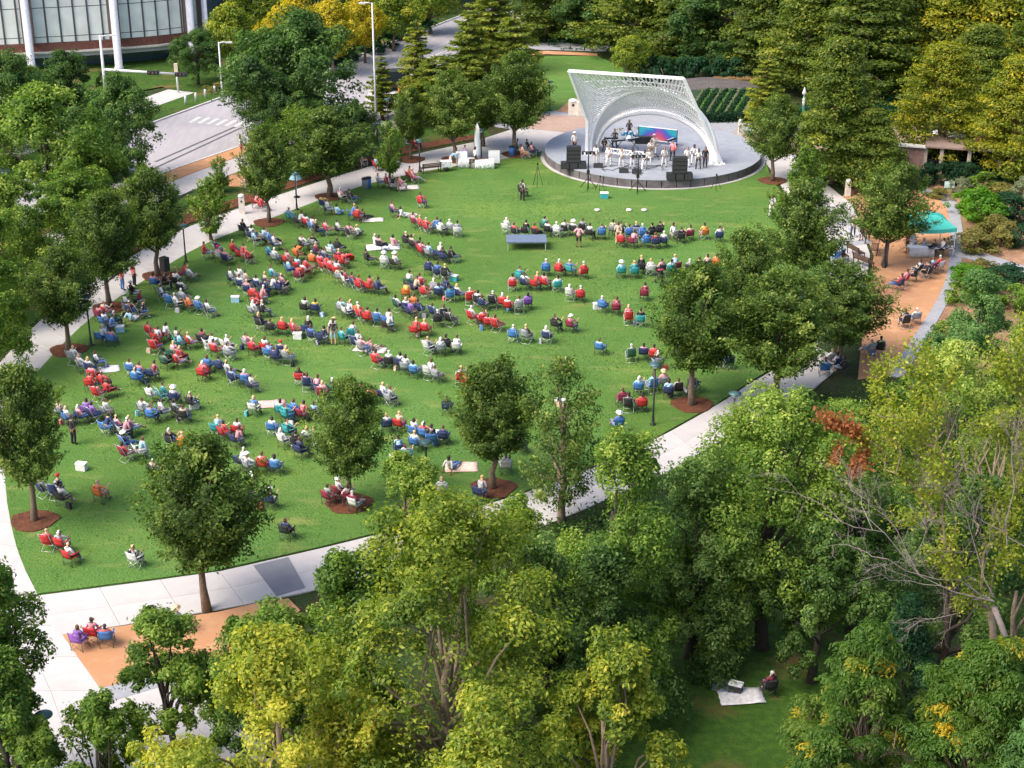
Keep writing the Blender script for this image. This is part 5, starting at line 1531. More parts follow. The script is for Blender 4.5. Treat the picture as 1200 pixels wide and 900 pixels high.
# token: x,y then shirt, then chair colour (capital) or . on the grass, _ standing; optional hair letter
CROWD = [
 ('group at the left lamp post', '118,368pM 126,363mR 121,376wB 129,381bN 121,392wB 129,397pB 138,372eE'),
 ('group under two people in red', '145,356wKh 156,341kKh 163,350mKl 155,364mN 164,362kK 154,372c.'),
 ('group around the loudspeaker', '183,328nB 192,331kK 190,342wN 206,328wK 213,336wK 202,350bB 210,354wN 217,347wG 225,354oO 237,356bBh 245,360wK'),
 ('pair right of the loudspeaker', '215,318rR 224,323wG'),
 ('long red row at left', '177,384rR 185,393mR 181,403rR 193,391mM 205,394wE 213,399cT 223,397wRl 235,396mK 246,401wW 256,408pR 264,404wW 270,411wG'),
 ('short row below the long red one', '205,411pEl 213,414rRl 209,421pR 198,421eE'),
 ('row beside the red umbrella', '247,424bB 240,435rR 259,430nN 268,434wG 277,439bN 287,445pB 294,451kN'),
 ('foursome with two blue chairs', '154,431wBb 161,439cB 168,434pB 176,438mN'),
 ('family by the left mulch ring', '87,419wGl 94,428wG 105,430wN 117,422mN 111,439pR 120,447rRl 107,450rR 117,457rR 126,455rR'),
 ('row behind the lower left elm', '73,478aG 82,487wB 94,483pN 104,480vV 113,479vN 122,479wG'),
 ('cluster left of the big circle', '127,500nB 136,500pNl 145,503pG 154,501pBl 151,519nBh 147,531rM 163,528cW'),
 ('crowded circle at lower left', '180,462nN 190,463tT 208,463wNh 171,479wG 181,482bB 192,479wN 208,480gK 215,487aK 223,471kK'),
 ('foursome above the widest elm', '203,516kKs 216,519oOl 226,522oR 231,530nN'),
 ('foursome right of the widest elm top', '254,503cTl 266,506rR 275,502wR 281,510pN'),
 ('row right of the widest elm', '280,540wN 292,541wGh 305,543rR 322,547cB'),
 ('orange chair on open grass', '120,577oOl'),
 ('trio under the lower left elm', '53,572gN 63,575kNj 74,579wK'),
 ('trio in red chairs, lower left', '60,630rR0 70,638gRs 81,648wRl'),
 ('folding stool, bottom of the lawn', '158,650kWl'),
 ('pair behind the widest elm', '187,548aNs 296,583wN 320,584kNh'),
 ('lone chair near the bottom path', '334,620nK'),
 ('ring of friends, centre left', '327,480wT 338,487tT 347,477bB 357,480rM 366,485kK 323,498wB 332,511wN 341,506tT 350,514kK 352,526nN 362,511wN'),
 ('foursome under the slim elm', '386,578gM 397,577nMh 408,581wM 418,584mN'),
 ('sitter beside the rosy blanket', '301,474bN'),
 ('magenta row, centre left', '353,441kR 360,449pN 370,455pN 381,460pM 391,456kE'),
 ('pair in orange by the slim elm', '428,459oO 437,460oO 448,463wN 458,467gG'),
 ('pair right of the slim elm', '455,493wN 467,494aRl'),
 ('blue chairs by the middle lamp', '488,505wB 498,507rBs 508,507kB 518,508nN 467,522kN 485,519wBl 475,528wT'),
 ('chair at the edge of the rounded elm', '527,476kN'),
 ('pink picnic blanket', '531,547w.'),
 ('lawn beside the picnic blanket', '519,569wWl 561,573gN'),
 ('pair under the rounded elm', '593,544wWl 608,521wN'),
 ('row in front of the north lamp', '341,253cT 350,258wK 359,261mR 367,265wB 375,267kK 383,266pR'),
 ('man in yellow and companions', '379,238yN 386,245wN 394,249c.'),
 ('small group with a cream blanket', '411,249bBl 419,252rR 429,254k.'),
 ('three below the cream blanket', '400,268wKd 411,272kK 420,274w.'),
 ('pair near the litter bin', '403,230pWs 412,230kK'),
 ('reclining pair, upper lawn', '463,247kN 472,250w.'),
 ('lone red chair, upper lawn', '493,236rR'),
 ('upper red and white row', '487,258pM 495,262rR 504,264rR 512,265bB 520,268wW 528,268wG 537,269gN'),
 ('dark row under the red and white one', '479,282kK 486,285aK 492,288kM 498,293pR 506,294cG 513,296wN 521,298kN 530,300kK'),
 ('three in dark chairs, upper middle', '505,313nN 515,316bN 524,318kK'),
 ('white picnic blanket, upper middle', '438,285w. 449,284kK 459,285p.'),
 ('black chair below the picnic blanket', '432,301kK'),
 ('pair in white, upper middle', '452,304wWh 464,306wKh'),
 ('mixed ring, upper left', '352,295oO 357,286wK 366,285kK 373,294mN 377,304pR 384,300gN 390,294kK 398,290kK 397,303mR 404,306rR 381,312rR 389,314pR'),
 ('red and teal row, upper left', '336,305pR 341,314cB 348,312mR 356,318mR 351,323rM 361,311rR 368,306oO'),
 ('maroon row, upper middle', '392,317wR 399,323aG 408,327mW 416,330mN 425,331rR 434,333rR 443,336nN'),
 ('big white and navy ring', '274,324wN 282,323wW 285,333wN 292,327aG 292,337pN 302,331wN 311,337nN 318,338wN 314,328aN 322,320cT 326,337nN 333,331pN 299,346rR 307,346pR 301,354rR 299,362wG 309,364kK'),
 ('pair below the left elm row', '256,292nNl 259,300pNj 267,303pN'),
 ('four red chairs, upper left edge', '276,292rRl 284,297rR 292,300rR 241,293rR'),
 ('blue recliners by the path', '287,268kK 294,274wN 303,278cG 311,279cG 317,278bB 322,284wN'),
 ('pair under the blue recliners', '318,296tB 326,300wG'),
 ('pair on open grass, centre left', '359,361kK 368,361yN'),
 ('dark pair, centre left', '307,379kK 316,384kK'),
 ('red and navy row, centre', '332,382rRl 347,386rRl 358,385kNs 371,391bN 379,394nN 384,402w_q 394,405k_ 402,393tT 411,391wT 417,397wN'),
 ('blanket beside the red-navy row', '425,407pGs 434,408p.'),
 ('row left of centre', '290,401kK 299,406rR 307,408wR 315,411bB 323,414nN 331,410aNj 339,417yG'),
 ('row with the big red shirts, middle', '401,360cG 409,362wW 418,364oOs 427,367rR 434,371rR 442,373cB 450,375wB 456,379kK'),
 ('colourful cluster, middle', '480,331wE 475,341yO 487,335aN 493,331pR 498,342rR 487,352oO 508,338gG 515,340cN'),
 ('navy pair right of the colourful cluster', '526,337nN 529,346tB 538,341wN'),
 ('navy row under the colourful cluster', '467,357wE 475,358wN 483,361vN 491,362nN'),
 ('dark chairs, middle', '508,364cN 513,375kK 521,367eK 529,371kK'),
 ('two broad red chairs', '486,385rRl 500,386rR'),
 ('grey chairs under the red pair', '507,404gWl 514,408wG 524,404kK 532,405wW'),
 ('red-led row, lower middle', '447,422rRd 457,423kK 465,425wN 474,426wK'),
 ('pair of white chairs, lower middle', '489,432cB 502,435wW 511,437gG'),
 ('pair above the rounded elm', '539,439wRl 545,446rR'),
 ('red and black row, right middle', '552,348rR 562,350wK 570,354kN 578,352kK 587,352rR 597,355wR 606,356gG 617,352vV'),
 ('all-red foursome', '557,372wRs 566,373pR 574,375pR 582,377rR'),
 ('row below the mixing platform', '602,332pR 610,323tT 618,330kN 628,331rR 639,331pR 652,333wT'),
 ('four chairs right of the platform', '638,313bB 655,315rR 670,316bTs 685,317rR'),
 ('pink and red pair', '668,342pWs 681,344rR'),
 ('blue and maroon pair', '708,357bBs 721,358mM'),
 ('red and teal pair near the full elm', '737,369rRl 749,373kT'),
 ('black and maroon pair, middle right', '653,379kK 669,378mMh'),
 ('three chairs in the centre', '603,393bBs 617,392kK 641,393wNs'),
 ('single maroon chair, right', '753,341mM'),
 ('single light-blue chair, right', '705,404cB'),
 ('row left of the full elm', '737,411eE 753,413pN 766,416rR 772,424kN'),
 ('single red chair above the thin elm', '664,432kR'),
 ('row under the full elm', '749,451cB 765,449tB 776,444pNq 784,454nN 795,455wK 804,454kK 816,450kN'),
 ('three chairs left of the lamp', '727,466mM 738,473kK 751,473rR'),
 ('blue chair above the south path', '724,493bBh'),
 ('pair in the full elm shade', '843,420wN 853,422bN'),
 ('front row before the stage', '637,264tE 646,268kK 655,268wW 663,267wK 673,266wKh 681,268gK 691,271kK 705,272bB 720,269aG 729,270eK 737,271bB 745,272nN 753,272bB 761,273kK 771,269kK'),
 ('second row before the stage', '729,281rR 743,282pM 757,281bB 767,284mN 779,281wN'),
 ('right end of the front row', '790,274kG 798,277kK 809,272aM 825,273yO 841,274wN'),
 ('row of eleven, right lawn', '727,316cTh 744,317tT 753,313kK 761,312wW 771,313pK 785,314cT 794,311mM 807,312gK 818,313kK 829,310aK 841,308oO'),
 ('platform front', '592,266wWs 607,272rK 616,269kK 630,272rK'),
 ('lone chair near the camera', '612,223kK'),
 ('path-side row with a cream blanket', '449,212wW 456,214mR 463,215kK 470,215pR'),
 ('pair by the north lamp', '480,205oR 485,208pR'),
 ('seated group left of the stage', '608,172kK 613,178aO 620,172kK 625,177kK'),
 ('row on the orange terrace', '1054,331rN 1060,325pR 1067,319kK 1077,316wK 1085,317kK 1092,313mM 1100,309rK'),
 ('seats under the teal canopy', '1072,289wK 1081,290gK 1092,290kK 1100,289wK'),
 ('bench beside the east path', '976,298wB 984,295cN'),
 ('pair at the terrace edge', '1062,375kK 1074,371wG'),
 ('dark pair at the terrace foot', '1019,408gG 1030,405kK'),
 ('group under the large elm', '968,432cB 979,425wN 986,428kK 974,421wG'),
 ('colourful pair behind the elm', '932,352cB 939,357bB'),
 ('granite bed chairs, lower left', '99,743vV 109,741pR 119,742rB'),
 ('granite bed edge', '213,722gNq'),
 ('verge beyond the north path', '443,192mR 452,190kK 428,188pG'),
 ('verge by the pale sapling', '480,166wW 488,166aR'),
 ('shaded picnic, lower right', '905,803mKs'),
 ('shade under the large light-green tree', '930,716cN 946,726gN'),
 ('street verge tables', '285,197kR 292,190pW 288,218pW 300,236pR 308,238rR'),
]
STANDERS = [   # x, foot row, shirt, trousers, pose, hair, facing offset, label
 (144, 341, 'r', 'B', 'hips', 'd', 'person in red top and jeans standing on the left path'),
 (158, 336, 'r', 'K', 'stand', 'd', 'person in red shirt and black trousers standing on the left path'),
 (999, 279, 'g', 'N', 'walk', 'd', 'person in grey shirt walking along the east path'),
 (1009, 283, 'k', 'k', 'stand', 'd', 'person in black top beside the pink-topped walker'),
 (1016, 285, 'p', 'K', 'walk', 'b', 'person in pink top walking on the east path'),
 (678, 291, 'p', 'k', 'hips', 'd', 'person in pink shirt standing behind the front row'),
 (724, 287, 'a', 'A', 'stand', 'b', 'person all in beige standing in the front row'),
 (1063, 297, 'm', 'k', 'stand', 'd', 'person in maroon standing at the left leg of the teal canopy'),
 (1068, 299, 'w', 'w', 'stand', 'd', 'person in white standing before the teal canopy'),
 (904, 254, 'w', 'W', 'walk', 'd', 'person in white walking at the right edge of the lawn'),
 (918, 252, 'y', 'K', 'stand', 'l', 'person in yellow beside the tall narrow elm'),
 (437, 182, 'w', 'M', 'stand', 'd', 'person in a white shirt standing on the far verge'),
 (557, 196, 'w', 'K', 'stand', 'd', 'person in white behind the banner table'),
 (545, 194, 'v', 'K', 'stand', 'b', 'person in purple beside the banner table'),
 (528, 197, 'c', 'W', 'bend', 's', 'person in light blue bending by the small cart'),
 (87, 522, 'k', 'K', 'stand', 'd', 'person in black standing beside the lower left elm'),
 (240, 266, 'b', 'N', 'bend', 'd', 'person in blue bending beside the light green young tree'),
 (612, 236, 'k', 'K', 'hips', 'd', 'camera operator in black standing on the upper lawn'),
 (283, 182, 'w', 'r', 'stand', 'd', 'person in white by the orange street verge'),
]
ppl, W0 = [], []
rng = random.Random(4)
SK = ['d', 'd', 'd', 'b', 'b', 'l', 's']
for ci, (desc, s) in enumerate(CROWD):
    for tk in s.split():
        xy, rest = tk.split(',')[0], tk.split(',')[1]
        yy = ''.join(c for c in rest if c.isdigit() and True)
        k = 0
        while k < len(rest) and rest[k].isdigit():
            k += 1
        x, y, code = float(xy), float(rest[:k]), rest[k:]
        sh_, ch_ = code[0], code[1]
        hr = code[2] if len(code) > 2 else rng.choice(SK)
        keep_ = any(w_ in desc for w_ in ('dark', 'black', 'navy', 'maroon', 'shaded'))
        if not keep_ and sh_ in 'knm' and rng.random() < 0.38: sh_ = rng.choice('wwpwc')
        if not keep_ and ch_ in 'NK' and rng.random() < 0.2: ch_ = rng.choice('WGG')
        g = G(x, y, 0.62) if ch_ not in '._' else (G(x, y, 0.32) if ch_ == '.' else G(x, y))
        g.x += rng.uniform(-0.12, 0.12); g.y += rng.uniform(-0.32, 0.32)
        ppl.append([g.x, g.y, ci, sh_, ch_, hr, x])
# the biggest 300 in the picture are individuals; the smallest in the back rows become one crowd
chairs_all = sorted([p for p in ppl if p[4] not in '._'], key=lambda p: -scale_at(Vector((p[0], p[1], 0))))
N_IND = 262
FAR = set(id(p) for p in chairs_all[N_IND:])
FARP, FARC = MB(), MB()
FM = {'p': [], 'c': []}
FMi = {'p': [], 'c': []}
def add_far(which, mesh, m, M):
    mb = FARP if which == 'p' else FARC
    if m not in FM[which]:
        FM[which].append(m)
    k = FM[which].index(m)
    fs = [tuple(f.vertices) for f in mesh.polygons]
    mb.add([v.co for v in mesh.vertices], fs, True, M)
    FMi[which].extend([k] * len(fs))
def far_person(M, pose, shirt, pants, skin, hair):
    P = POSE[pose]
    add_far('p', P['body'], SKINS[skin], M)
    add_far('p', P['shirt'], CM[shirt], M)
    add_far('p', P['trousers' if pants.isupper() else 'shorts'], CM[pants.lower()], M)
    if hair in 'hq': add_far('p', P['hat'], HAIRS[hair], M)
    elif hair == 'j': add_far('p', P['cap'], HAIRS['j'], M)
    elif hair != '0': add_far('p', P['hair'], HAIRS[hair], M)
def far_chair(M, c, pale):
    add_far('c', CH['frame'], STEELW if pale else STEEL, M)
    for k in ('seat', 'backrest', 'armrest-1', 'armrest1'): add_far('c', CH[k], CANVAS[c], M)
# nobody sits in another's lap
for it in range(30):
    for i in range(len(ppl)):
        for j in range(i + 1, len(ppl)):
            dx, dy = ppl[j][0] - ppl[i][0], ppl[j][1] - ppl[i][1]
            d2 = dx * dx + dy * dy
            mind = 0.70
            if d2 < mind * mind:
                d = sqrt(d2) + 1e-6
                m_ = (mind - d) / 2
                ux, uy = (dx / d, dy / d) if d2 > 1e-4 else (1, 0)
                ppl[i][0] -= ux * m_; ppl[i][1] -= uy * m_
                ppl[j][0] += ux * m_; ppl[j][1] += uy * m_
GEAR = []
for ci, (desc, s) in enumerate(CROWD):
    mem = sorted([p for p in ppl if p[2] == ci], key=lambda p: px(Vector((p[0], p[1], 0)))[0])
    for k, p in enumerate(mem):
        X, Y, _, sh_, ch_, hr, _x = p
        a = atan2(STAGE_C.y - Y, STAGE_C.x - X) - pi / 2 + rng.uniform(-0.5, 0.5)
        if desc in ('seats under the teal canopy', 'group under the large elm', 'row on the orange terrace', 'granite bed chairs, lower left'):
            a += rng.uniform(-0.2, 0.6)
        gz = 0.075
        if desc == 'seated group left of the stage':
            a = atan2(STAGE_C.y - Y, STAGE_C.x - X) - pi / 2
        sn, cn = CLOTH[sh_][0], (CLOTH[ch_.lower()][0] if ch_ not in '._' else '')
        if wc(desc) > 6: print('LONG', desc)
        where = (', %s from left, %s' % (ORD[k], desc)) if len(mem) > 1 else ', ' + desc
        hn = HN[hr]
        pants = rng.choice(['n', 'k', 'N', 'c', 'K', 'a', 'g', 'G', 'w', 'w', 'b', 'B', 'a', 'c'])
        skin = rng.choice([0, 0, 0, 1, 1, 2, 3])
        if ch_ == '_':
            person((X, Y), a, 'stand' if sh_ == 'k' else 'bend', sh_, pants, skin, hr, '%sperson in %s standing%s' % (hn, sn, where), None, gz)
            continue
        if ch_ == '.':
            person((X, Y), a, rng.choice(['ground', 'lounge']), sh_, pants, skin, hr, '%sperson in %s on the grass%s' % (hn, sn, where), None, gz)
            continue
        if id(p) in FAR:
            M_ = Matrix.Translation((X, Y, gz)) @ Matrix.Rotation(a, 4, 'Z')
            far_person(M_, rng.choice(['rest', 'stretch', 'lap', 'stretch', 'phone', 'turn', 'lean']), sh_, pants, skin, hr)
            far_chair(M_, ch_.lower(), rng.random() < 0.35)
            continue
        person((X, Y), a, rng.choice(['rest', 'stretch', 'lap', 'stretch', 'phone', 'turn', 'lean']), sh_, pants, skin, hr, '%sperson in %s%s' % (hn, sn, where), 'people sitting in the audience', gz, rng.uniform(0.90, 1.0), rng.random() < 0.4)
        chair((X, Y), a, ch_.lower(), '%s folding chair%s' % (cn, where), 'folding chairs of the audience', gz, rng.random() < 0.35)
        GEAR.append((X, Y, a, ci, k, desc))
for mb, k, nm, lb in ((FARP, 'p', 'seated_crowd', 'seated people of the farther rows of the audience'), (FARC, 'c', 'crowd_chairs', 'folding chairs under the farther rows of the audience')):
    me = mb.mesh(nm)
    for m in FM[k]: me.materials.append(m)
    me.polygons.foreach_set('material_index', FMi[k])
    tag(link(nm, me), lb, None, None, 'stuff')
for (x, y, sh_, pn, ps, hr, lab) in STANDERS:
    g = G(x, y)
    a = atan2(STAGE_C.y - g.y, STAGE_C.x - g.x) - pi / 2
    if ps == 'walk':
        a = rng.choice([0.2, pi - 0.3])
    person(g, a, ps, sh_, pn, rng.choice([0, 1, 2, 3]), hr, lab, None, 0.06)

# small things the audience brought: coolers, bags, blankets, bottles
def cooler(x, y, c, label):
    g = G(x, y)
    r = thing('cooler', label, 'cooler', (g.x, g.y, 0.075), rng.uniform(-.5, .5))
    b = MB(); b.box((0, 0, 0.17), (0.52, 0.34, 0.34)); b.build('tub', CANVAS[c], r)
    b = MB(); b.box((0, 0, 0.375), (0.55, 0.37, 0.065)); b.build('lid', mat('cooler_lid', (0.85, 0.85, 0.85), 0.4), r)
    b = MB(); b.tube([(-0.29, 0, 0.26), (-0.29, 0, 0.44), (0.29, 0, 0.44), (0.29, 0, 0.26)], 0.013, 5); b.build('handle', STEELW, r)
for (x, y, c, l) in [(141, 390, 'c', 'light-blue cooler beside the group at the left lamp post'), (228, 480, 'w', 'white cooler right of the crowded circle'), (370, 488, 'k', 'black cooler by the ring of friends'),
     (250, 405, 'w', 'white cooler at the end of the long red row'), (532, 330, 't', 'teal cooler right of the three dark chairs'), (700, 363, 'w', 'white cooler left of the blue and maroon pair'),
     (349, 398, 'w', 'white cooler under the red and navy row'), (515, 515, 'w', 'white cooler by the blue chairs'), (656, 477, 'a', 'tan cooler under the thin elm'), (96, 552, 'w', 'white cooler on the grass by the lower left elm'), (276, 355, 'c', 'blue cooler at the foot of the big white ring')]:
    cooler(x, y, c, l)
def blanket(x, y, w_, d_, c, rz, label):
    g = G(x, y)
    b = MB()
    n = 7
    rr = random.Random(int(x))
    grid = [[((i / (n - 1) - .5) * w_ + rr.uniform(-.03, .03), (j / (n - 1) - .5) * d_ + rr.uniform(-.03, .03), 0.016 + rr.uniform(0, 0.022)) for j in range(n)] for i in range(n)]
    b.sheet(grid, 0.012)
    tag(b.build('blanket', c, None, (g.x, g.y, 0.075), rz), label, 'blanket')
PINKB = mat('peach_blanket', (0.80, 0.56, 0.45), 0.95, var=0.15, scale=4, bump=0.3)
CREAMB = mat('cream_blanket', (0.78, 0.70, 0.62), 0.95, var=0.15, scale=4, bump=0.3)
WHITEB = mat('white_blanket', (0.78, 0.76, 0.78), 0.95, var=0.2, scale=5, bump=0.3)
ROSYB = mat('rosy_blanket', (0.72, 0.42, 0.38), 0.95, var=0.15, scale=4, bump=0.3)
blanket(541, 549, 1.7, 1.1, PINKB, 0.05, 'peach picnic blanket under one sitter near the rounded elm')
blanket(437, 259, 1.6, 0.9, CREAMB, 0.1, 'cream blanket in front of the small group near the bin')
blanket(477, 253, 1.5, 1.0, CREAMB, -0.4, 'cream blanket of the reclining pair on the upper lawn')
blanket(449, 291, 2.4, 1.3, WHITEB, 0.1, 'white picnic blanket under three people, upper middle')
blanket(319, 475, 1.5, 1.0, ROSYB, 0.2, 'rosy blanket beside the lone sitter, centre left')
blanket(128, 434, 1.2, 1.0, WHITEB, 0.3, 'white blanket spread by the family at the left mulch ring')
blanket(434, 411, 2.0, 0.9, CREAMB, -0.2, 'cream blanket beside the red-navy row')
blanket(478, 221, 1.8, 1.1, CREAMB, 0.2, 'cream blanket by the path-side row')
blanket(868, 818, 1.8, 1.1, WHITEB, 0.1, 'white blanket on the shaded lawn at lower right')
blanket(850, 806, 1.0, 0.9, mat('checked_blanket', (0.25, 0.28, 0.42), 0.95, var=0.5, scale=30), -0.3, 'dark checked blanket on the white one, lower right')
for (x, y, l) in [(700, 248, 'white cushion on the grass before the front row, left one'), (737, 248, 'white cushion before the front row, middle one'), (755, 248, 'white cushion before the front row, right one')]:
    g = G(x, y)
    b = MB(); b.lathe([(0.16, 0), (0.24, 0.05), (0.22, 0.12), (0.05, 0.16), (0, 0.16)], n=12)
    tag(b.build('cushion', CM['w'], None, (g.x, g.y, 0.075)), l, 'cushion')
cooler(862, 812, 'k', 'black cooler standing on the white blanket, lower right')
# a tote bag or bottle at every few chairs
bag = MB(); bag.box((0, 0, 0.15), (0.32, 0.16, 0.30), taper=0.85)
bagm = bag.mesh('body', CM['n'])
hd_ = MB(); hd_.tube([(-0.08, 0, 0.29), (-0.07, 0, 0.42), (0.07, 0, 0.42), (0.08, 0, 0.29)], 0.010, 5)
hdm = hd_.mesh('handle', STEEL)
for q, (X, Y, a, ci, k, desc) in enumerate(GEAR):
    if q % 6 == 2:
        c = rng.choice('wknrbagt')
        s = rng.choice((-1, 1))
        o = thing('tote_bag', '%s bag by %s seat, %s' % (CLOTH[c][0], ORD[k], desc), 'bag', (X + cos(a) * 0.42 * s + sin(a) * .2, Y + sin(a) * 0.42 * s - cos(a) * .2, 0.075), rng.uniform(0, 3), 'bags beside the chairs')
        link('bag_body', bagm, o, material=CM[c])
        link('handle', hdm, o)
# ================================================================== the stage
SC = G(764, 184, 0.0)
SR = 126 / scale_at(SC)
SC = Vector((SC.x, G(764, 222).y + SR, 0))
STZ = 0.78
M_DECK = layered('blue_grey_stage_deck', (0.30, 0.32, 0.365), [((0.25, 0.27, 0.31), 0.5, 0.35, 0.7, 0.8), ((0.35, 0.37, 0.42), 2, 0.45, 0.7, 0.6), ((0.28, 0.29, 0.33), 1.0, 0.6, 0.75, 0.5, (1, 8, 1))], rough=0.7, bump=0.1)
M_RISER = mat('dark_stone_riser', (0.13, 0.115, 0.12), 0.85, var=0.3, scale=2)
M_STEELW = mat('white_steel', (0.88, 0.87, 0.88), 0.45, var=0.03, scale=2)
BLACK = mat('black_cabinet', (0.018, 0.018, 0.020), 0.6, var=0.1)
GRILL = mat('speaker_grille', (0.035, 0.035, 0.038), 0.8, var=0.3, scale=60)
BLKM = mat('black_steel', (0.02, 0.022, 0.022), 0.45, 0.3)
stage = thing('stage', 'round grey concert stage at the top of the lawn', 'stage', (SC.x, SC.y, 0))
b = MB(); b.lathe([(SR, STZ - 0.05), (SR, STZ), (0, STZ)], n=96, smooth=False); b.build('deck', M_DECK, stage)
for k in range(48):
    a0, a1 = 2 * pi * (k + .03) / 48, 2 * pi * (k + .97) / 48
    b = MB()
    r0, r1 = SR - 0.35, SR - 0.02
    b.prism([(r1 * cos(a0), r1 * sin(a0)), (r1 * cos((a0 + a1) / 2), r1 * sin((a0 + a1) / 2)), (r1 * cos(a1), r1 * sin(a1)), (r0 * cos(a1), r0 * sin(a1)), (r0 * cos(a0), r0 * sin(a0))], 0.07, STZ - 0.055)
    b.build('riser_stone', M_RISER, stage)
b = MB(); b.lathe([(SR - 0.4, 0.0), (SR - 0.4, STZ - 0.06)], n=64); b.build('core', BLKM, stage)
b = MB()
n = 96
vs, fs = [], []
for k in range(n):
    a = 2 * pi * k / n
    for r, z in ((SR + 0.02, 0.0), (SR + 0.02, 0.10), (SR + 0.34, 0.10), (SR + 0.34, 0.0)):
        vs.append((r * cos(a), r * sin(a), z))
for k in range(n):
    for j in range(3):
        fs.append((4 * k + j + 1, 4 * k + j, 4 * ((k + 1) % n) + j, 4 * ((k + 1) % n) + j + 1))
b.add(vs, fs)
b.build('kerb', M_CONC, stage)

# ---- the white lattice shell over it
shell = thing('stage_canopy', 'white steel lattice shell arching over the stage', 'canopy', (SC.x, SC.y, STZ))
def S_(p): return p - Vector((SC.x, SC.y, STZ))
def at_height(x, y, yd):          # point on that sight line at distance yd
    return from_px(x, y, yd)
Lf, Rf = G(690, 181, STZ), G(842, 192, STZ)
ax = (Rf - Lf).normalized()
fr = Vector((ax.y, -ax.x, 0))                     # towards the lawn
if fr.y > 0: fr = -fr
NT = 72
def arch(xl, yl, xr, yr, apx_y, off, pw=0.5, bulge=1.0):
    A, B = G(xl, yl, STZ), G(xr, yr, STZ)
    pts = []
    mid = A.lerp(B, 0.5) + fr * off
    h = height_at(mid, apx_y) - STZ
    for i in range(NT + 1):
        t = i / NT
        s = sin(pi * t)
        p = A.lerp(B, 0.5 - 0.5 * cos(pi * t) * (1 if True else 1)) + fr * off * s
        p.z = STZ + h * (s ** 0.9)
        pts.append(p)
    return pts
inner = arch(699, 174, 834, 192, 132, -1.2)
second = arch(696, 176, 837, 192, 124, -0.5)
middle = arch(692, 179, 840, 192, 105, 0.9)
off_top = 2.6
yd = (Lf.lerp(Rf, 0.5) + fr * off_top).y
c1 = at_height(667, 83, yd + 0.6); c2 = at_height(801, 92, yd - 0.2)
lm = at_height(688, 140, Lf.y - 0.5)
Lo, Ro = G(687, 180, STZ), G(846, 192, STZ)
def outer_at(t):
    segs = [(0, Lo), (0.16, lm), (0.34, c1), (0.68, c2), (1.0, Ro)]
    for (t0, p0), (t1, p1) in zip(segs, segs[1:]):
        if t <= t1 + 1e-9:
            return p0.lerp(p1, (t - t0) / (t1 - t0))
    return Ro
outer = [outer_at(i / NT) for i in range(NT + 1)]
def ribbon(name, P, r):
    b = MB(); b.tube([S_(p) for p in P], r, 6); return b.build(name, M_STEELW, shell)
ribbon('arch_rib', inner, 0.24)
ribbon('arch_rib', second, 0.10)
ribbon('arch_rib', middle, 0.19)
b = MB()
for a_, c_ in ((Lo, lm), (lm, c1), (c1, c2), (c2, Ro)):
    b.bar(S_(a_), S_(c_), 0.22, 0.22)
b.build('edge_beam', M_STEELW, shell)
def tri(P, Q, s, t):
    """surface between two curves with a gentle sag"""
    i = max(0, min(NT, t * NT)); k = int(min(NT - 1, i)); f = i - k
    a_ = P[k].lerp(P[k + 1], f); c_ = Q[k].lerp(Q[k + 1], f)
    p = a_.lerp(c_, s)
    p.z -= sin(pi * s) * 0.10 * (c_ - a_).length
    return p
def lattice(P, Q, n, shift, r, steps=4, name='lattice_bar', lo=0.0, hi=1.0):
    for k in range(n):
        t = lo + (hi - lo) * (k + 0.5) / n
        pts = []
        for i in range(steps + 1):
            s = i / steps
            tt = min(1, max(0, t + shift * (s - 0.5)))
            pts.append(S_(tri(P, Q, s, tt)))
        b = MB(); b.tube(pts, r, 4, caps=False)
        b.build(name, M_STEELW, shell)
lattice(inner, second, 90, 0.03, 0.045, 1)
lattice(second, middle, 110, 0.05, 0.060, 3)
lattice(second, middle, 60, -0.04, 0.05, 3)
lattice(middle, outer, 84, 0.05, 0.07, 4)
lattice(middle, outer, 24, -0.05, 0.05, 4)
for s in (0.25, 0.5, 0.75):
    ribbon('hoop', [tri(middle, outer, s, i / 60) for i in range(61)], 0.05)
for s in (0.33, 0.66):
    ribbon('hoop', [tri(second, middle, s, i / 60) for i in range(61)], 0.045)
for p in (Lo, Lf, G(699, 174, STZ), Ro, G(841, 193, STZ), G(834, 192, STZ)):
    b = MB(); q = S_(p); b.box((q.x, q.y, 0.03), (0.5, 0.5, 0.06)); b.build('base_plate', M_STEELW, shell)

# ---- what stands on the stage
def D(x, y): return G(x, y, STZ)
def put(name, label, cat, x, y, z=STZ, rz=0, group=None):
    g = G(x, y, z)
    return thing(name, label, cat, (g.x, g.y, z), rz, group)
for (x, y, l) in ((672, 197, 'left'), (796, 210, 'right')):
    r = put('loudspeaker_stack', 'black loudspeaker stack at the %s front of the stage' % l, 'loudspeaker', x, y, rz=0.05)
    for k in (-0.56, 0, 0.56):
        b = MB(); b.box((k * 1.25, 0, 0.27), (0.66, 0.7, 0.52)); o = b.build('subwoofer', BLACK, r)
        b = MB(); b.box((k * 1.25, -0.36, 0.27), (0.58, 0.02, 0.44)); b.build('grille', GRILL, o)
    for k in range(4):
        b = MB(); b.box((0, 0, 0.70 + 0.33 * k), (1.15, 0.62, 0.31)); o = b.build('cabinet', BLACK, r)
        b = MB(); b.box((0, -0.32, 0.70 + 0.33 * k), (1.05, 0.02, 0.25)); b.build('grille', GRILL, o)
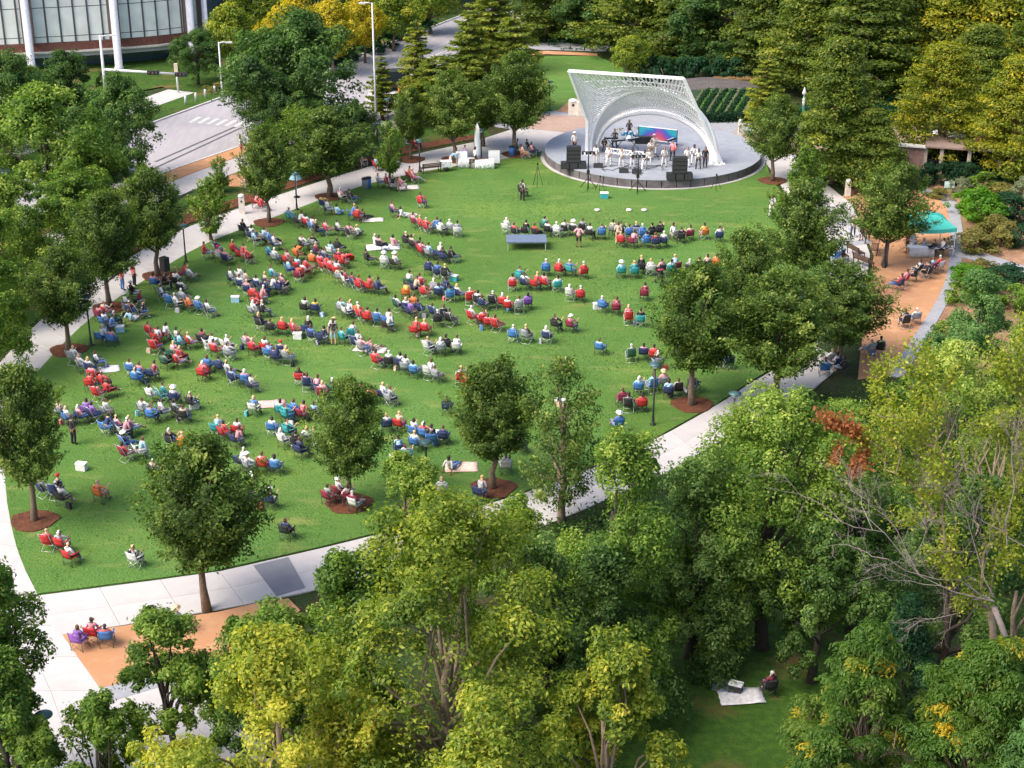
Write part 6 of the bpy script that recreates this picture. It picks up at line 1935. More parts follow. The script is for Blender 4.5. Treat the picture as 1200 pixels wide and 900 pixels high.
for i, (x, y) in enumerate(((701, 196), (731, 202), (746, 203))):
    r = put('stage_monitor', ['leftmost wedge monitor on the stage deck', 'middle wedge monitor on the stage deck', 'rightmost wedge monitor, beside the middle one'][i], 'monitor', x, y, group='wedge monitors on the stage')
    b = MB(); b.add([(-.38, -.25, 0), (.38, -.25, 0), (.38, .25, 0), (-.38, .25, 0), (-.38, -.12, .38), (.38, -.12, .38), (.38, .2, .15), (-.38, .2, .15)], [(0, 3, 2, 1), (4, 5, 6, 7), (0, 1, 5, 4), (1, 2, 6, 5), (2, 3, 7, 6), (3, 0, 4, 7)])
    b.build('cabinet', BLACK, r)
    b = MB(); b.add([(-.33, -.09, .385), (.33, -.09, .385), (.33, .17, .20), (-.33, .17, .20)], [(0, 1, 2, 3)]); b.build('grille', GRILL, r)
# white horizontal truss left on low stands
r = put('truss', 'white horizontal truss standing across the left half of the stage', 'truss', 736, 187)
A_, B_ = G(710, 184, STZ), G(762, 190, STZ)
base = Vector(r.location)
top_z = height_at(A_, 173.5) - STZ
for dz in (0, -0.36):
    b = MB(); b.bar(A_ - base + Vector((0, 0, top_z + dz)), B_ - base + Vector((0, 0, top_z + dz)), 0.08); b.build('chord', M_STEELW, r)
for k in range(14):
    a_ = A_.lerp(B_, k / 14) - base; c_ = A_.lerp(B_, (k + 1) / 14) - base
    b = MB(); b.bar(a_ + Vector((0, 0, top_z - (0.36 if k % 2 else 0))), c_ + Vector((0, 0, top_z - (0 if k % 2 else 0.36))), 0.04); b.build('web', M_STEELW, r)
for q in (A_, B_):
    b = MB(); b.bar(q - base, q - base + Vector((0, 0, top_z - .36)), 0.07); b.build('leg', M_STEELW, r)
# printed banner on a frame at the back
def banner_mat():
    m, t, bs = _nodes('sunset_banner_print')
    tc = t.nodes.new('ShaderNodeTexCoord')
    sep = t.nodes.new('ShaderNodeSeparateXYZ')
    t.links.new(tc.outputs['Generated'], sep.inputs[0])
    nz = t.nodes.new('ShaderNodeTexNoise'); nz.inputs['Scale'].default_value = 4; nz.inputs['Detail'].default_value = 5
    t.links.new(tc.outputs['Generated'], nz.inputs['Vector'])
    # distance from the middle of the bottom edge plus noise
    ma = t.nodes.new('ShaderNodeMath'); ma.operation = 'SUBTRACT'; ma.inputs[1].default_value = 0.5
    t.links.new(sep.outputs['X'], ma.inputs[0])
    ab = t.nodes.new('ShaderNodeMath'); ab.operation = 'ABSOLUTE'; t.links.new(ma.outputs[0], ab.inputs[0])
    m2 = t.nodes.new('ShaderNodeMath'); m2.operation = 'MULTIPLY_ADD'; m2.inputs[1].default_value = 1.1
    t.links.new(ab.outputs[0], m2.inputs[0])
    m3 = t.nodes.new('ShaderNodeMath'); m3.operation = 'MULTIPLY'; m3.inputs[1].default_value = 0.45
    t.links.new(sep.outputs['Z'], m3.inputs[0]); t.links.new(m3.outputs[0], m2.inputs[2])
    m4 = t.nodes.new('ShaderNodeMath'); m4.operation = 'MULTIPLY_ADD'; m4.inputs[1].default_value = 0.5
    t.links.new(nz.outputs['Fac'], m4.inputs[0]); t.links.new(m2.outputs[0], m4.inputs[2])
    r = t.nodes.new('ShaderNodeValToRGB')
    e = r.color_ramp.elements
    e[0].position, e[0].color = 0.30, (0.62, 0.24, 0.22, 1)
    e[1].position, e[1].color = 0.98, (0.02, 0.30, 0.38, 1)
    for p, c in ((0.45, (0.50, 0.07, 0.11, 1)), (0.60, (0.22, 0.06, 0.32, 1)), (0.78, (0.03, 0.10, 0.42, 1))):
        x = e.new(p); x.color = c
    t.links.new(m4.outputs[0], r.inputs['Fac'])
    t.links.new(r.outputs['Color'], bs.inputs['Base Color'])
    return m
P0, P1 = G(748, 166, STZ), G(793, 171, STZ)
r = thing('banner', 'colourful red and blue printed banner at the back of the stage', 'banner', tuple(P0))
dv = P1 - P0
z1 = height_at(P0, 147.5) - STZ; z0 = height_at(P0, 162.5) - STZ
nn = Vector((dv.y, -dv.x, 0)).normalized() * 0.03
b = MB(); b.sheet([[Vector((0, 0, z0)) + dv * (i / 6), Vector((0, 0, z1)) + dv * (i / 6)] for i in range(7)], 0.02, False); b.build('print', banner_mat(), r)
b = MB()
for z in (z0, z1): b.bar(Vector((0, 0, z)), dv + Vector((0, 0, z)), 0.06)
b.build('frame', M_STEELW, r)
for q in (Vector((0, 0, 0)), dv):
    b = MB(); b.bar(q, q + Vector((0, 0, z1)), 0.07); b.bar(q + Vector((0, -0.5, 0.03)), q + Vector((0, 0.5, 0.03)), 0.06); b.build('leg', BLKM, r)
# drum kit
r = put('drum_kit', 'blue drum kit at the back of the stage', 'drum kit', 737, 165)
DR = mat('blue_drum_shell', (0.03, 0.22, 0.42), 0.25); SKIN_ = mat('drum_head', (0.78, 0.80, 0.82), 0.5); CYM = mat('cymbal_brass', (0.55, 0.42, 0.15), 0.3, 0.9)
Mx = Matrix.Translation((0, -0.1, 0.30)) @ Matrix.Rotation(radians(90), 4, 'X')
b = MB(); b.lathe([(0.29, -0.22), (0.29, 0.22)], n=20, M=Mx); o = b.build('bass_drum', DR, r)
b = MB(); b.lathe([(0.27, 0.225), (0.0, 0.23)], n=20, M=Mx); b.build('drum_head', SKIN_, o)
for (x, y, z, rad) in ((-0.25, 0.1, 0.72, 0.15), (0.18, 0.1, 0.72, 0.16), (0.55, 0.3, 0.45, 0.22), (-0.5, 0.35, 0.5, 0.18)):
    b = MB(); b.lathe([(rad, -0.1), (rad, 0.1), (0, 0.1)], (x, y, z), 16); o = b.build('tom_drum', DR, r)
    b = MB(); b.lathe([(rad * .97, 0.104), (0, 0.106)], (x, y, z), 16); b.build('drum_head', SKIN_, o)
    b = MB(); b.bar((x, y, 0), (x, y, z - .1), 0.03); b.build('stand', STEELW, r)
for (x, y, z) in ((-0.7, 0.2, 1.05), (0.65, 0.1, 1.1), (-0.85, 0.5, 0.85)):
    b = MB(); b.lathe([(0.22, 0), (0.03, 0.03), (0, 0.03)], (x, y, z), 16); b.build('cymbal', CYM, r)
    b = MB(); b.bar((x, y, 0), (x, y, z), 0.02); b.build('stand', STEELW, r)
r = put('equipment_case', 'long black equipment case in front of the banner', 'case', 754, 168)
b = MB(); b.box((0, 0, 0.3), (1.5, 0.5, 0.55)); b.build('body', BLACK, r); b = MB(); b.box((0, 0, 0.60), (1.54, 0.54, 0.05)); b.build('lid', GRILL, r)
for i, (x, y) in enumerate(((716, 174), (724, 177), (743, 175), (786, 176))):
    r = put('music_keyboard', ['keyboard on a stand, far left of the band', 'keyboard on a stand, left of the drum kit', 'keyboard on a stand before the drum kit', 'keyboard on a stand under the right of the banner'][i], 'keyboard', x, y, rz=0.3 * i, group='keyboards on stands')
    b = MB(); b.box((0, 0, 0.92), (1.2, 0.34, 0.10)); o = b.build('case', BLACK, r)
    b = MB(); b.box((0, 0.08, 0.975), (1.05, 0.14, 0.015)); b.build('keys', SKIN_, o)
    b = MB(); b.bar((-.4, -.15, 0), (.4, .1, .87), 0.04); b.bar((.4, -.15, 0), (-.4, .1, .87), 0.04); b.build('stand', BLKM, r)
def mic_stand(x, y, l, g='microphone stands on the stage'):
    r = put('microphone_stand', l, 'microphone stand', x, y, group=g)
    b = MB(); b.tube([(0, 0, 0.02), (0, 0, 1.35), (0.1, 0.25, 1.5)], 0.014, 5)
    for k in range(3): b.tube([(0, 0, 0.2), (0.3 * cos(k * 2.1), 0.3 * sin(k * 2.1), 0)], 0.012, 4)
    b.build('stand', BLKM, r)
    b = MB(); b.tube([(0.1, 0.25, 1.5), (0.13, 0.33, 1.54)], [0.02, 0.03], 6); b.build('microphone', GRILL, r)
for i, (x, y) in enumerate(((702, 193), (716, 195), (731, 196), (746, 197), (758, 199), (777, 200))):
    mic_stand(x, y, ['microphone stand nearest the left loudspeakers', 'microphone stand before the second singer', 'microphone stand before the third singer', 'microphone stand before the fourth singer', 'microphone stand before the fifth singer', 'microphone stand nearest the right loudspeakers'][i])
band = [(673, 178, 'w', 'K', 'stand', 'h', 'stagehand in white shirt and black trousers behind the left loudspeakers'),
 (698, 193, 'w', 'W', 'stand', 'd', 'white-clad performer beside the left loudspeakers'), (713, 195, 'w', 'W', 'play', 'd', 'white-clad singer, second from left on the front of the stage'),
 (728, 197, 'w', 'W', 'play', 'b', 'white-clad singer, third from left on the front of the stage'), (741, 197, 'w', 'W', 'hips', 'd', 'white-clad singer, fourth from left on the front of the stage'),
 (755, 199, 'w', 'W', 'walk', 'd', 'white-clad singer, fifth from left on the front of the stage'), (762, 187, 'w', 'A', 'play', 'd', 'guitarist in white shirt and tan trousers mid-stage'),
 (766, 181, 'w', 'W', 'play', 'h', 'white-hatted musician behind the guitarist'), (778, 196, 'w', 'W', 'play', 'd', 'tallest-looking white-clad singer, left of the right loudspeakers'),
 (788, 188, 'p', 'K', 'play', 'd', 'musician in pink top under the right of the banner'), (805, 196, 'w', 'W', 'play', 'd', 'white-clad horn player behind the right loudspeakers'),
 (813, 193, 'w', 'W', 'play', 'd', 'white-clad musician near the right shell foot'), (818, 198, 'w', 'K', 'play', 'b', 'white-shirted percussionist right of the right loudspeakers'),
 (826, 196, 'k', 'K', 'stand', 'd', 'person in black at the foot of the right shell arch'), (737, 163, 'k', 'K', 'play', 'd', 'drummer in black behind the blue drum kit'),
 (720, 174, 'k', 'K', 'play', 'd', 'keyboard player in black at the left of the stage'), (708, 178, 'k', 'K', 'bend', 'd', 'technician in black bending by the left shell foot')]
for i, (x, y, s_, p_, ps, hr, lab) in enumerate(band):
    person(D(x, y), pi + rng.uniform(-.5, .5), ps, s_, p_, rng.choice([1, 2, 3]), hr, lab, None, STZ)
for i in range(9):
    x0_, x1_ = rng.uniform(700, 790), rng.uniform(700, 800)
    a_, c_ = G(x0_, rng.uniform(180, 196), STZ), G(x1_, rng.uniform(176, 205), STZ)
    b = MB(); q_ = wobble(Vector((0, 0, .02)), c_ - a_ + Vector((0, 0, .02)), np.random.RandomState(i), 8, .16)
    for v_ in q_: v_.z = .02
    b.tube(q_, .022, 4); tag(b.build('cable', BLKM, None, tuple(a_)), ['cable nearest the left loudspeakers', 'cable along the front of the stage', 'cable by the leftmost monitor', 'cable crossing behind the singers', 'cable under the white truss', 'cable leading to the drum kit', 'cable leading to the right loudspeakers', 'cable by the right shell foot', 'cable in the middle of the deck'][i] + ' on the grey deck', 'cable', 'black cables lying on the stage')
# guitar and horn held
def guitar(x, y, l, c):
    g = G(x, y, STZ)
    r = thing('guitar', l, 'guitar', (g.x, g.y - 0.24, STZ + 1.05), 0.1)
    b = MB(); b.lathe([(0.0, -.03), (0.17, -.03), (0.17, .03), (0, .03)], n=14, M=Matrix.Rotation(radians(90), 4, 'X')); b.lathe([(0.0, -.03), (0.13, -.03), (0.13, .03), (0, .03)], n=14, M=Matrix.Translation((0.2, 0, 0.06)) @ Matrix.Rotation(radians(90), 4, 'X')); b.build('guitar_body', c, r)
    b = MB(); b.bar((0.25, -0.02, 0.08), (0.85, -0.02, 0.30), 0.05); b.build('neck', BARK, r)
guitar(762, 187, 'brown guitar held by the musician mid-stage', BARK_L)
guitar(788, 188, 'red guitar held by the musician in pink', CM['r'])
# light towers on the grass before the stage, camera tripod
for i, (x, y, yt) in enumerate(((689, 221, 178), (747, 225, 182))):
    r = put('light_stand', ['left black light stand before the stage', 'right black light stand before the stage'][i], 'light stand', x, y, 0.07, group='light stands before the stage')
    H = height_at(G(x, y), yt)
    b = MB(); b.tube([(0, 0, 0), (0, 0, H)], 0.055, 6); b.build('pole', BLKM, r)
    for k in range(3):
        b = MB(); b.tube([(0, 0, 0.9), (0.75 * cos(k * 2.1 + .4), 0.75 * sin(k * 2.1 + .4), 0)], 0.03, 5); b.build('leg', BLKM, r)
    b = MB(); b.bar((-0.55, 0, H), (0.55, 0, H), 0.07); b.build('crossbar', BLKM, r)
    for k in (-0.45, -.15, .15, .45):
        b = MB(); b.tube([(k, 0.05, H - 0.1), (k, 0.22, H - 0.2)], [0.08, 0.11], 8); b.build('spotlight', BLACK, r)
    b = MB(); b.box((0, 0, H * .45), (0.25, 0.2, 0.35)); b.build('control_box', BLACK, r)
for i, (x, y, yt) in enumerate(((630, 218, 192), (703, 224, 207), (839, 222, 205))):
    r = put('tripod', ['black tripod on the grass left of the stage', 'short tripod between the light stands', 'short tripod at the right of the stage front'][i], 'tripod', x, y, 0.07)
    H = height_at(G(x, y), yt)
    for k in range(3):
        b = MB(); b.tube([(0, 0, H - .15), (0.45 * cos(k * 2.1 + .4), 0.45 * sin(k * 2.1 + .4), 0)], 0.02, 5); b.build('leg', BLKM, r)
    b = MB(); b.box((0, 0, H), (0.12, 0.22, 0.14)); b.tube([(0, 0.1, H), (0, 0.2, H)], 0.04, 7); b.build('camera_head', BLKM, r)
r = put('cooler', 'teal cooler box on the grass between the light stands', 'cooler', 708, 232, 0.075)
b = MB(); b.box((0, 0, .2), (0.6, .4, .4)); b.build('tub', CANVAS['t'], r); b = MB(); b.box((0, 0, .43), (0.64, .44, .06)); b.build('lid', mat('cooler_lid', (0.85,) * 3), r)
# mixing platform: a low grey-blue table-like riser
r = put('platform', 'low grey-blue platform with thin legs in front of two people in red', 'platform', 617, 291, 0.07, 0.02)
b = MB(); b.box((0, 0.3, 0.62), (2.9, 1.7, 0.09)); b.build('deck', mat('platform_top', (0.13, 0.17, 0.25), 0.5), r)
for sx in (-1.35, 1.35):
    for sy in (-0.48, 1.08):
        b = MB(); b.bar((sx, sy, 0), (sx, sy, 0.58), 0.06); b.build('leg', STEELW, r)
r = put('umbrella', 'open red umbrella lying beside the row at left', 'umbrella', 240, 437, 0.08, 0.5)
def brolly(r, c, rad=0.42, tilt=0.9):
    Mm = Matrix.Translation((0, 0, rad * 0.75)) @ Matrix.Rotation(tilt, 4, 'X')
    b = MB(); b.lathe([(rad, -0.02), (rad * .93, .08), (rad * .6, .22), (rad * .2, .29), (0, .30)], n=8, smooth=False, M=Mm); b.build('canopy', c, r)
    b = MB(); b.tube([Mm @ Vector((0, 0, .32)), Mm @ Vector((0, 0, -.5))], 0.012, 5); b.build('handle', BLKM, r)
brolly(r, CANVAS['r'])
for (x, y, c, l) in ((182, 408, 'r', 'red sunshade folded open behind the long red row'), (553, 350, 'r', 'small red sunshade at the left end of the row right of middle'), (350, 297, 'o', 'orange sunshade beside the mixed ring, upper left'), (410, 306, 'r', 'red sunshade at the right of the mixed ring'), (197, 422, 'e', 'dark green sunshade at the end of the short row')):
    brolly(put('umbrella', l, 'umbrella', x, y, 0.08, rng.uniform(0, 6), 'sunshades among the chairs'), CANVAS[c], 0.36)
r = put('pushchair', 'black pushchair behind the row of eleven on the right lawn', 'pushchair', 775, 333, 0.07, 0.4)
b = MB(); b.sheet([[(-.22, -.1, .45), (.22, -.1, .45)], [(-.22, .2, .42), (.22, .2, .42)], [(-.22, .38, .85), (.22, .38, .85)]], .04); b.build('seat', CANVAS['k'], r)
b = MB(); b.sheet([[(-.24, .38, .85), (.24, .38, .85)], [(-.24, .25, 1.02), (.24, .25, 1.02)], [(-.24, .0, .98), (.24, .0, .98)]], .02); b.build('hood', CANVAS['m'], r)
b = MB()
for s in (-.24, .24): b.tube([(s, -.35, .15), (s, .1, .5), (s, .55, 1.0)], .014, 5); b.tube([(s, .4, .15), (s, .05, .55)], .014, 5)
b.tube([(-.24, .55, 1.0), (.24, .55, 1.0)], .018, 5); b.build('frame', BLKM, r)
for s in (-.24, .24):
    for y_ in (-.35, .4):
        b = MB(); b.lathe([(.13, -.02), (.13, .02)], n=12, M=Matrix.Translation((s, y_, .13)) @ Matrix.Rotation(radians(90), 4, 'Y')); b.build('wheel', BLACK, r)
# loudspeaker on a stand at left
r = put('loudspeaker', 'black loudspeaker on a pole beside the left path', 'loudspeaker', 195, 334, 0.07, -0.7)
b = MB(); b.tube([(0, 0, 0), (0, 0, 1.0)], .03, 6); b.build('pole', BLKM, r)
for k in range(3):
    b = MB(); b.tube([(0, 0, .5), (.4 * cos(k * 2.1), .4 * sin(k * 2.1), 0)], .018, 5); b.build('leg', BLKM, r)
b = MB(); b.box((0, 0, 1.5), (.52, .45, .95)); o = b.build('cabinet', BLACK, r)
b = MB(); b.box((0, .235, 1.5), (.46, .02, .88)); b.build('grille', GRILL, o)

# ================================================================== lamps and poles
TEALM = mat('dusty_teal_metal', (0.06, 0.13, 0.135), 0.5, 0.3)
GLASSW = mat('frosted_lamp_glass', (0.75, 0.77, 0.78), 0.3)
WPOLE = mat('white_pole_paint', (0.60, 0.60, 0.61), 0.4)
def park_lamp(x, y, yt, label):
    g = G(x, y)
    H = height_at(g, yt)
    r = thing('lamp_post', label, 'lamp post', (g.x, g.y, 0.05), 0, 'black park lamp posts')
    b = MB(); b.lathe([(0.17, 0), (0.17, 0.06), (0.09, 0.12), (0.075, 0.5), (0.055, 0.55), (0.05, H - 0.25)], n=10); b.build('post', BLKM, r)
    b = MB(); b.lathe([(0.05, H - 0.3), (0.11, H - 0.25), (0.12, H - 0.1)], n=12); b.build('lamp_glass', GLASSW, r)
    b = MB(); b.lathe([(0.12, H - 0.10), (0.33, H - 0.07), (0.34, H - 0.04), (0.12, H + 0.03), (0, H + 0.04)], n=18); b.build('lamp_shade', TEALM, r)
for a in [(765, 499, 427, 'black lamp post on the grass left of the full elm'), (500, 570, 518, 'black lamp post by the blue chairs, mid foreground'), (107, 406, 347, 'black lamp post on the left path above the mulch ring'),
          (218, 308, 264, 'black lamp post beside the left elm row'), (348, 247, 204, 'teal-capped lamp post on the north path'), (492, 202, 164, 'black lamp post near the sapling on the north path'),
          (1036, 314, 262, 'black lamp post on the orange terrace edge'), (443, 184, 146, 'black lamp post behind the white-shirted person'), (455, 152, 116, 'thin lamp post at the parking court'), (64, 935, 838, 'lamp post with a wide grey-teal cap at the lower left'),
          (858, 516, 461, 'lamp post on the path at the bottom right of the lawn'), (969, 190, 168, 'short lamp post by the brick band'), (564, 192, 152, 'lamp post among the banner trees'), (1138, 204, 176, 'lamp post before the pavilion'), (644, 130, 96, 'lamp post on the upper lawn edge')]:
    park_lamp(*a)
def street_light(x, y, yt, label, arm=1.2, side=1):
    g = G(x, y); H = height_at(g, yt)
    r = thing('street_light', label, 'street light', (g.x, g.y, 0.05), 0, 'white street lights')
    b = MB(); b.tube([(0, 0, 0), (0, 0, 1), (0, 0, H)], [0.11, 0.09, 0.07], 8); b.build('pole', WPOLE, r)
    b = MB(); b.tube([(0, 0, H - .1), (side * arm * .5, 0, H + .02), (side * arm, 0, H)], 0.06, 6); b.build('arm', WPOLE, r)
    b = MB(); b.box((side * (arm + .2), 0, H - .02), (0.6, 0.26, 0.12)); b.build('lamp_head', WPOLE, r)
street_light(261, 116, 50, 'white street light on the corner by the crossing', 0.8)
street_light(441, 150, 4, 'tallest white street light by the golden trees', 0.7, -1)
street_light(387, 90, 31, 'white street light poking out of the dark oak', 0.7, -1)
# mast arm with traffic signal
g = G(128, 150); Hh = height_at(g, 42)
r = thing('traffic_signal', 'white mast arm with a black traffic signal over the street', 'traffic signal', (g.x, g.y, 0.05))
b = MB(); b.tube([(0, 0, 0), (0, 0, Hh)], [0.2, 0.1], 8); b.tube([(0, 0, Hh - .1), (0.9, 0, Hh)], .05, 6); b.box((1.1, 0, Hh), (0.5, .25, .12)); b.build('pole', WPOLE, r)
Ha = height_at(g, 82)
tip = from_px(219, 88, g.y) - Vector((g.x, g.y, 0))
b = MB(); b.tube([(0, 0, Ha), tip], [0.13, 0.09], 8); b.build('mast_arm', WPOLE, r)
for k, f in ((0, 0.60), (1, 0.93)):
    q = Vector((0, 0, Ha)).lerp(tip, f)
    b = MB(); b.box((q.x, q.y - .1, q.z), (1.05, .3, .36)); o = b.build('signal_head', BLACK, r)
    for j, c in enumerate(((0.06, 0.02, 0.02), (0.06, 0.04, 0.02), (0.02, 0.05, 0.03))):
        b = MB(); b.lathe([(0.11, 0), (0, .02)], n=10, M=Matrix.Translation((q.x - .33 + .33 * j, q.y - .27, q.z)) @ Matrix.Rotation(radians(90), 4, 'X')); b.build('lens', mat('lens%d' % j, c, .3), o)
g = G(209, 110); Hs = height_at(g, 76)
r = thing('signal_post', 'short white signal post on the grass beyond the street', 'signal post', (g.x, g.y, 0.1))
b = MB(); b.tube([(0, 0, 0), (0, 0, Hs)], .10, 8); b.build('post', WPOLE, r)
b = MB(); b.box((0, -.1, Hs - .4), (.35, .3, .9)); b.build('signal_head', mat('cream_box', (.62, .52, .38), .6), r)
# tall teal finial pole
g = G(939, 158); Ht = height_at(g, 103)
r = thing('teal_pole', 'ornamental teal pole with a pale globe right of the stage', 'pole', (g.x, g.y, 0.05))
TP = mat('bright_teal_paint', (0.05, 0.42, 0.36), .4)
b = MB(); b.lathe([(.22, 0), (.22, .5), (.12, .6), (.10, Ht * .55), (.14, Ht * .57), (.07, Ht * .6), (.06, Ht * .82)], n=12); b.build('post', TP, r)
b = MB(); b.lathe([(.10, Ht * .60), (.13, Ht * .68), (.13, Ht * .74), (.08, Ht * .78)], n=12); b.build('band', GLASSW, r)
b = MB(); b.lathe([(.02, Ht * .82), (.17, Ht * .86), (.19, Ht * .90), (.10, Ht * .94), (.03, Ht), (0, Ht)], n=12); b.build('globe', GLASSW, r)
# bins
for i, (x, y, c) in enumerate(((428, 221, 'g'), (431.5, 220, 'b'), (600, 183, 'b'), (1061, 232, 'k'))):
    r = put('litter_bin', ['grey litter bin at the lawn edge near the north path', 'blue-grey bin beside the grey one', 'blue bin at the foot of the dark elm', 'black bin at the head of the orange terrace'][i], 'bin', x, y, .06)
    b = MB(); b.lathe([(.24, 0), (.27, .75), (.25, .8)], n=14); b.build('bin_body', CANVAS[c], r)
    b = MB(); b.lathe([(.29, .80), (.28, .88), (.12, .92), (0, .92)], n=14); b.build('lid', BLKM, r)
# pale posts / bollard pylons
for (x, y, yt, wd, l) in ((671, 135, 119, .75, 'left white rounded kiosk box behind the stage'), (681, 136, 120, .75, 'right white rounded kiosk box behind the stage'), (284, 251, 231, .45, 'pale stone pylon beside the north path'), (867, 160, 143, .35, 'thin cream pylon on the brick band'), (993, 230, 213, .4, 'white pylon at the top of the orange terrace')):
    g = G(x, y); H = height_at(g, yt)
    r = thing('pylon', l, 'pylon', (g.x, g.y, .05), 0.1)
    cm_ = mat('cream_stone', (0.72, 0.66, 0.58), .7)
    b = MB(); b.box((0, 0, H / 2), (wd, wd * .8, H)); b.build('shaft', cm_, r)
    b = MB(); b.lathe([(wd * .56, H), (wd * .5, H + .12), (wd * .2, H + .2), (0, H + .2)], n=14); b.build('cap', M_STEELW, r)
    b = MB(); b.box((0, -wd * .4 - .012, H * .75), (wd * .3, .02, wd * .3)); b.build('panel', BLACK, r)
# small white sign in the garden
g = G(1112, 222); H = height_at(g, 213)
r = thing('garden_sign', 'small white and teal sign before the dark hedge', 'sign', (g.x, g.y, .03))
for s in (-.3, .3):
    b = MB(); b.bar((s, 0, 0), (s, 0, H), .05); b.build('post', BLKM, r)
b = MB(); b.box((0, -.04, H - .25), (.8, .04, .55)); b.build('panel', mat('pale_teal_panel', (.50, .75, .72), .5), r)
b = MB(); b.box((-.05, -.065, H - .18), (.45, .012, .16)); b.build('print', mat('white_print', (.85, .85, .85), .5), r)
# benches
BW = mat('bench_slats', (0.10, 0.055, 0.035), .7, var=.2, scale=8)
def bench(x, y, rz, l, g_='dark slatted benches'):
    r = put('bench', l, 'bench', x, y, .06, rz, g_)
    for k in range(4):
        b = MB(); b.box((0, .18 - .12 * k, .45), (1.7, .09, .035)); b.build('seat_slat', BW, r)
    for k in range(3):
        b = MB(); b.box((0, -.26 - .03 * k, .56 + .13 * k), (1.7, .03, .09)); b.build('back_slat', BW, r)
    for s in (-.75, .75):
        b = MB(); b.bar((s, .2, 0), (s, .2, .43), .05); b.bar((s, -.22, 0), (s, -.33, .88), .05); b.bar((s, .2, .42), (s, -.25, .42), .05); b.build('leg', BLKM, r)
for a in ((1003, 300, -1.2, 'bench on the terrace left of the lamp post'), (1024, 296, 1.3, 'bench at the foot of the neat elm'), (1012, 312, -1.0, 'lower bench on the terrace left of the lamp post'), (505, 202, .4, 'bench by the north path near the pair'), (452, 198, .5, 'bench on the verge beyond the north path'), (560, 196, .3, 'bench beside the white banners'), (985, 303, -1.3, 'bench beside the east path seats')):
    bench(*a)
# teal pop-up canopy with tables
x0, x1 = 1066, 1113
cn = G(1090, 298)
r = thing('pop_up_canopy', 'teal pop-up canopy on the orange terrace', 'canopy', (cn.x, cn.y + 1.3, .05), 0.08)
CAN = mat('teal_canopy_cloth', (0.05, 0.46, 0.38), .7, var=.08, scale=1)
hw, hz, pk = 1.55, 1.95, 2.75
b = MB()
for sx, sy in ((-1, -1), (1, -1), (1, 1), (-1, 1)):
    pass
cs = [(-hw, -hw), (hw, -hw), (hw, hw), (-hw, hw)]
for k in range(4):
    a_, c_ = cs[k], cs[(k + 1) % 4]
    n = 6
    for i in range(n):
        for j in range(4):
            def P_(u, v):
                X = (a_[0] + (c_[0] - a_[0]) * u) * (1 - v); Y = (a_[1] + (c_[1] - a_[1]) * u) * (1 - v)
                return (X, Y, hz + (pk - hz) * (v ** .8) - .10 * sin(pi * u) * (1 - v) ** 1)
            b.add([P_(i / n, j / 4), P_((i + 1) / n, j / 4), P_((i + 1) / n, (j + 1) / 4), P_(i / n, (j + 1) / 4)], [(0, 1, 2, 3)])
b.build('roof', CAN, r)
b = MB()
for k in range(4):
    a_, c_ = Vector((*cs[k], 0)), Vector((*cs[(k + 1) % 4], 0))
    for i in range(6):
        p, q = a_.lerp(c_, i / 6), a_.lerp(c_, (i + 1) / 6)
        s1, s2 = hz - .10 * sin(pi * i / 6), hz - .10 * sin(pi * (i + 1) / 6)
        b.add([(p.x * 1.006, p.y * 1.006, s1), (q.x * 1.006, q.y * 1.006, s2), (q.x * 1.01, q.y * 1.01, s2 - .28), (p.x * 1.01, p.y * 1.01, s1 - .28)], [(0, 1, 2, 3)])
b.build('valance', CAN, r)
for c in cs:
    b = MB(); b.bar((c[0] * .97, c[1] * .97, 0), (c[0] * .97, c[1] * .97, hz), .05); b.build('leg', WPOLE, r)
def table(x, y, w_, c, l, rz=.05, cloth=True, z=.06):
    r = put('folding_table', l, 'table', x, y, z, rz)
    b = MB(); b.box((0, 0, .73), (w_, .75, .035)); b.build('table_top', c, r)
    for sx in (-w_ / 2 + .1, w_ / 2 - .1):
        for sy in (-.3, .3):
            b = MB(); b.bar((sx, sy, 0), (sx, sy, .71), .035); b.build('leg', STEELW, r)
    if cloth:
        b = MB()
        n = 12
        g_ = [[(-w_ / 2 - .02 + (w_ + .04) * i / n, -.385 + .03 * sin(i * 2.2) * (1 - z_), .03 + .71 * z_) for z_ in (1, .5, 0)] for i in range(n + 1)]
        b.sheet(g_, .008)
        tag(b.build('tablecloth', c, None, tuple(r.location), rz), 'cloth hanging from the front of the ' + l.replace('folding ', ''), 'tablecloth')
table(1078, 300, 1.8, CM['w'], 'white folding table under the left of the teal canopy')
table(1101, 301, 1.8, CM['k'], 'dark folding table under the right of the teal canopy', cloth=False)
table(550, 196, 1.8, CM['w'], 'white table left of the feather banner')
table(568, 197, 1.6, CM['w'], 'white table right of the feather banner')
# feather banner
g = G(556, 194); H = height_at(g, 143)
r = thing('feather_banner', 'white feather banner standing by the north path', 'banner', (g.x, g.y, .06))
b = MB(); b.tube([(0, 0, 0), (0, 0, H * .6), (.12, 0, H * .9), (.5, 0, H)], [.03, .025, .02, .012], 6); b.build('pole', STEELW, r)
b = MB()
gr = []
for i in range(9):
    t = i / 8
    xl = 0.02 + (0.12 * max(0, (t - .6) / .3) if t > .6 else 0)
    gr.append([(xl * (1 + 0.5 * t), 0.02 * sin(t * 7), .5 + (H - .55) * t), (xl + .5 * sqrt(max(0.02, 1 - t ** 3)), .05 * sin(t * 5), .5 + (H - .6) * t)])
b.sheet(gr, .012); b.build('flag', M_STEELW, r)
b = MB(); b.lathe([(.07, -.006), (.07, .006), (0, .006)], n=10, M=Matrix.Translation((.45, -.03, H * .82)) @ Matrix.Rotation(radians(90), 4, 'X')); b.build('emblem', CM['r'], r)
g = G(578, 187)
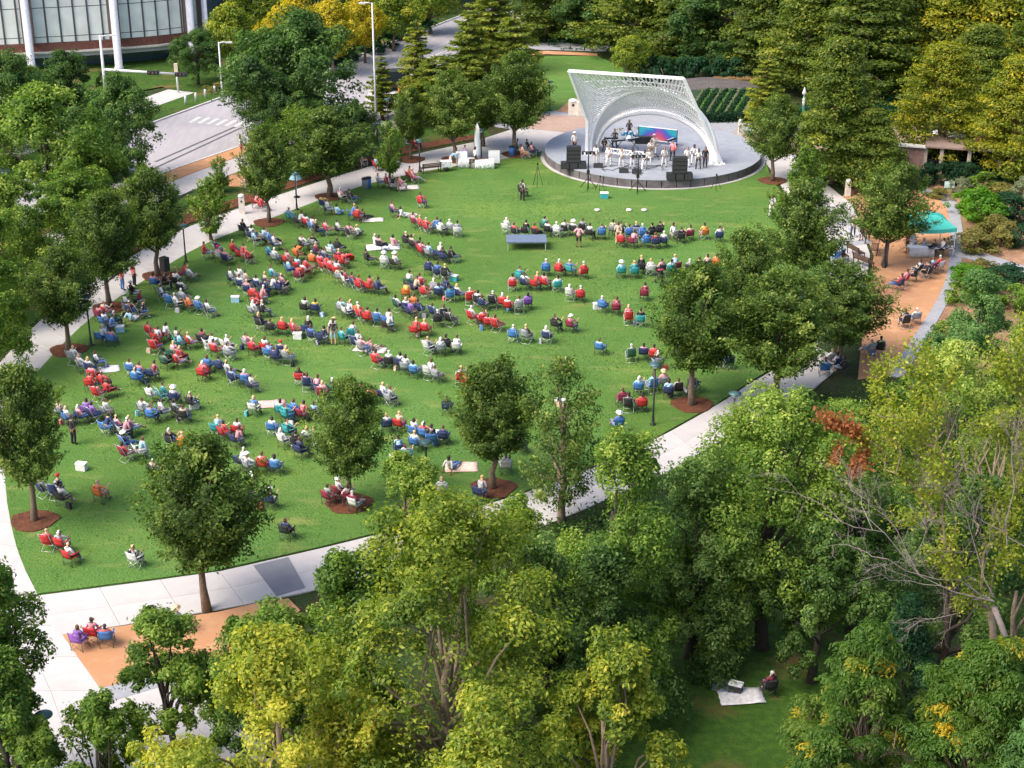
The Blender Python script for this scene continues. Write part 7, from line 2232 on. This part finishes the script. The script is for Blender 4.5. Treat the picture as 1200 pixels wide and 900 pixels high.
for i, (x, y) in enumerate(((541, 195), (579, 194))):
    r = put('low_banner', ['white low banner panel left of the tables', 'white low banner panel right of the tables'][i], 'banner', x, y, .06, .1)
    b = MB(); b.box((0, 0, .75), (.95, .03, 1.1)); b.build('panel', M_STEELW, r)
    b = MB(); b.bar((-.4, -.2, 0), (-.4, .2, .25), .03); b.bar((.4, -.2, 0), (.4, .2, .25), .03); b.build('foot', BLKM, r)
r = put('cart', 'small white two-wheeled cart by the north path', 'cart', 523, 200, .06, .2)
b = MB(); b.box((0, 0, .6), (.9, .6, .5)); b.build('box', CM['w'], r)
for s in (-.32, .32):
    b = MB(); b.lathe([(.2, -.03), (.2, .03)], n=12, M=Matrix.Translation((0, s, .2)) @ Matrix.Rotation(radians(90), 4, 'X')); b.build('wheel', BLACK, r)
b = MB(); b.tube([(-.45, 0, .7), (-.8, 0, .9)], .02, 5); b.build('handle', BLKM, r)
# parasols
def parasol(x, y, yt, c, l, rad=1.3, g_=None):
    g = G(x, y); H = height_at(g, yt)
    r = thing('parasol', l, 'parasol', (g.x, g.y, .05), rng.uniform(0, 1), g_)
    b = MB(); b.tube([(0, 0, 0), (0, 0, H)], .03, 6); b.build('pole', STEELW, r)
    b = MB(); b.lathe([(rad, H - .55), (rad * .6, H - .22), (rad * .1, H - .02), (0, H)], n=8, smooth=False); b.build('canopy', c, r)
    b = MB(); b.lathe([(.25, 0), (.25, .08)], n=10); b.build('base', BLKM, r)
parasol(348, 232, 202, CANVAS['c'], 'pale blue parasol over the far verge', .55)
parasol(1101, 176, 151, M_STEELW, 'left white parasol on the pavilion terrace', 1.0, 'white parasols of the pavilion')
parasol(1118, 178, 152, M_STEELW, 'right white parasol on the pavilion terrace', 1.0, 'white parasols of the pavilion')
flat('granite_patch', gp([(266, 207), (280, 203), (289, 212), (284, 220), (268, 219)]), 0.06, M_DG)
# ================================================================== vehicles
TYRE = mat('tyre', (0.02, 0.02, 0.02), .9); CARGL = mat('car_glass', (0.02, 0.03, 0.04), .08, 0, spec=.8); RIM = mat('wheel_rim', (.5, .5, .52), .3, .8)
def vehicle(x, y, rz, paint, l, Lg=4.6, Wd=1.85, Ht=1.45, suv=False):
    g = G(x, y)
    r = thing('parked_car', l, 'car', (g.x, g.y, .03), rz)
    h = Lg / 2
    roof = Ht
    prof = [(-h, .35), (-h + .05, .78), (-h * .62 if not suv else -h * .93, .92), (-h * .36 if not suv else -h * .80, roof - .02), (h * .18, roof), (h * .48, .95), (h * .92, .80), (h, .62), (h, .35)]
    lower = [(-h, .33), (-h + .04, .80), (-h * .62, .93), (h * .48, .95), (h * .92, .80), (h, .60), (h, .33)]
    b = MB()
    vs = [(p[0], -Wd / 2, p[1]) for p in lower] + [(p[0], -Wd / 2 * .97, p[1]) for p in lower] + [(p[0], Wd / 2 * .97, p[1]) for p in lower] + [(p[0], Wd / 2, p[1]) for p in lower]
    n = len(lower)
    fs = [tuple(range(n)), tuple(range(3 * n, 4 * n))[::-1]]
    for k in range(3):
        for i in range(n):
            fs.append((k * n + i, (k + 1) * n + i, (k + 1) * n + (i + 1) % n, k * n + (i + 1) % n))
    b.add(vs, fs, False); b.build('body', paint, r)
    rear = -h * .62 if not suv else -h * .93
    rt_ = -h * .36 if not suv else -h * .82
    cab = [(rear, .92), (rt_, roof - .06), (h * .14, roof - .06), (h * .50, .94)]
    b = MB(); w2 = Wd / 2 * .93
    b.add([(p[0], -w2 * (1 if p[1] < 1 else .82), p[1]) for p in cab] + [(p[0], w2 * (1 if p[1] < 1 else .82), p[1]) for p in cab], [(0, 1, 2, 3), (7, 6, 5, 4), (0, 4, 5, 1), (1, 5, 6, 2), (2, 6, 7, 3)]); b.build('windows', CARGL, r)
    b = MB(); b.box(((rt_ + h * .14) / 2, 0, roof - .03), (h * .14 - rt_ + .06, w2 * 1.66, .07)); b.build('roof', paint, r)
    for sx in (-h * .62, h * .62):
        for sy in (-1, 1):
            Mw = Matrix.Translation((sx, sy * (Wd / 2 - .08), .33)) @ Matrix.Rotation(radians(90), 4, 'X')
            b = MB(); b.lathe([(.2, -.10), (.33, -.11), (.33, .11), (.2, .10)], n=18, M=Mw); o = b.build('wheel', TYRE, r)
            b = MB(); b.lathe([(.2, -.115), (.06, -.09), (.06, .09), (.2, .115)], n=12, M=Mw); b.build('rim', RIM, o)
    for sy in (-.65, .65):
        b = MB(); b.box((h + .005, sy, .66), (.05, .34, .13)); b.build('headlight', GLASSW, r)
        b = MB(); b.box((-h + .01, sy, .72), (.05, .3, .13)); b.build('tail_light', mat('tail_lens', (.35, .01, .01), .3), r)
vehicle(130, 212, .45, mat('pale_blue_paint', (.42, .55, .68), .25, .3, spec=.6), 'pale blue car parked beneath the trees at left')
vehicle(10, 208, .4, mat('navy_car_paint', (.05, .08, .16), .25, .3, spec=.6), 'dark blue car at the far left edge on the street')
vehicle(30, 268, .45, mat('white_car_paint', (.75, .76, .78), .3, spec=.6), 'white car glimpsed under the far left trees')
vehicle(471, 104, .3, mat('black_car_paint', (.02, .02, .025), .25, .2, spec=.6), 'black van standing in the parking court', 5.0, 2.0, 1.9, True)
vehicle(497, 138, .1, mat('silver_car_paint', (.55, .56, .58), .25, .5), 'silver car behind the elms at the parking court')
vehicle(577, 60, .4, mat('dark_red_paint', (.20, .03, .03), .25, .2, spec=.6), 'dark red car on the far road')
for i, (x, y) in enumerate(((468, 110), (474, 109))):
    r = put('traffic_cone', ['orange cone left of the black van front', 'orange cone right of the black van front'][i], 'traffic cone', x, y, .03)
    b = MB(); b.lathe([(.17, .03), (.04, .7), (0, .7)], n=12); b.build('cone', mat('cone_orange', (.85, .16, .03), .5), r)
    b = MB(); b.box((0, 0, .018), (.42, .42, .035)); b.build('base', BLACK, r)

# ================================================================== the glass building
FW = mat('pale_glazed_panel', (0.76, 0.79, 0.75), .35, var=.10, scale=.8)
FWB = mat('dark_blue_glass', (0.05, 0.09, 0.12), .12, 0, spec=.8)
MUL = mat('dark_mullion', (0.07, 0.07, 0.08), .5)
COLM = mat('white_column_paint', (0.52, 0.54, 0.60), .5)
BRK = mat('dark_red_brick', (0.16, 0.06, 0.045), .9, var=.3, scale=4)
SLB = mat('grey_soffit', (0.38, 0.38, 0.40), .7)
bl = gp([(-140, 92), (-60, 90), (38, 86), (140, 80), (205, 74), (262, 64), (330, 50)])
facade = crv([(p.x, p.y, 0) for p in bl], 12)
ref = bl[2]
zt_floor = lambda p, y: height_at(p, y)
bld = thing('glass_building', 'curved glass-fronted building with tall white columns at the top left', 'building', (ref.x, ref.y + 6, 0))
org = Vector((ref.x, ref.y + 6, 0))
# arc-length parameter along the facade
LL = [0]
for i in range(1, len(facade)):
    LL.append(LL[-1] + (facade[i] - facade[i - 1]).length)
def fac(s, back=0.0, z=0.0):
    s = max(0, min(LL[-1] - 1e-4, s))
    i = max(j for j in range(len(LL)) if LL[j] <= s)
    i = min(i, len(facade) - 2)
    t = (s - LL[i]) / (LL[i + 1] - LL[i])
    p = facade[i].lerp(facade[i + 1], t)
    d = (facade[i + 1] - facade[i]).normalized()
    n_ = Vector((-d.y, d.x, 0))
    return p + n_ * back + Vector((0, 0, z)) - org
Z1, ZB, TOP = 3.0, 2.0, 15.0
SP_ = 1.42
nb = int(LL[-1] / SP_)
def band_wall(name, z0, z1, back, m, th=.3, step=4.0):
    b = MB(); k = int(LL[-1] / step)
    for i in range(k):
        a_, c_ = fac(LL[-1] * i / k, back), fac(LL[-1] * (i + 1) / k, back)
        d = (c_ - a_).normalized(); n_ = Vector((-d.y, d.x, 0)) * th
        b.prism([(a_.x, a_.y), (c_.x, c_.y), (c_.x + n_.x, c_.y + n_.y), (a_.x + n_.x, a_.y + n_.y)], z0, z1)
    b.build(name, m, bld)
band_wall('ground_floor_glass', 0, ZB - .5, 2.4, FWB)
band_wall('soffit_slab', ZB - .5, ZB - .05, .2, SLB, 2.6)
band_wall('ledge', ZB - .02, ZB + .16, -.15, mat('pale_ledge', (.58, .55, .50), .7), .6)
band_wall('brick_band', ZB + .18, Z1 - .03, .12, BRK)
band_wall('back_wall', Z1, TOP, .62, MUL, .3)
rows = [(Z1, Z1 + .62), (Z1 + .62, Z1 + 3.6), (Z1 + 3.6, Z1 + 7.2), (Z1 + 7.2, TOP)]
for i in range(nb):
    s0, s1 = i * SP_ + .09, (i + 1) * SP_ - .09
    a_, c_ = fac(s0, .32), fac(s1, .32)
    cxp = px(fac(s0, .32) + org)[0]
    if cxp < -60 or cxp > 345:
        continue
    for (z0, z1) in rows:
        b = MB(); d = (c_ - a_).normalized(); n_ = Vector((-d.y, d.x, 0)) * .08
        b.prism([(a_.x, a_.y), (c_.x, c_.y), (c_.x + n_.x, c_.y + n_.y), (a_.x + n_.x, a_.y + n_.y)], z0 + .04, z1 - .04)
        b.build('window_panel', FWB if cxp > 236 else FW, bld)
    q = fac(i * SP_, .30)
    b = MB(); b.box((q.x, q.y, (Z1 + TOP) / 2), (.13, .16, TOP - Z1)); b.build('mullion', MUL, bld)
for xc, wd in ((-62, .95), (38, .95), (140, .95), (227, .9), (244, .7), (297, .8), (318, .6)):
    wd *= .85
    # find where the facade passes this column of the picture
    best = min(range(400), key=lambda k: abs(px(fac(LL[-1] * k / 399, -.75) + org)[0] - xc))
    q = fac(LL[-1] * best / 399, -.75)
    b = MB(); b.lathe([(wd * .62, 0), (wd * .62, .3), (wd * .5, .32), (wd * .5, TOP + 1)], (q.x, q.y, 0), 20); b.build('column', COLM, bld)
    q2 = fac(LL[-1] * best / 399, .2)
    b = MB(); b.box((q2.x, q2.y, (Z1 + TOP) / 2), (wd * 1.5, .2, TOP - Z1)); b.build('pier', mat('brown_pier', (.14, .10, .09), .7), bld)
band_wall('roof_slab', TOP, TOP + .7, -1.6, SLB, 20)

# ================================================================== garden pavilion at the right
pg = G(1052, 200); pe = G(1240, 214)
r = thing('garden_pavilion', 'dark open pavilion with a brick end wall and flat roof at right', 'pavilion', tuple(pg), atan2(pe.y - pg.y, pe.x - pg.x))
PV = mat('pavilion_brick', (.34, .20, .165), .9, var=.25, scale=3); DK = mat('dark_screen', (.02, .018, .022), .8); PRF = mat('pale_roof_edge', (.66, .62, .58), .7); STN = mat('warm_stone_post', (.50, .42, .34), .8)
b = MB(); b.box((1.0, .3, 1.05), (2.0, .5, 2.1)); b.build('end_wall', PV, r)
b = MB(); b.box((1.0, 0.2, 2.16), (2.2, .9, .1)); b.build('wall_cap', PRF, r)
b = MB(); b.box((6.6, 3.2, 1.1), (9.2, .2, 2.2)); b.build('back_screen', DK, r)
b = MB(); b.box((6.7, 1.6, 2.24), (9.4, 3.6, .12)); b.build('roof', mat('pavilion_roof', (.28, .2, .17), .8), r)
b = MB(); b.box((9.0, -.3, 2.42), (4.6, .25, .22)); b.build('roof_edge', PRF, r)
b = MB(); b.box((8.4, 1.4, 2.75), (5.0, .12, .8)); b.build('parapet', mat('maroon_parapet', (.2, .06, .05), .8), r)
for xx in (2.1, 3.4, 5.6, 8.0, 10.3):
    b = MB(); b.box((xx, .2, 1.09), (.3, .3, 2.17)); b.build('post', STN, r)
for k in range(36):
    xx = 2.3 + k * .25
    b = MB(); b.box((xx, .35, .5), (.05, .03, 1.0)); b.build('railing_bar', DK, r)
b = MB(); b.box((6.7, .35, 1.02), (9.0, .06, .06)); b.build('hand_rail', DK, r)
# slope behind the stage: a dark gravel mound with pale and dark planting rows below it
m0 = G(848, 138)
r = tag(MB().lathe([(7.2, -.2), (6.3, .35), (5.0, .9), (3.2, 1.25), (1.2, 1.4), (0, 1.4)], n=48).build('gravel_mound', layered('dark_gravel', (.12, .105, .105), [((.08, .07, .07), .8, .4, .7, .8), ((.17, .15, .145), 3, .5, .7, .6)], bump=.7), None, (m0.x, m0.y + 8, 0)), kind='structure')
pl = thing('planted_bank', 'sloping bank of dark and pale green planting rows right of the stage shell', 'planted bank', (m0.x, m0.y, 0.05))
HG = mat('bank_soil_green', (.018, .045, .016), .95, var=.4, scale=3, bump=.8); LG = LEAF['sage']
b = MB(); b.add([(-3.6, -1.2, .55), (4.4, -.6, .55), (4.6, 3.8, 1.7), (-3.0, 3.8, 1.7), (-3.6, -1.2, 0), (4.4, -.6, 0), (4.6, 3.8, 0), (-3.0, 3.8, 0)], [(0, 1, 2, 3), (0, 4, 5, 1), (1, 5, 6, 2), (2, 6, 7, 3), (3, 7, 4, 0)]); b.build('bank', HG, pl)
rs2 = np.random.RandomState(8)
for k in range(9):
    n = 420
    s = rs2.random(n)
    x0 = -3.4 + k * .85
    P = np.stack([x0 + s * 1.9 + rs2.normal(size=n) * .05, -1.0 + s * 4.6, .72 + (1.86 - .72) * s * .96 + rs2.random(n) * .14], 1)
    link('pale_row', leaf_mesh('pale_row', P, rs2.normal(size=(n, 3)) * .6 + np.array([0, 0, 1]), .20, .09, rs2.random(n) * .7 + .3, rs2, LEAF['blue'] if k % 2 else LEAF['sage']), pl)
    n = 500
    s = rs2.random(n)
    P = np.stack([x0 + .42 + s * 1.9 + rs2.normal(size=n) * .10, -1.0 + s * 4.6, .65 + (1.80 - .65) * s * .96 + rs2.random(n) * .22], 1)
    link('dark_row', leaf_mesh('dark_row', P, rs2.normal(size=(n, 3)) * .6 + np.array([0, 0, 1]), .22, .12, rs2.random(n), rs2, LEAF['deep']), pl)
n = 2600
s = rs2.random(n)
P = np.stack([-3.8 + s * 8.6, -1.75 + s * .5 + rs2.normal(size=n) * .25, rs2.random(n) * .85], 1)
link('skirt_plants', leaf_mesh('skirt_plants', P, rs2.normal(size=(n, 3)) + np.array([0, -.6, .6]), .24, .13, rs2.random(n) * .5, rs2, LEAF['deep']), pl)
# wooden deck with rails at far left
r = put('wooden_deck', 'small wooden deck with rails glimpsed at the far left edge', 'deck', 6, 300, .05, .5)
WD = mat('orange_deck_wood', (.45, .23, .12), .8, var=.2, scale=5)
for k in range(12):
    b = MB(); b.box((-1.6 + k * .3, 0, .42), (.27, 2.2, .05)); b.build('plank', WD, r)
for k in range(5):
    b = MB(); b.bar((-1.6 + k * .8, -1.1, 0), (-1.6 + k * .8, -1.1, 1.2), .08); b.build('post', WD, r)
b = MB(); b.bar((-1.7, -1.1, 1.2), (1.7, -1.1, 1.2), .09); b.build('hand_rail', WD, r)
# small bollards in the street verge
for i, (x, y) in enumerate(((218, 124), (230, 120), (241, 116), (252, 112))):
    g = G(x, y)
    b = MB(); b.lathe([(.12, 0), (.12, .75), (.06, .85), (0, .85)], n=10)
    tag(b.build('bollard', WPOLE, None, (g.x, g.y, .12)), ['white bollard nearest the dark oak in the street verge', 'second white bollard along the street verge', 'third white bollard along the street verge', 'white bollard nearest the corner street light'][i], 'bollard', 'white bollards in the verge')
